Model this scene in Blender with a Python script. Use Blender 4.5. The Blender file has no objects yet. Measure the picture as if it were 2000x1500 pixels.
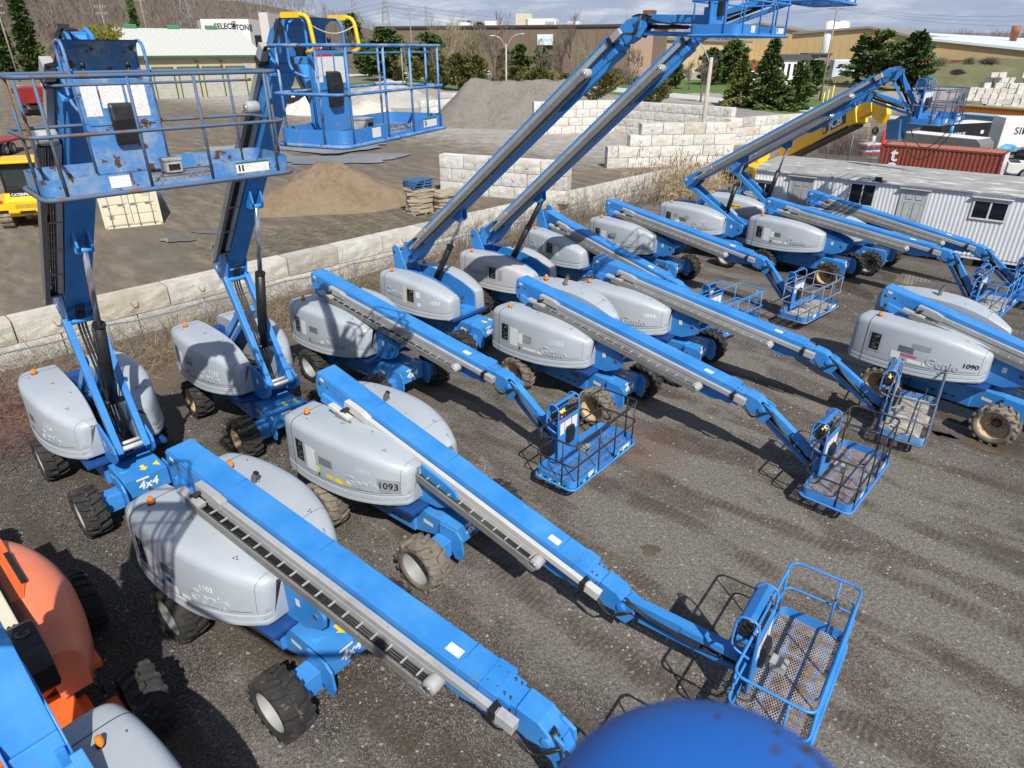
import bpy, bmesh, math, random
import numpy as np
from mathutils import Vector, Matrix, Euler
R_ = math.radians
random.seed(7)
scene = bpy.context.scene
COL = scene.collection

# ------------------------------------------------------------------ camera survey
CAM_H, CAM_P, CAM_F = 8.9, R_(27.18), 1281.0
_c, _s = math.cos(CAM_P), math.sin(CAM_P)
def ray(u, v):
    x = (u-1000)/CAM_F; y = (750-v)/CAM_F
    return Vector((x, _c+y*_s, y*_c-_s))
# the retaining wall line: W0 + t*WT ; WN points to the back lot
W0 = Vector((-14.6, 19.3)); WT = Vector((0.69, 0.724)).normalized(); WN = Vector((-WT.y, WT.x))
def wall_s(x, y): return (x-W0.x)*WN.x+(y-W0.y)*WN.y
def wall_t(x, y): return (x-W0.x)*WT.x+(y-W0.y)*WT.y
def terrain(x, y):
    s = wall_s(x, y)
    if s < 0.1: return 0.0
    k = min(1.0, (s-0.1)/0.5)
    return k*1.15+max(0, min(s-8, 110))*0.012
def spot(u, v, lift=0.0):
    """ground point seen along a survey ray"""
    d = ray(u, v); lo = 1.0; t = 2.0
    z = 0
    for i in range(60):
        t = (CAM_H-z-lift)/max(1e-6, -d.z)
        z2 = terrain(d.x*t, d.y*t)
        z = z*0.4+z2*0.6
    return Vector((d.x*t, d.y*t, z))
def at_y(u, v, Y):
    d = ray(u, v); t = Y/d.y
    return Vector((d.x*t, Y, CAM_H+d.z*t))

# ------------------------------------------------------------------ materials
MATS = {}
def _nt(name):
    m = bpy.data.materials.new(name); m.use_nodes = True
    nt = m.node_tree; b = nt.nodes['Principled BSDF']
    return m, nt, b
def N(nt, t, **kw):
    n = nt.nodes.new(t)
    for k, v in kw.items(): setattr(n, k, v)
    return n
def lk(nt, a, b): nt.links.new(a, b)
def ramp(nt, fac, stops):
    r = N(nt, 'ShaderNodeValToRGB'); e = r.color_ramp.elements
    while len(e) < len(stops): e.new(0.5)
    for i, (p, c) in enumerate(stops):
        e[i].position = p; e[i].color = (c[0], c[1], c[2], 1) if hasattr(c, '__len__') else (c, c, c, 1)
    lk(nt, fac, r.inputs[0]); return r.outputs[0]
def coords(nt, kind='Object', rnd=True):
    tc = N(nt, 'ShaderNodeTexCoord')
    if not rnd: return tc.outputs[kind]
    oi = N(nt, 'ShaderNodeObjectInfo'); va = N(nt, 'ShaderNodeVectorMath', operation='ADD')
    mu = N(nt, 'ShaderNodeMath', operation='MULTIPLY'); mu.inputs[1].default_value = 37.0
    lk(nt, oi.outputs['Random'], mu.inputs[0]); lk(nt, tc.outputs[kind], va.inputs[0]); lk(nt, mu.outputs[0], va.inputs[1])
    return va.outputs[0]
def noise(nt, vec, scale, detail=4, rough=0.55, w=None):
    n = N(nt, 'ShaderNodeTexNoise'); n.inputs['Scale'].default_value = scale
    n.inputs['Detail'].default_value = detail; n.inputs['Roughness'].default_value = rough
    lk(nt, vec, n.inputs['Vector']); return n.outputs['Fac']
def mixc(nt, fac, a, b, mode='MIX'):
    m = N(nt, 'ShaderNodeMix', data_type='RGBA', blend_type=mode)
    for inp, val in ((m.inputs[0], fac), (m.inputs[6], a), (m.inputs[7], b)):
        if hasattr(val, 'is_output') or isinstance(val, bpy.types.NodeSocket): lk(nt, val, inp)
        elif hasattr(val, '__len__'): inp.default_value = (val[0], val[1], val[2], 1)
        else: inp.default_value = val
    return m.outputs[2]
def bump(nt, b, h, strength=0.3, dist=0.02):
    bp = N(nt, 'ShaderNodeBump'); bp.inputs['Strength'].default_value = strength; bp.inputs['Distance'].default_value = dist
    lk(nt, h, bp.inputs['Height']); lk(nt, bp.outputs[0], b.inputs['Normal'])
def setc(nt, b, c):
    if isinstance(c, bpy.types.NodeSocket): lk(nt, c, b.inputs['Base Color'])
    else: b.inputs['Base Color'].default_value = (c[0], c[1], c[2], 1)
def plain(name, c, rough=0.5, metal=0.0, var=0.12, scale=3.0, spec=0.5):
    if name in MATS: return MATS[name]
    m, nt, b = _nt(name)
    v = coords(nt)
    n = noise(nt, v, scale, 5)
    lo = [x*(1-var) for x in c]; hi = [min(1, x*(1+var)) for x in c]
    setc(nt, b, ramp(nt, n, [(0.3, lo), (0.7, hi)]))
    b.inputs['Roughness'].default_value = rough; b.inputs['Metallic'].default_value = metal
    b.inputs['Specular IOR Level'].default_value = spec
    MATS[name] = m; return m
def paint(name, c, fade, wear=None, thr=0.66, rough=0.38, dirt=None, wscale=9.0, dthr=0.55):
    """machine paint: faded patches, chips down to rust or primer, dusty film"""
    if name in MATS: return MATS[name]
    m, nt, b = _nt(name)
    v = coords(nt)
    n1 = noise(nt, v, 1.3, 5, 0.6)
    col = ramp(nt, n1, [(0.32, c), (0.72, fade)])
    if dirt:
        n3 = noise(nt, v, 4.0, 6, 0.7)
        f = ramp(nt, n3, [(dthr, 0.0), (dthr+0.2, 0.75)])
        col = mixc(nt, f, col, dirt)
    # long rubbed streaks and settled dust
    mps = N(nt, 'ShaderNodeMapping'); mps.inputs['Scale'].default_value = (1.2, 9, 9); lk(nt, v, mps.inputs[0])
    col = mixc(nt, ramp(nt, noise(nt, mps.outputs[0], 1.6, 6, 0.7), [(0.56, 0.0), (0.72, 0.28)]), col, [min(1, q*.8+.07) for q in fade])
    n4 = noise(nt, v, 60.0, 3, 0.7)
    f4 = ramp(nt, n4, [(0.68, 0.0), (0.74, 0.55)])
    col = mixc(nt, f4, col, fade)
    ro = None
    if wear:
        n2 = noise(nt, v, wscale, 6, 0.65)
        f = ramp(nt, n2, [(thr, 0.0), (thr+0.03, 1.0)])
        col = mixc(nt, f, col, wear)
    setc(nt, b, col)
    nr = noise(nt, v, 5.0, 4)
    r = N(nt, 'ShaderNodeMapRange'); r.inputs[3].default_value = rough*0.75; r.inputs[4].default_value = rough*1.4
    lk(nt, nr, r.inputs[0]); lk(nt, r.outputs[0], b.inputs['Roughness'])
    b.inputs['Specular IOR Level'].default_value = 0.45
    MATS[name] = m; return m

BLUE = paint('blue_paint', (0.022, 0.190, 0.54), (0.062, 0.275, 0.63), (0.07, 0.07, 0.08), 0.70, 0.40, (0.10, 0.19, 0.34), 16, 0.56)
BLUEW = paint('worn_blue_paint', (0.03, 0.17, 0.46), (0.10, 0.25, 0.5), (0.10, 0.045, 0.025), 0.585, 0.5, (0.30, 0.36, 0.40), 7, 0.46)
BLUEM = paint('scuffed_blue_paint', (0.028, 0.185, 0.53), (0.06, 0.24, 0.57), (0.25, 0.24, 0.22), 0.62, 0.45, (0.13, 0.19, 0.3), 9, 0.58)
NAVY = paint('dark_navy_paint', (0.010, 0.05, 0.19), (0.014, 0.065, 0.23), (0.02, 0.02, 0.03), 0.7, 0.45)  # dark blue of the turntable and hydraulic blocks
GREY = paint('cowl_grey', (0.35, 0.388, 0.425), (0.395, 0.432, 0.468), (0.24, 0.22, 0.20), 0.75, 0.34, (0.36, 0.365, 0.36), 24, 0.60)
GREYP = paint('cowl_grey_faded', (0.40, 0.42, 0.44), (0.44, 0.42, 0.43), (0.30, 0.22, 0.2), 0.72, 0.42, (0.34, 0.33, 0.33), 16, 0.55)
GROOVE = plain('groove_dark', (0.06, 0.065, 0.07), 0.7)
EMBOSS = plain('embossed_grey', (0.36, 0.40, 0.44), 0.35)
TYRE = paint('tyre_rubber', (0.018, 0.018, 0.019), (0.035, 0.033, 0.031), (0.10, 0.085, 0.07), 0.62, 0.85, (0.06, 0.052, 0.045), 6, 0.5)
TYREM = paint('muddy_tyre_rubber', (0.10, 0.085, 0.065), (0.19, 0.165, 0.13), (0.05, 0.045, 0.04), 0.6, 0.9, (0.23, 0.20, 0.16), 6, 0.45)
RIMG = paint('rim_grey', (0.24, 0.25, 0.25), (0.33, 0.33, 0.31), (0.2, 0.12, 0.06), 0.66, 0.5, (0.3, 0.27, 0.22), 8, 0.6)
RIMT = paint('rim_tan', (0.42, 0.29, 0.16), (0.50, 0.38, 0.24), (0.18, 0.10, 0.05), 0.6, 0.6, (0.3, 0.2, 0.12), 8, 0.5)
HUB = plain('hub_steel', (0.10, 0.085, 0.07), 0.6, 0.3, 0.4, 9)
RAILG = paint('track_grey', (0.30, 0.31, 0.31), (0.40, 0.40, 0.40), (0.12, 0.11, 0.1), 0.68, 0.5, (0.22, 0.2, 0.18), 12, 0.55)
ALU = paint('pale_track', (0.46, 0.45, 0.42), (0.55, 0.54, 0.51), (0.25, 0.22, 0.19), 0.68, 0.45, (0.36, 0.33, 0.28), 12, 0.6)
CHAIN = paint('chain_black', (0.02, 0.02, 0.02), (0.045, 0.043, 0.04), (0.11, 0.06, 0.035), 0.63, 0.6, (0.07, 0.065, 0.06), 16)
TRAY = paint('tray_grey', (0.15, 0.15, 0.145), (0.21, 0.21, 0.2), (0.07, 0.07, 0.06), 0.6, 0.6, (0.11, 0.11, 0.1), 20)
BLACK = plain('black_plastic', (0.014, 0.014, 0.015), 0.42, 0, 0.4, 8)
HOSE = plain('hose_black', (0.016, 0.016, 0.017), 0.45, 0, 0.3, 8)
CHROME = plain('chrome_rod', (0.62, 0.63, 0.65), 0.18, 0.9, 0.1)
STEEL = paint('bare_steel', (0.30, 0.31, 0.32), (0.42, 0.42, 0.42), (0.16, 0.09, 0.05), 0.66, 0.5)
RUST = paint('rusty_steel', (0.13, 0.06, 0.035), (0.20, 0.10, 0.06), (0.07, 0.035, 0.02), 0.6, 0.85)
PIN = plain('pin_grey', (0.52, 0.51, 0.47), 0.4, 0.1)
AMBER = plain('amber_lens', (0.70, 0.20, 0.015), 0.15, 0, 0.15, 10)
WHITEP = plain('white_marking', (0.78, 0.79, 0.80), 0.5)
BLACKP = plain('black_marking', (0.012, 0.012, 0.014), 0.5)
YELP = plain('yellow_marking', (0.78, 0.60, 0.03), 0.5)
LBLUEP = plain('light_blue_marking', (0.05, 0.32, 0.75), 0.5)
REDP = plain('red_marking', (0.55, 0.03, 0.03), 0.5)
PATCH = plain('grey_patch', (0.27, 0.29, 0.30), 0.5)
PATCHL = plain('pale_patch', (0.44, 0.49, 0.54), 0.5)
YEL = paint('machine_yellow', (0.84, 0.46, 0.008), (0.88, 0.52, 0.015), (0.12, 0.07, 0.03), 0.70, 0.45, (0.4, 0.27, 0.08), 8, 0.62)
YELS = plain('safety_yellow', (0.80, 0.52, 0.02), 0.45)
ORANGE = paint('machine_orange', (0.72, 0.115, 0.02), (0.80, 0.16, 0.04), (0.3, 0.1, 0.05), 0.74, 0.32, (0.6, 0.13, 0.05), 8, 0.65)
ORANGEP = paint('sun_faded_orange', (0.78, 0.20, 0.09), (0.80, 0.25, 0.14), (0.5, 0.14, 0.06), 0.74, 0.35)
CREAM = paint('cream_paint', (0.62, 0.56, 0.40), (0.68, 0.62, 0.47), (0.35, 0.22, 0.12), 0.74, 0.5, (0.5, 0.43, 0.3), 8, 0.62)
GLASSD = plain('dark_glass', (0.012, 0.014, 0.017), 0.08, 0, 0.3, 3)
WHITE = paint('white_paint', (0.72, 0.72, 0.71), (0.80, 0.80, 0.79), (0.4, 0.36, 0.3), 0.76, 0.35)
REDT = paint('truck_red', (0.28, 0.015, 0.02), (0.35, 0.03, 0.035), (0.2, 0.16, 0.14), 0.68, 0.4, (0.3, 0.16, 0.13), 9, 0.55)

def paper():
    m, nt, b = _nt('decal_paper')
    tc = N(nt, 'ShaderNodeTexCoord')
    v = coords(nt, 'Object')
    mp = N(nt, 'ShaderNodeMapping'); mp.inputs['Scale'].default_value = (45, 45, 110)
    lk(nt, v, mp.inputs[0])
    n = noise(nt, mp.outputs[0], 1.0, 2, 0.4)
    f = ramp(nt, n, [(0.46, (0.80, 0.80, 0.78)), (0.56, (0.52, 0.53, 0.55)), (0.64, (0.78, 0.78, 0.76))])
    n2 = noise(nt, v, 9, 3)
    col = mixc(nt, ramp(nt, n2, [(0.62, 0), (0.68, 0.6)]), f, (0.55, 0.55, 0.52))
    setc(nt, b, col); b.inputs['Roughness'].default_value = 0.5
    return m
PAPER = paper()
def mesh_floor(name, c1, c2, clog):
    """expanded metal: real see-through diamonds"""
    m, nt, b = _nt(name)
    tc = N(nt, 'ShaderNodeTexCoord'); sep = N(nt, 'ShaderNodeSeparateXYZ'); lk(nt, tc.outputs['Object'], sep.inputs[0])
    def mth(op, a, bb=None):
        n = N(nt, 'ShaderNodeMath', operation=op)
        for i, v in enumerate((a, bb)):
            if v is None: continue
            if isinstance(v, bpy.types.NodeSocket): lk(nt, v, n.inputs[i])
            else: n.inputs[i].default_value = v
        return n.outputs[0]
    a = mth('MULTIPLY', sep.outputs[0], 24.0); bb = mth('MULTIPLY', sep.outputs[1], 14.0)
    w1 = mth('ABSOLUTE', mth('SUBTRACT', mth('FRACT', mth('ADD', a, bb)), 0.5))
    w2 = mth('ABSOLUTE', mth('SUBTRACT', mth('FRACT', mth('SUBTRACT', a, bb)), 0.5))
    mx = mth('MAXIMUM', w1, w2)
    v = coords(nt)
    n = noise(nt, v, 3.5, 5, 0.65)
    th = mth('SUBTRACT', 0.36, mth('MULTIPLY', ramp(nt, n, [(0.5, 0.0), (0.65, 1.0)]), clog))
    al = mth('GREATER_THAN', mx, th)
    lk(nt, al, b.inputs['Alpha'])
    setc(nt, b, ramp(nt, noise(nt, v, 5.0, 5, 0.65), [(0.38, c1), (0.6, c2)]))
    b.inputs['Roughness'].default_value = 0.6
    return m
FLOORB = mesh_floor('blue_mesh_floor', (0.04, 0.2, 0.55), (0.08, 0.26, 0.6), 0.0)
FLOORR = mesh_floor('rusty_mesh_floor', (0.22, 0.13, 0.08), (0.38, 0.36, 0.34), 0.0)
FLOORC = mesh_floor('caked_mesh_floor', (0.48, 0.42, 0.32), (0.55, 0.52, 0.45), 0.2)

# ------------------------------------------------------------------ mesh builder
class MB:
    def __init__(s): s.v = []; s.f = []; s.m = []; s.sm = []
    def add(s, vs, fs, m=0, smooth=False):
        o = len(s.v); s.v.extend([tuple(x) for x in vs])
        for f in fs: s.f.append([i+o for i in f]); s.m.append(m); s.sm.append(smooth)
        return s
    def box(s, x0, x1, y0, y1, z0, z1, m=0, T=None):
        vs = [(x, y, z) for x in (x0, x1) for y in (y0, y1) for z in (z0, z1)]
        if T is not None: vs = [T @ Vector(p) for p in vs]
        return s.add(vs, [(0, 1, 3, 2), (4, 6, 7, 5), (0, 4, 5, 1), (2, 3, 7, 6), (0, 2, 6, 4), (1, 5, 7, 3)], m)
    def prism(s, poly, axis, a0, a1, m=0, T=None):
        """poly: 2-D outline in the plane normal to axis, extruded a0..a1"""
        def P(p, a):
            q = {'x': (a, p[0], p[1]), 'y': (p[0], a, p[1]), 'z': (p[0], p[1], a)}[axis]
            return T @ Vector(q) if T is not None else q
        n = len(poly)
        ar = sum(poly[i][0]*poly[(i+1) % n][1]-poly[(i+1) % n][0]*poly[i][1] for i in range(n))
        if (ar < 0) != (axis == 'y'): poly = poly[::-1]
        if a1 < a0: a0, a1 = a1, a0
        vs = [P(p, a0) for p in poly]+[P(p, a1) for p in poly]
        fs = [tuple(range(n))[::-1], tuple(range(n, 2*n))]+[(i, (i+1) % n, n+(i+1) % n, n+i) for i in range(n)]
        return s.add(vs, fs, m)
    def tube(s, path, r, n=7, closed=False, m=0, caps=True, r1=None):
        pts = [Vector(p) for p in path]; k = len(pts); rings = []
        prev = None
        for i, p in enumerate(pts):
            if closed: d = pts[(i+1) % k]-pts[i-1]
            else: d = pts[min(i+1, k-1)]-pts[max(i-1, 0)]
            if d.length < 1e-9: d = Vector((0, 0, 1))
            d.normalize()
            if prev is None:
                a = d.cross(Vector((0, 0, 1)))
                if a.length < 1e-3: a = d.cross(Vector((0, 1, 0)))
                a.normalize()
            else:
                a = prev-d*prev.dot(d)
                if a.length < 1e-6: a = d.orthogonal()
                a.normalize()
            prev = a; b = d.cross(a)
            rr = r if r1 is None else r+(r1-r)*i/(k-1)
            rings.append([p+(a*math.cos(2*math.pi*j/n)+b*math.sin(2*math.pi*j/n))*rr for j in range(n)])
        vs = [q for rg in rings for q in rg]; fs = []
        for i in range(k if closed else k-1):
            i2 = (i+1) % k
            for j in range(n):
                j2 = (j+1) % n
                fs.append((i*n+j, i*n+j2, i2*n+j2, i2*n+j))
        s.add(vs, fs, m, n > 4)
        if not closed and caps:
            o = len(s.v)-len(vs)
            s.f.append([o+j for j in range(n)][::-1]); s.m.append(m); s.sm.append(False)
            s.f.append([o+(k-1)*n+j for j in range(n)]); s.m.append(m); s.sm.append(False)
        return s
    def lathe(s, prof, axis='y', n=28, m=0, off=(0, 0, 0), mats=None, close=False):
        """prof: list of (radius, axial)"""
        vs = []; fs = []
        for (r, a) in prof:
            for j in range(n):
                t = 2*math.pi*j/n; c, d = r*math.cos(t), r*math.sin(t)
                p = {'y': (c, a, d), 'z': (c, d, a), 'x': (a, c, d)}[axis]
                vs.append((p[0]+off[0], p[1]+off[1], p[2]+off[2]))
        for i in range(len(prof)-1):
            for j in range(n):
                j2 = (j+1) % n
                fs.append((i*n+j, (i+1)*n+j, (i+1)*n+j2, i*n+j2))
        o = len(s.v); s.v.extend(vs)
        for q, f in enumerate(fs):
            s.f.append([x+o for x in f]); s.m.append(mats[q//n] if mats else m); s.sm.append(True)
        if close:
            s.f.append([o+j for j in range(n)]); s.m.append(mats[0] if mats else m); s.sm.append(False)
            s.f.append([o+(len(prof)-1)*n+j for j in range(n)][::-1]); s.m.append(mats[-1] if mats else m); s.sm.append(False)
        return s
    def mesh(s, name, mats, bevel=0.0, fixn=True, angle=35):
        me = bpy.data.meshes.new(name)
        me.from_pydata(s.v, [], s.f)
        for mt in (mats if isinstance(mats, (list, tuple)) else [mats]): me.materials.append(mt)
        me.polygons.foreach_set('material_index', s.m)
        me.polygons.foreach_set('use_smooth', s.sm)
        me.update()
        if bevel or fixn:
            bm = bmesh.new(); bm.from_mesh(me)
            if fixn: bmesh.ops.recalc_face_normals(bm, faces=bm.faces)
            if bevel:
                es = [e for e in bm.edges if len(e.link_faces) == 2 and e.calc_face_angle(0) > R_(angle)]
                bmesh.ops.bevel(bm, geom=es, offset=bevel, segments=2, affect='EDGES', clamp_overlap=True, profile=0.6)
            bm.to_mesh(me); bm.free()
        return me
def obj(name, me, parent=None, loc=(0, 0, 0), rot=(0, 0, 0), mat=None, scale=None):
    o = bpy.data.objects.new(name, me); COL.objects.link(o)
    o.parent = parent; o.location = loc; o.rotation_euler = rot
    if scale is not None: o.scale = scale if hasattr(scale, '__len__') else (scale,)*3
    if mat is not None:
        for i, mm in enumerate(mat if isinstance(mat, (list, tuple)) else [mat]):
            if i < len(o.material_slots) and mm is not None:
                o.material_slots[i].link = 'OBJECT'; o.material_slots[i].material = mm
    return o
def tag(o, label=None, cat=None, group=None, kind=None):
    if label: o['label'] = label
    if cat: o['category'] = cat
    if group: o['group'] = group
    if kind: o['kind'] = kind
    return o
def empty(name, loc=(0, 0, 0), rz=0.0):
    o = bpy.data.objects.new(name, None); COL.objects.link(o)
    o.location = loc; o.rotation_euler = (0, 0, rz); o.empty_display_size = 0.3; return o
def fillet(pts, r, n=5, closed=False):
    P = [Vector(p) for p in pts]; out = []; k = len(P)
    for i, p in enumerate(P):
        if not closed and i in (0, k-1): out.append(p); continue
        a = P[i-1]-p; b = P[(i+1) % k]-p
        d = min(r, a.length*0.48, b.length*0.48)
        A = p+a.normalized()*d; B = p+b.normalized()*d
        for j in range(n+1):
            t = j/n; out.append(A*(1-t)**2+p*2*t*(1-t)+B*t*t)
    return out
def rot_align(a, b):
    """matrix whose +x runs from a to b, z kept up"""
    a = Vector(a); d = (Vector(b)-a).normalized()
    y = Vector((0, 0, 1)).cross(d)
    if y.length < 1e-4: y = Vector((0, 1, 0))
    y.normalize(); z = d.cross(y)
    return Matrix(((d.x, y.x, z.x, a.x), (d.y, y.y, z.y, a.y), (d.z, y.z, z.z, a.z), (0, 0, 0, 1)))

# ------------------------------------------------------------------ lettering
_TXT = {}
def text_geo(body, size=1.0, bold=0.0, shear=0.0, extr=0.0):
    key = (body, size, bold, shear, extr)
    if key in _TXT: return _TXT[key]
    cu = bpy.data.curves.new('lettering_curve', 'FONT'); cu.body = body; cu.size = size
    cu.align_x = 'CENTER'; cu.align_y = 'CENTER'; cu.offset = bold; cu.shear = shear; cu.extrude = extr; cu.resolution_u = 3
    cu.fill_mode = 'FRONT' if extr == 0 else 'BOTH'
    o = bpy.data.objects.new('lettering_tmp', cu); COL.objects.link(o)
    dg = bpy.context.evaluated_depsgraph_get(); dg.update()
    me = bpy.data.meshes.new_from_object(o.evaluated_get(dg))
    vs = [v.co.copy() for v in me.vertices]; fs = [tuple(p.vertices) for p in me.polygons]
    bpy.data.objects.remove(o); bpy.data.curves.remove(cu); bpy.data.meshes.remove(me)
    _TXT[key] = (vs, fs); return vs, fs
def text_mesh(name, body, size, mat, fn=None, T=None, bold=0.0, shear=0.0, extr=0.0):
    vs, fs = text_geo(body, size, bold, shear, extr)
    if fn: vs = [fn(v) for v in vs]
    if T is not None: vs = [T @ v for v in vs]
    b = MB(); b.add(vs, fs); return b.mesh(name, [mat], fixn=False)
# ================================================================== boom lifts
def interp(xs, ys, x):
    """smooth monotone-ish interpolation"""
    xs = list(xs)
    if x <= xs[0]: return ys[0]
    if x >= xs[-1]: return ys[-1]
    i = max(k for k in range(len(xs)-1) if xs[k] <= x)
    h = xs[i+1]-xs[i]; t = (x-xs[i])/h
    def sl(k):
        if k == 0: return (ys[1]-ys[0])/(xs[1]-xs[0])
        if k == len(xs)-1: return (ys[-1]-ys[-2])/(xs[-1]-xs[-2])
        return (ys[k+1]-ys[k-1])/(xs[k+1]-xs[k-1])
    m0, m1 = sl(i)*h, sl(i+1)*h
    return (2*t**3-3*t*t+1)*ys[i]+(t**3-2*t*t+t)*m0+(-2*t**3+3*t*t)*ys[i+1]+(t**3-t*t)*m1
class Hood:
    def __init__(s, kind):
        if kind == 'A':
            s.xs = (-2.42, -1.9, -1.2, -.4, .2, .6, .88)
            s.yo = (1.04, 1.15, 1.20, 1.16, 1.03, .87, .70)
            s.zt = (2.24, 2.30, 2.33, 2.31, 2.22, 2.11, 2.02)
            s.zb = (1.05, 1.04, 1.05, 1.09, 1.15, 1.2, 1.25)
            s.yi = (.27, .27, .27, .27, .29, .32, .35)
        else:
            s.xs = (-2.42, -1.9, -1.2, -.4, .2, .6, .88)
            s.yo = (.98, 1.08, 1.14, 1.14, 1.05, .94, .82)
            s.zt = (2.13, 2.18, 2.20, 2.14, 2.02, 1.90, 1.80)
            s.zb = (1.12, 1.08, 1.06, 1.06, 1.07, 1.09, 1.10)
            s.yi = (.30, .34, .36, .36, .36, .37, .38)
        s.sd = -1
    def par(s, x): return [interp(s.xs, a, x) for a in (s.yi, s.yo, s.zb, s.zt)]
    def side_y(s, x, z):
        yi, yo, zb, zt = s.par(x); W = yo-yi
        hi, lo = zt-.17, zb+.36
        t = min(1, max(0, (z-lo)/(hi-lo)))
        return yi+W-.025*t
    def section(s, x, e):
        yi, yo, zb, zt = s.par(x); W = yo-yi-e; zt -= e*.6; zb += e*.5
        P = [(0, zb), (0, zt-.02), (.02, zt), (W*.5, zt+.012), (W-.23, zt+.004), (W-.145, zt-.012), (W-.085, zt-.045), (W-.045, zt-.095), (W-.025, zt-.17),
             (W, zb+.36), (W+.003, zb+.245), (W-.016, zb+.235), (W-.016, zb+.22), (W+.006, zb+.21), (W+.016, zb+.13), (W+.0, zb+.118), (W+.012, zb+.10), (W+.012, zb+.035), (W-.02, zb)]
        return [(x, yi+d, z) for d, z in P]
    def mesh(s, sd):
        st = []
        r = .17
        for k in range(6):
            th = math.pi/2*k/5; st.append((s.xs[0]+r*(1-math.cos(th)), r*(1-math.sin(th))))
        x = st[-1][0]
        n = 22; xe = s.xs[-1]-.09
        for k in range(1, n+1): st.append((x+(xe-x)*k/n, 0))
        for k in range(1, 5):
            th = math.pi/2*k/4; st.append((xe+.09*math.sin(th), .09*(1-math.cos(th))))
        b = MB(); secs = [s.section(*q) for q in st]; m = len(secs[0])
        vs = [(p[0], p[1]*sd, p[2]) for sc in secs for p in sc]; fs = []
        for i in range(len(secs)-1):
            for j in range(m):
                j2 = (j+1) % m; fs.append((i*m+j, i*m+j2, (i+1)*m+j2, (i+1)*m+j))
        fs.append(tuple(range(m))); fs.append(tuple(range((len(secs)-1)*m, len(secs)*m)))
        b.add(vs, fs, 0, True)
        b.sm[-1] = b.sm[-2] = False
        me = b.mesh('cowl', [GREY])
        try: me.set_sharp_from_angle(angle=R_(38))
        except Exception: pass
        return me
    def patch(s, x0, x1, z0, z1, sd, off=.004, n=6, m=0, b=None):
        b = b or MB(); vs = []; fs = []
        for i in range(n+1):
            x = x0+(x1-x0)*i/n
            for z in (z0, (z0+z1)/2, z1): vs.append((x, sd*(s.side_y(x, z)+off), z))
        for i in range(n):
            for j in range(2): a = i*3+j; fs.append((a, a+1, a+4, a+3))
        b.add(vs, fs, m); return b
    def lettering(s, name, body, size, x, z, mat, sd, off=.005, bold=0.0, extr=0.0, shear=0.0):
        def fn(v):
            px = x+(v.x if sd < 0 else -v.x); pz = z+v.y
            return Vector((px, sd*(s.side_y(px, pz)+off+max(0, v.z)), pz))
        return text_mesh(name, body, size, mat, fn, bold=bold, extr=extr, shear=shear)
HA, HB = Hood('A'), Hood('B')
ME = {}
ME['hA-'], ME['hA+'], ME['hB-'], ME['hB+'] = HA.mesh(-1), HA.mesh(1), HB.mesh(-1), HB.mesh(1)

def mk_seam(H, sd):
    b = MB(); x = -1.98; pts = []
    for q in H.section(x, -.003)[1:18]: pts.append((q[1], q[2]))
    vs = []; fs = []
    for (y, z) in pts: vs += [(x-.009, sd*y, z), (x+.009, sd*y, z)]
    for i in range(len(pts)-1): fs.append((2*i, 2*i+1, 2*i+3, 2*i+2))
    b.add(vs, fs); return b.mesh('cowl_seam', [GROOVE], fixn=False)
def mk_window(H, x0, x1, z0, z1, sd=-1):
    b = MB(); H.patch(x0-.05, x1+.05, z0-.05, z1+.05, sd, .006, m=0, b=b); H.patch(x0, x1, z0, z1, sd, .012, m=1, b=b)
    rnd = random.Random(3)
    for i in range(14):
        x = rnd.uniform(x0+.03, x1-.05); z = rnd.uniform(z0+.03, z1-.05); w, h = rnd.uniform(.02, .07), rnd.uniform(.015, .06)
        H.patch(x, min(x+w, x1), z, min(z+h, z1), sd, .015, 1, m=2, b=b)
    return b.mesh('engine_window', [EMBOSS, GLASSD, plain('engine_bits', (.16, .16, .15), .5, .4, .8, 30)])
ME['seamA-'], ME['seamA+'], ME['seamB-'], ME['seamB+'] = mk_seam(HA, -1), mk_seam(HA, 1), mk_seam(HB, -1), mk_seam(HB, 1)
ME['winA'] = mk_window(HA, -1.84, -1.58, 1.5, 1.96); ME['winB'] = mk_window(HB, -.75, -.45, 1.52, 1.92)
ME['logoA'] = HA.lettering('raised_lettering', 'Genie', .31, -.02, 1.56, EMBOSS, -1, .002, .006, .018)
ME['logoB'] = HB.lettering('raised_lettering', 'Genie', .33, -1.42, 1.66, EMBOSS, -1, .002, .006, .018)
def mk_groove(H, x0, x1, dz=.30):
    b = MB()
    vs = []; fs = []; n = 14
    for i in range(n+1):
        x = x0+(x1-x0)*i/n; z = interp(H.xs, H.zb, x)+dz
        for q in (-.006, .006): vs.append((x, -(H.side_y(x, z)+.004), z+q))
    for i in range(n): fs.append((2*i, 2*i+1, 2*i+3, 2*i+2))
    b.add(vs, fs); return b.mesh('panel_line', [GROOVE], fixn=False)
ME['grooveA'] = mk_groove(HA, -1.25, .68)
def mk_latch(H, sd, x, z):
    b = MB(); H.patch(x, x+.09, z, z+.13, sd, .006, 1, m=0, b=b); H.patch(x+.02, x+.07, z+.03, z+.10, sd, .016, 1, m=1, b=b); return b.mesh('latch', [EMBOSS, BLACK], fixn=False)
def mk_vseam(H, sd, x):
    b = MB(); vs = []; fs = []; pts = [(q[1], q[2]) for q in H.section(x, -.002)[1:11]]
    for (y, z) in pts: vs += [(x-.004, sd*y, z), (x+.004, sd*y, z)]
    for i in range(len(pts)-1): fs.append((2*i, 2*i+1, 2*i+3, 2*i+2))
    b.add(vs, fs); return b.mesh('cowl_seam', [GROOVE], fixn=False)
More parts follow.
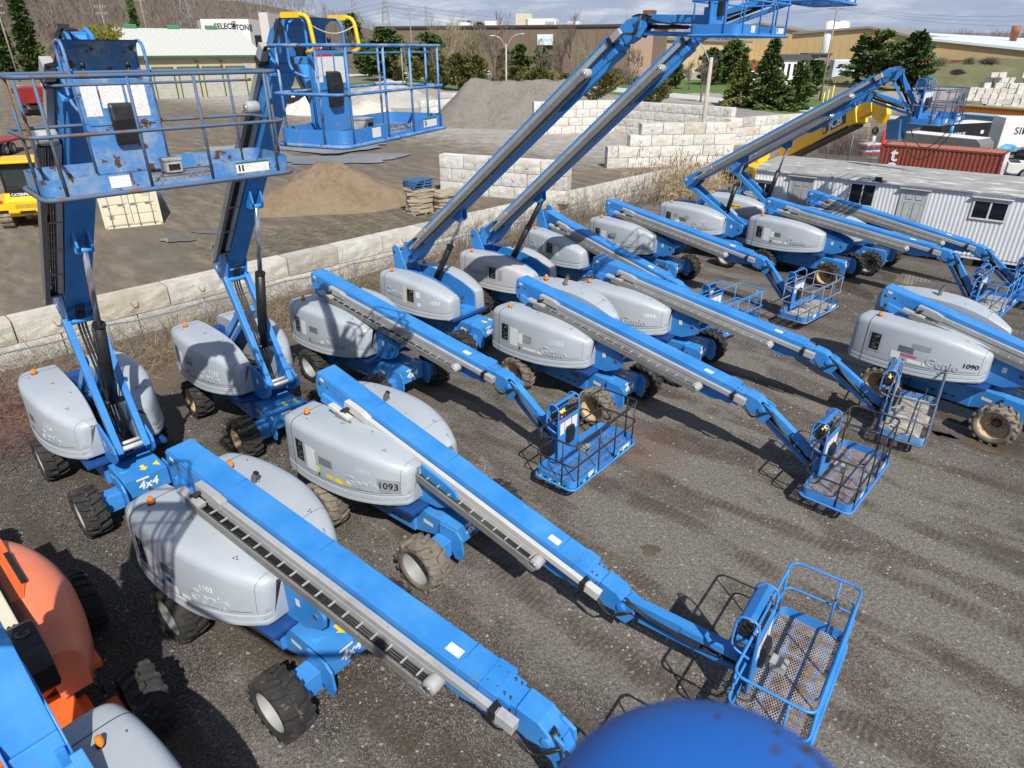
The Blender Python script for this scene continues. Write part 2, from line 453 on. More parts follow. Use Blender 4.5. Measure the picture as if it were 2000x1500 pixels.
def mk_grille(H, sd, x0, x1, z0, z1):
    b = MB(); n = 7
    for k in range(n): H.patch(x0, x1, z0+(z1-z0)*k/n, z0+(z1-z0)*(k+.55)/n, sd, .004, 4, m=0, b=b)
    return b.mesh('grille', [GROOVE], fixn=False)
def mk_vents(H, sd):
    b = MB(); rnd = random.Random(5)
    for (x, t) in ((-1.0, .35), (-.98, .4), (-.94, .36), (.25, .5), (.29, .54), (.24, .56), (-1.7, .7), (-.3, .2)):
        yi, yo, zb, zt = H.par(x); y = sd*(yi+(yo-yi)*t)
        b.lathe([(0.0, zt+.017), (.014, zt+.017), (.014, zt+.0)], 'z', 8, 0, (x, y, 0))
    return b.mesh('cowl_bolt_holes', [HUB])
ME['latch1'], ME['latch2'], ME['latch3'] = mk_latch(HA, -1, -1.15, 1.36), mk_latch(HA, 1, -.9, 1.36), mk_latch(HA, -1, .45, 1.36)
ME['vseam-'], ME['vseam+'] = mk_vseam(HA, -1, .74), mk_vseam(HA, 1, .30)
ME['grille'] = mk_grille(HA, 1, -1.5, -.9, 1.6, 1.9); ME['grille2'] = mk_grille(HA, -1, -1.1, -.72, 1.66, 1.84)
ME['holesA-'], ME['holesA+'] = mk_vents(HA, -1), mk_vents(HA, 1)

def mk_tyre():
    b = MB(); R0, R1, hw = .465, .522, .22
    prof = [(.33, -hw+.03), (.36, -hw), (.44, -hw-.005), (R0, -hw+.03), (R0+.005, 0), (R0, hw-.03), (.44, hw+.005), (.36, hw), (.33, hw-.03)]
    b.lathe(prof, 'y', 40)
    n = 15
    for k in range(n):
        t0 = 2*math.pi*k/n
        for sd in (-1, 1):
            tt = t0+(math.pi/n if sd > 0 else 0)
            pts = [(0.0, -.01), (.10, .03), (.20, .10), (.23, .12)]
            wv = .15
            vs = []
            for (off, y) in ((0.0, -.015), (.075, .07), (.10, .14), (.20, hw+.012)):
                for dt in (0, wv):
                    th = tt+off+dt
                    for r in (R0-.02, R1 if y < .2 else R1-.02):
                        vs.append((r*math.cos(th), sd*y, r*math.sin(th)))
            fs = []
            for i in range(3):
                o = i*4; p = o+4
                fs += [(o+1, o+3, p+3, p+1), (o, o+1, p+1, p), (o+2, p+2, p+3, o+3)]
            fs += [(0, 2, 3, 1), (12, 13, 15, 14)]
            b.add(vs, fs)
    return b.mesh('tyre', [TYRE])
def mk_rim():
    b = MB()
    b.lathe([(.0, .12), (.11, .12), (.13, .11), (.14, .07), (.22, .075), (.262, .06), (.275, -.02), (.285, -.06), (.318, -.075), (.325, -.17), (.345, -.20), (.365, -.20)], 'y', 32)
    b.lathe([(.365, -.2), (.36, .2), (.33, .18), (.30, .05)], 'y', 32)
    m = b.mesh('rim', [RIMG]); return m
def mk_hub():
    b = MB(); b.lathe([(0, -.0), (.05, -.0), (.07, .03), (.10, .045), (.11, .12)], 'y', 16)
    for k in range(9):
        t = 2*math.pi*k/9; b.lathe([(0, .045), (.014, .045), (.014, .08)], 'y', 6, 0, (.17*math.cos(t), 0, .17*math.sin(t)))
    return b.mesh('hub', [HUB])
ME['tyre'], ME['rim'], ME['hub'] = mk_tyre(), mk_rim(), mk_hub()

WX = (1.57, -1.28); WY = 1.09
def mk_chassis():
    b = MB()
    prof = [(-1.75, .62), (-1.55, .42), (.7, .42), (1.2, .55), (1.82, .55), (1.82, .98), (1.1, 1.0), (-1.75, .98)]
    b.prism(prof, 'y', -.43, .43)
    b.box(-.75, .75, -.5, .5, .46, 1.0)
    for x in WX:
        for sd in (-1, 1):
            # axle carrier plate
            c = x+(.18 if x > 0 else -.12)
            b.prism([(c-.30, 1.0), (c+.13, .98), (c+.25, .86), (c+.27, .52), (c+.20, .34), (c+.06, .34), (c-.02, .5), (c-.36, .5)], 'y', sd*.455, sd*.50)
            b.box(x-.17, x+.17, sd*.50, sd*.90, .38, .74)
    b.lathe([(.55, 1.0), (.55, 1.08), (.5, 1.08)], 'z', 32, close=True)
    me = b.mesh('chassis', [BLUE], .012); return me
ME['chassis'] = mk_chassis()
def mk_under():
    b = MB(); b.box(-1.1, 1.2, -.3, .3, .30, .46)
    for x in WX: b.tube([(x, -.95, .52), (x, .95, .52)], .08, 10)
    for x in WX:
        for sd in (-1, 1): b.tube([(x-.25, sd*.45, .6), (x-.22, sd*.7, .55)], .03, 6)
    return b.mesh('axle', [plain('greasy_black', (.02, .02, .022), .6, 0, .5, 9)], .01)
ME['under'] = mk_under()
def flat_tri(pts, z): return [(x, y, z) for x, y in pts]
def mk_topmarks():
    b = MB(); z = 1.005
    # yellow arrow pointing ahead, yellow and blue triangles
    b.add([(1.42, .02, z), (1.55, .02, z), (1.55, -.03, z), (1.66, .06, z), (1.55, .15, z), (1.55, .10, z), (1.42, .10, z)], [(0, 1, 2, 3, 4, 5, 6)], 0)
    b.add([(1.44, .36, z), (1.68, .36, z), (1.54, .24, z)], [(0, 1, 2)], 0)
    b.add([(1.34, -.36, z), (1.50, -.36, z), (1.48, -.16, z)], [(0, 1, 2)], 1)
    for p in range(len(b.v)):
        x, y, q = b.v[p]; b.v[p] = (x, y, .996+(1.82-x)*.0)
    return b.mesh('direction_marks', [YELP, LBLUEP], fixn=True)
def _top(x): return .98+(1.82-x)/(1.82-1.1)*.02
tm = mk_topmarks()
for v_ in tm.vertices: v_.co.z = _top(v_.co.x)+.004
ME['marks'] = tm
def mk_face_text(body, size, y, z, mat=WHITEP, shear=.2, bold=.006):
    T = Matrix(((0, 0, 1, 1.826), (1, 0, 0, y), (0, 1, 0, z), (0, 0, 0, 1)))
    return text_mesh('lettering', body, size, mat, None, T, bold, shear)
ME['4x4'] = mk_face_text('4x4', .26, .0, .76)
b = MB(); b.add([(1.826, -.2, .89), (1.826, .05, .89), (1.826, .05, .94), (1.826, -.2, .94)], [(0, 1, 2, 3)]); 
ME['plate'] = b.mesh('serial_plate', [PAPER])
b = MB(); b.box(1.82, 1.87, -.03, .03, .6, .66)
ME['toweye'] = b.mesh('tow_lug', [HUB])
b = MB(); b.add([(.95, -.436, .74), (1.2, -.436, .72), (1.2, -.436, .80), (.95, -.436, .83)], [(0, 1, 2, 3)]); ME['cdecal'] = b.mesh('chassis_decal', [PAPER])
b = MB()
for x in (-.2, .1, .3): b.box(x, x+.10, -.506, -.49, .58, .62)
ME['cslots'] = b.mesh('chassis_slots', [BLACK])

def mk_turret(kind):
    b = MB()
    b.box(-2.1, 1.0, -.80, .80, 1.08, 1.16, 0)
    b.lathe([(.52, 1.0), (.52, 1.1)], 'z', 24, 1, close=True)
    b.box(-2.25, -1.95, -.30, .30, 1.1, 2.0, 0)
    b.box(-1.9, .8, -.24, .24, 1.16, 1.24, 1)
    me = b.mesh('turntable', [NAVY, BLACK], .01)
    return me
ME['turret'] = mk_turret('A')
def mk_vplate(sd):
    b = MB()
    b.prism([(-.3, 1.16), (-.2, 1.75), (.5, 1.98), (.95, 1.98), (1.42, 1.86), (1.70, 1.74), (1.76, 1.62), (1.73, 1.46), (1.62, 1.34), (1.25, 1.17)], 'y', sd*.335, sd*.385)
    b.lathe([(.0, sd*.40), (.06, sd*.40), (.06, sd*.385)], 'y', 14, 1, (1.56, 0, 1.58))
    return b.mesh('side_plate', [BLUE, HUB], .008)
ME['vp-'], ME['vp+'] = mk_vplate(-1), mk_vplate(1)
b = MB(); b.add([(1.12, -.389, 1.56), (1.22, -.389, 1.56), (1.22, -.389, 1.70), (1.12, -.389, 1.70)], [(0, 1, 2, 3)]); ME['vdecal'] = b.mesh('side_plate_decal', [PAPER])
b = MB(); b.tube([(1.56, -.33, 1.58), (1.56, .33, 1.58)], .055, 14); b.tube([(1.40, -.25, 1.62), (1.40, .25, 1.62)], .04, 10)
ME['pin'] = b.mesh('pivot_pin', [PIN])
def mk_innards(seed):
    b = MB(); rnd = random.Random(seed)
    for i in range(16):
        x = rnd.uniform(-1.7, .7); y = rnd.uniform(-.15, .15); w = rnd.uniform(.05, .2); h = rnd.uniform(.1, .42)
        b.box(x, x+w, y-.06, y+.06, 1.24, 1.24+h, rnd.choice((0, 0, 1, 2)))
    for i in range(9):
        pts = [Vector((rnd.uniform(-1.7, .9), rnd.uniform(-.2, .2), rnd.uniform(1.3, 1.75))) for k in range(4)]
        b.tube(fillet(pts, .3, 4), .02, 6, m=0)
    return b.mesh('hydraulic_block', [HOSE, NAVY, STEEL])
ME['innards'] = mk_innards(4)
def mk_beacon():
    b = MB()
    b.lathe([(.0, .0), (.062, .0), (.062, .025), (.055, .03)], 'z', 18, 1)
    b.lathe([(.052, .03), (.052, .085), (.046, .09), (.046, .115), (.038, .125), (.0, .13)], 'z', 18, 0)
    return b.mesh('beacon', [AMBER, BLACK])
ME['beacon'] = mk_beacon()
def mk_exhaust():
    b = MB(); b.tube([(0, 0, -.02), (.02, 0, .10), (.09, .02, .22)], .05, 12, caps=False); b.tube([(0, 0, -.02), (.02, 0, .10), (.085, .02, .215)], .04, 12, m=1)
    return b.mesh('exhaust_stack', [paint('burnt_steel', (.10, .06, .05), (.2, .19, .18), (.06, .04, .03), .6, .7), BLACK])
ME['exhaust'] = mk_exhaust()

# ---- boom: frame s along the boom from the root, w up from its top face
def mk_boom(L, kind):
    b = MB()
    r0 = 0.0
    if kind == 'A':
        # root side plates, deeper than the boom
        for sd in (-1, 1):
            b.prism([(0, -.02), (0, -.30), (.10, -.56), (.42, -.60), (.72, -.50), (1.25, -.10), (1.05, -.02)], 'y', sd*.222, sd*.245)
        b.box(.03, .55, -.22, .22, -.5, -.04)
    else:
        b.prism([(-.15, -.10), (-.12, -.42), (.25, -.60), (.7, -.56), (1.2, -.46), (1.2, -.02), (.2, .06)], 'y', -.22, .22)
        r0 = .3
    b.box(r0, L, -.22, .22, -.44, 0)
    b.box(L-.28, L-.02, -.232, .232, -.45, .012)
    b.prism([(2.75, -.44), (2.9, -.66), (3.1, -.66), (3.25, -.44)], 'y', -.13, -.09); b.prism([(2.75, -.44), (2.9, -.66), (3.1, -.66), (3.25, -.44)], 'y', .09, .13)
    b.prism([(L-2.1, -.44), (L-1.9, -.56), (L-.5, -.56), (L-.15, -.44)], 'y', -.20, -.17)
    me = b.mesh('boom', [BLUE], .018)
    return me
def mk_boomtip(L):
    b = MB(); b.box(L-.1, L+.16, -.19, .19, -.41, -.03); b.box(L+.1, L+.3, -.155, .155, -.38, -.06)
    me1 = b.mesh('inner_boom', [BLUE], .012)
    b = MB()
    b.prism([(L+.24, -.02), (L+.55, -.03), (L+.74, -.14), (L+.80, -.26), (L+.72, -.38), (L+.45, -.46), (L+.24, -.42)], 'y', -.17, .17)
    b.tube([(L+.70, -.20, -.24), (L+.70, .20, -.24)], .07, 12)
    me2 = b.mesh('boom_head', [BLUE], .02)
    return me1, me2
def mk_bolts(L):
    b = MB()
    for s in (L-.22, L-.08, L+.04, L+.13):
        for y in (-.12, .12): b.lathe([(0, .016), (.013, .016), (.013, -.04)], 'z', 8, 0, (s, y, 0))
    return b.mesh('boom_bolts', [HUB])
def mk_weld(L):
    b = MB()
    for s in (1.55, L*.52, L-.62):
        P = [(-.2215, -.43), (-.2215, .0015), (.2215, .0015), (.2215, -.43)]
        for i in range(3):
            (y0, z0), (y1, z1) = P[i], P[i+1]; b.tube([(s, y0, z0), (s, y1, z1)], .006, 5)
    b.box(L*.3, L*.3+.5, .2205, .2215, -.42, -.02) if False else None
    return b.mesh('weld_seam', [plain('weld_blue', (.03, .16, .42), .5)])
def mk_blabel(L):
    out = []
    for (s, w, h, y0) in ((L-.9, .22, .13, -.12), (2.2, .16, .10, .02), (L*.62, .12, .09, -.05)):
        b = MB(); b.add([(s, y0, .0025), (s+w, y0, .0025), (s+w, y0+h, .0025), (s, y0+h, .0025)], [(0, 1, 2, 3)], 0); out.append(b.mesh('decal', [PAPER]))
    b = MB(); b.add([(.4, .2475, -.1), (.75, .2475, -.1), (.75, .2475, -.26), (.4, .2475, -.26)], [(0, 1, 2, 3)], 0); out.append(b.mesh('decal', [PAPER])); return out
def mk_rail(L):
    b = MB(); s0 = 1.05
    b.prism([(s0-.05, -.06), (s0+.42, -.06), (s0+.6, -.10), (s0+.6, -.24), (s0-.05, -.24)], 'y', -.36, -.225)
    b.box(s0+.55, L+.30, -.335, -.24, -.22, -.11); b.box(s0+.2, L-.9, -.33, -.24, -.43, -.24)
    b.box(L+.08, L+.34, -.36, -.225, -.25, -.09)
    b.box(.72, 1.3, -.52, -.38, -.33, -.25)
    me = b.mesh('hose_carrier_rail', [ALU], .008); return me
def mk_clamp(L):
    b = MB(); b.box(L-.02, L+.06, -.37, -.215, -.26, -.08); b.tube([(L+.02, -.24, -.02), (L+.02, -.24, -.3)], .012, 6); b.tube([(L+.18, -.20, -.08), (L+.18, -.20, -.24)], .012, 6)
    return b.mesh('rail_clamp', [BLACK], .006)
def mk_chain(L):
    b = MB(); s0, s1 = 1.02, L-.85
    # two strands of links with rungs: lower strand on the tray, curved nose at the root end
    n = int((s1-s0)/.085)
    for k in range(n):
        s = s0+.12+k*.085
        b.box(s, s+.07, -.485, -.465, -.40, -.30, 0); b.box(s, s+.07, -.275, -.255, -.40, -.30, 0)
    # hoses lying in it
    for y in (-.30, -.335, -.37, -.405, -.44): b.tube([(s0+.15, y, -.375), (s1, y, -.375)], .016, 5, m=2)
    for k in range(int((s1-s0)/.27)):
        s = s0+.2+k*.27; b.box(s, s+.022, -.468, -.272, -.335, -.312, 1)
    # nose
    for a in range(8):
        t0 = math.pi/2+math.pi*a/8; cx, cz = s0+.14, -.27; r = .115
        T = Matrix.Translation((cx+r*math.cos(t0+.2), 0, cz+r*math.sin(t0+.2))) @ Matrix.Rotation(-(t0+.2)+math.pi/2, 4, 'Y')
        b.box(-.035, .035, -.485, -.255, -.02, .02, 0, T)
    b.lathe([(0, -.50), (.09, -.50), (.11, -.47), (.11, -.29), (.09, -.26), (0, -.26)], 'y', 18, 1, (s1+.02, 0, -.33))
    b.lathe([(0, -.515), (.05, -.515), (.05, -.50)], 'y', 12, 3, (s1+.02, 0, -.33))
    return b.mesh('hose_chain', [CHAIN, RAILG, HOSE, CHROME])
def mk_tray(L):
    b = MB(); s0, s1 = .85, L-.88
    b.box(s0+.1, s1-.05, -.53, -.495, -.425, -.29); b.box(s0+.1, s1-.05, -.495, -.455, -.43, -.418)
    for k in range(int((s1-s0)/.8)): b.box(s0+.3+k*.8, s0+.34+k*.8, -.5, -.235, -.432, -.42)
    b.prism([(s1-.25, -.42), (s1+.08, -.45), (s1+.12, -.36), (s1-.05, -.33)], 'y', -.545, -.53)
    return b.mesh('chain_tray', [TRAY])
def mk_slotplate():
    b = MB()
    P = []
    for k in range(8): P.append((.80+.06*math.cos(math.pi/2-math.pi*k/7), -.20+.06*math.sin(math.pi/2-math.pi*k/7)))
    for k in range(8): P.append((.58+.06*math.cos(-math.pi/2-math.pi*k/7), -.20+.06*math.sin(-math.pi/2-math.pi*k/7)))
    b.prism(P, 'y', -.249, -.244, 0); out = [('slot_cover', b.mesh('slot_cover', [BLUEM]))]
    for (s, w, r) in ((.12, -.22, .045), (.36, -.18, .035), (.22, -.46, .05)): b = MB(); b.lathe([(0, -.25), (r, -.25), (r, -.24)], 'y', 14, 0, (s, 0, w)); out.append(('pin_cap', b.mesh('pin_cap', [HUB])))
    b = MB(); b.add([(.12, -.2475, -.06), (.24, -.2475, -.06), (.24, -.2475, -.13), (.12, -.2475, -.13)], [(0, 1, 2, 3)], 0); out.append(('decal', b.mesh('decal', [PAPER])))
    return out
ME['slot'] = mk_slotplate()
BOOMS = {}
def boom_set(L, kind):
    k = (round(L, 2), kind)
    if k not in BOOMS:
        t = mk_boomtip(L)
        BOOMS[k] = dict(weld=mk_weld(L), labels=mk_blabel(L), boom=mk_boom(L, kind), tip=t[0], head=t[1], bolts=mk_bolts(L), rail=mk_rail(L), clamp=mk_clamp(L), chain=mk_chain(L), tray=mk_tray(L))
    return BOOMS[k]

# ---- basket
def rrect(hx, hy, r, z, n=5):
    return fillet([(-hx, -hy, z), (hx, -hy, z), (hx, hy, z), (-hx, hy, z)], r, n, True)
BX, BY = .51, 1.31
def mk_basket_rails():
    b = MB()
    b.tube(rrect(BX, BY, .16, 1.10), .021, 8, True)
    b.tube(rrect(BX+.01, BY+.01, .16, .57), .019, 8, True)
    for (x, y) in ((BX, -BY+.18), (BX, -.32), (BX, .34), (BX, BY-.18), (-BX, -BY+.18), (-BX, BY-.18), (BX-.30, -BY), (BX-.30, BY)):
        b.tube([(x, y, 0), (x, y, 1.10)], .017, 7)
    b.tube(rrect(BX-.03, BY-.30, .1, 1.02)[6:18], .015, 6)
    return b.mesh('guard_rail', [BLUE])
def mk_bumper():
    b = MB(); b.tube(rrect(BX+.03, BY+.03, .17, -.02), .026, 8, True); return b.mesh('bumper_tube', [BLUE])
def mk_toe():
    b = MB(); P = rrect(BX, BY, .16, 0, 6); k = len(P); vs = []; fs = []
    C = Vector((0, 0, 0))
    for p in P:
        q = Vector((p.x-.008*(1 if p.x > 0 else -1), p.y-.008*(1 if p.y > 0 else -1), 0))
        gate = p.x > BX-.01 and -.3 < p.y < .33
        for (v, z) in ((p, 0), (p, .17), (q, .17), (q, 0)): vs.append((v.x, v.y, z))
    def seg(i, j, hi=True):
        a, c = i*4, j*4
        for (u, w) in ((0, 1), (1, 2), (2, 3)): fs.append((a+u, c+u, c+w, a+w))
    for i in range(k):
        j = (i+1) % k
        if P[i].x > BX-.01 and P[j].x > BX-.01 and abs(P[i].y-P[j].y) > .5: continue
        seg(i, j)
    b.add(vs, fs)
    b.box(BX-.008, BX, -BY+.16, -.32, 0, .17); b.box(BX-.008, BX, .34, BY-.16, 0, .17)
    b.box(BX-.012, BX, -.32, .34, 0, .04)
    return b.mesh('toe_board', [BLUE])
def mk_floor():
    b = MB(); b.add([(-BX+.02, -BY+.02, .015), (BX-.02, -BY+.02, .015), (BX-.02, BY-.02, .015), (-BX+.02, BY-.02, .015)], [(0, 1, 2, 3)]); return b.mesh('mesh_floor', [FLOORB])
def mk_frame():
    b = MB()
    for x in (-.22, .08, .3): b.box(x-.025, x+.025, -BY, BY, -.035, .005)
    for y in (-.8, -.35, .1, .55, .95): b.box(-BX, BX, y-.012, y+.012, -.03, .003)
    for y in (-BY+.02, BY-.06): b.box(-BX+.03, BX-.03, y, y+.04, -.03, .004)
    return b.mesh('floor_frame', [BLUEM])
CY0, CY1 = -.60, .18
def mk_console():
    b = MB()
    b.box(-.44, -.41, CY0, CY1, .02, .58); b.box(-.455, -.405, CY0, CY1, .58, 1.04); b.box(-.44, -.40, CY0+.04, CY1-.04, .56, .60)
    b.box(-.72, -.43, CY0+.05, CY1-.05, .88, .96)
    b.box(-.62, -.44, CY0+.12, CY1-.12, .02, .5)
    me = b.mesh('control_console', [BLUE], .008); return me
def mk_canopy():
    b = MB(); P = [(-.76, .98), (-.76, 1.20), (-.70, 1.34), (-.58, 1.42), (-.50, 1.425)]; vs = []; fs = []
    for (x, z) in P:
        for y in (CY0+.01, CY1-.01): vs += [(x, y, z), (x+.006, y, z-.006)]
    for i in range(len(P)-1):
        o = i*4; p = o+4
        fs += [(o, o+2, p+2, p), (o+1, p+1, p+3, o+3), (o, p, p+1, o+1), (o+2, o+3, p+3, p+2)]
    b.add(vs, fs, 0); return b.mesh('console_cover', [BLUE])
def mk_loops():
    b = MB()
    for y in (CY0-.01, CY1+.01):
        b.tube(fillet([(-.43, y, .06), (-.43, y, 1.42), (-.74, y, 1.42), (-.76, y, .80), (-.48, y, .72)], .16, 5), .018, 7)
    return b.mesh('console_guard', [BLUE])
def mk_ctrl():
    b = MB(); b.prism([(-.70, .97), (-.41, .97), (-.41, 1.03), (-.70, 1.10)], 'y', CY0+.08, CY1-.08, 0)
    rnd = random.Random(2)
    def zt(x): return 1.10-(x+.70)/.29*.07
    for i in range(3):
        for j in range(9):
            x = -.64+i*.075; y = CY0+.14+j*.062; b.lathe([(0, zt(x)+.03), (.010, zt(x)+.028), (.012, zt(x))], 'z', 7, rnd.choice((1, 1, 2, 3)), (x, y, 0))
    for y in (CY0+.16, CY1-.16): b.tube([(-.55, y, 1.05), (-.55, y, 1.16)], .018, 8, m=1); b.tube([(-.55, y, 1.15), (-.55, y, 1.20)], .028, 8, m=1)
    x0, x1 = -.66, -.56
    b.add([(x0, -.30, zt(x0)+.004), (x1, -.30, zt(x1)+.004), (x1, -.12, zt(x1)+.004), (x0, -.12, zt(x0)+.004)], [(0, 1, 2, 3)], 4)
    return b.mesh('control_box', [BLACK, BLACKP, WHITEP, REDP, YELP], .0)
def mk_manual():
    b = MB(); b.prism([(-.41, .34), (-.33, .36), (-.30, .62), (-.33, .78), (-.41, .80)], 'y', -.34, -.08); return b.mesh('manual_box', [BLACK], .03)
def mk_pedal():
    b = MB(); b.box(-.30, -.08, .04, .22, .03, .17); b.box(-.31, -.07, .03, .23, .16, .185); b.box(-.085, -.075, .06, .20, .05, .13, 1)
    return b.mesh('foot_switch', [plain('dull_zinc', (.40, .40, .38), .55, .3, .3, 7), BLACK], .006)
def mk_panel_decals():
    x = -.402; out = []
    for (y0, y1, z0, z1) in ((-.56, -.40, .66, 1.0), (-.38, -.14, .74, 1.0), (-.11, .10, .64, 1.0)):
        b = MB()
        b.add([(x, y0, z0), (x, y1, z0), (x, y1, z1), (x, y0, z1)], [(0, 1, 2, 3)], 0)
        b.add([(x+.001, y0, z1-.03), (x+.001, y1, z1-.03), (x+.001, y1, z1), (x+.001, y0, z1)], [(0, 1, 2, 3)], 1 if y0 < -.2 else 2)
        out.append(b.mesh('instruction_decal', [PAPER, REDP, plain('green_marking', (.02, .16, .05), .5)]))
    return out
def mk_toe_decals():
    x = BX+.004
    b = MB(); b.add([(x, -.72, .03), (x, -.52, .03), (x, -.52, .15), (x, -.72, .15)], [(0, 1, 2, 3)], 0); m1 = b.mesh('capacity_decal', [PAPER])
    b = MB(); b.add([(x, .62, .03), (x, 1.02, .03), (x, 1.02, .15), (x, .62, .15)], [(0, 1, 2, 3)], 0)
    b.add([(x+.001, .62, .13), (x+.001, 1.02, .13), (x+.001, 1.02, .15), (x+.001, .62, .15)], [(0, 1, 2, 3)], 1)
    for y in (.65, .69): b.box(x, x+.002, y, y+.02, .05, .12, 2)
    return [m1, b.mesh('capacity_decal', [PAPER, plain('green_marking', (.02, .16, .05), .5), BLACKP])]
def mk_mount():
    b = MB(); b.lathe([(0, .36), (.11, .36), (.11, .02), (0, .02)], 'z', 16, 0, (-.62, -.2, 0)); b.box(-.6, -.42, -.32, -.08, .02, .1, 0); b.box(-.6, -.42, -.32, -.08, .3, .36, 0)
    rnd = random.Random(9)
    for i in range(6):
        b.tube(fillet([(-.66+rnd.uniform(-.05, .05), -.2+rnd.uniform(-.12, .12), rnd.uniform(.1, .4)) for k in range(2)]+[(-.58, rnd.uniform(-.4, 0), rnd.uniform(.5, .8)), (-.6, rnd.uniform(-.3, 0), .9)], .1, 4), .016, 6, m=1)
    return b.mesh('basket_rotator', [BLACK, HOSE], .0)
for k_, f_ in (('rails', mk_basket_rails), ('bumper', mk_bumper), ('toe', mk_toe), ('floor', mk_floor), ('frame', mk_frame), ('console', mk_console), ('canopy', mk_canopy), ('loops', mk_loops),
               ('ctrl', mk_ctrl), ('manual', mk_manual), ('pedal', mk_pedal), ('pdec', mk_panel_decals), ('tdec', mk_toe_decals), ('mount', mk_mount)): ME['b_'+k_] = f_()
def mk_hazard():
    b = MB(); x = BX+.006
    for i in range(18):
        y = -1.04+i*.117
        if -.33 < y+.05 < .34: continue
        b.add([(x, y, .0), (x, y+.06, .0), (x, y+.09, .05), (x, y+.03, .05)], [(0, 1, 2, 3)], 0 if i % 2 else 1)
    for i in range(6):
        xx = -.4+i*.13; b.add([(xx, -BY-.006, 0), (xx+.06, -BY-.006, 0), (xx+.09, -BY-.006, .05), (xx+.03, -BY-.006, .05)], [(0, 1, 2, 3)], i % 2)
    return b.mesh('hazard_stripes', [YELP, BLACKP])
ME['b_haz'] = mk_hazard()
def basket(parent, loc, rz, rail=None, body=None, floor=None, cons=None, gates=False, hazard=False, bars=False):
    bk = obj('basket', ME['b_toe'], parent, loc, (0, 0, rz), body)
    obj('guard_rail', ME['b_rails'], bk, mat=rail); obj('bumper_tube', ME['b_bumper'], bk, mat=rail if rail is not BLACKR else body)
    obj('mesh_floor', ME['b_floor'], bk, mat=floor); obj('floor_frame', ME['b_frame'], bk, mat=body)
    obj('control_console', ME['b_console'], bk, mat=cons or body); obj('console_cover', ME['b_canopy'], bk, mat=body); obj('console_guard', ME['b_loops'], bk, mat=body)
    obj('control_box', ME['b_ctrl'], bk); obj('manual_box', ME['b_manual'], bk); obj('foot_switch', ME['b_pedal'], bk)
    [obj('instruction_decal', q, bk) for q in ME['b_pdec']]; [obj('capacity_decal', q, bk) for q in ME['b_tdec']]; obj('basket_rotator', ME['b_mount'], bk)
    if hazard: obj('hazard_stripes', ME['b_haz'], bk)
    return bk
BLACKR = paint('black_worn_rail', (.018, .018, .02), (.035, .035, .036), (.12, .08, .06), .66, .5)
RUSTR = paint('rust_flecked_rail', (.05, .12, .24), (.11, .14, .18), (.15, .085, .06), .545, .6, None, 5)

def mk_jib(L, rnd):
    b = MB()
    b.box(.02, L-.02, -.085, .085, -.02, .15); b.box(.5*L, L*.97, -.095, .095, .0, .13)
    b.box(.02, L, -.05, .05, -.26, -.17)
    me = b.mesh('jib', [BLUE], .012)
    c = MB(); c.tube([(.2, 0, -.09), (L*.72, 0, -.08)], .04, 10, m=0); c.tube([(L*.7, 0, -.08), (L, 0, -.06)], .022, 8, m=1)
    for i in range(4):
        y = (i-1.5)*.03; c.tube(fillet([(-.15, y-.1, .1), (.05, y-.12, .16), (.4, y*.8-.11, .02), (L*.6, y-.1, -.05), (L+.1, y, -.1)], .2, 4), .013, 5, m=2)
    me2 = c.mesh('jib_cylinder', [BLACK, CHROME, HOSE])
    return me, me2
def mk_elbow():
    b = MB()
    for sd in (-1, 1): b.prism([(-.17, .10), (.02, .16), (.2, .08), (.22, -.1), (.08, -.32), (-.10, -.28), (-.16, -.1)], 'y', sd*.10, sd*.145)
    b.tube([(0, -.19, .04), (0, .19, .04)], .05, 12); b.box(-.1, .12, -.1, .1, -.2, .1)
    return b.mesh('jib_elbow', [BLUE], .01)
ME['elbow'] = mk_elbow()
def mk_hoses(seed):
    b = MB(); rnd = random.Random(seed)
    for i in range(5):
        o = i*.018
        b.tube(fillet([(-.50, -.29+o*.3, .02), (-.32, -.30-o, -.02), (-.12, -.30+o*.5, -.20-o), (.06, -.24, -.06+o), (.18, -.14, .05), (.30, -.12+o, -.12)], .16, 4), .014, 6)
    return b.mesh('hose_bundle', [HOSE])
ME['hoses'] = mk_hoses(1)

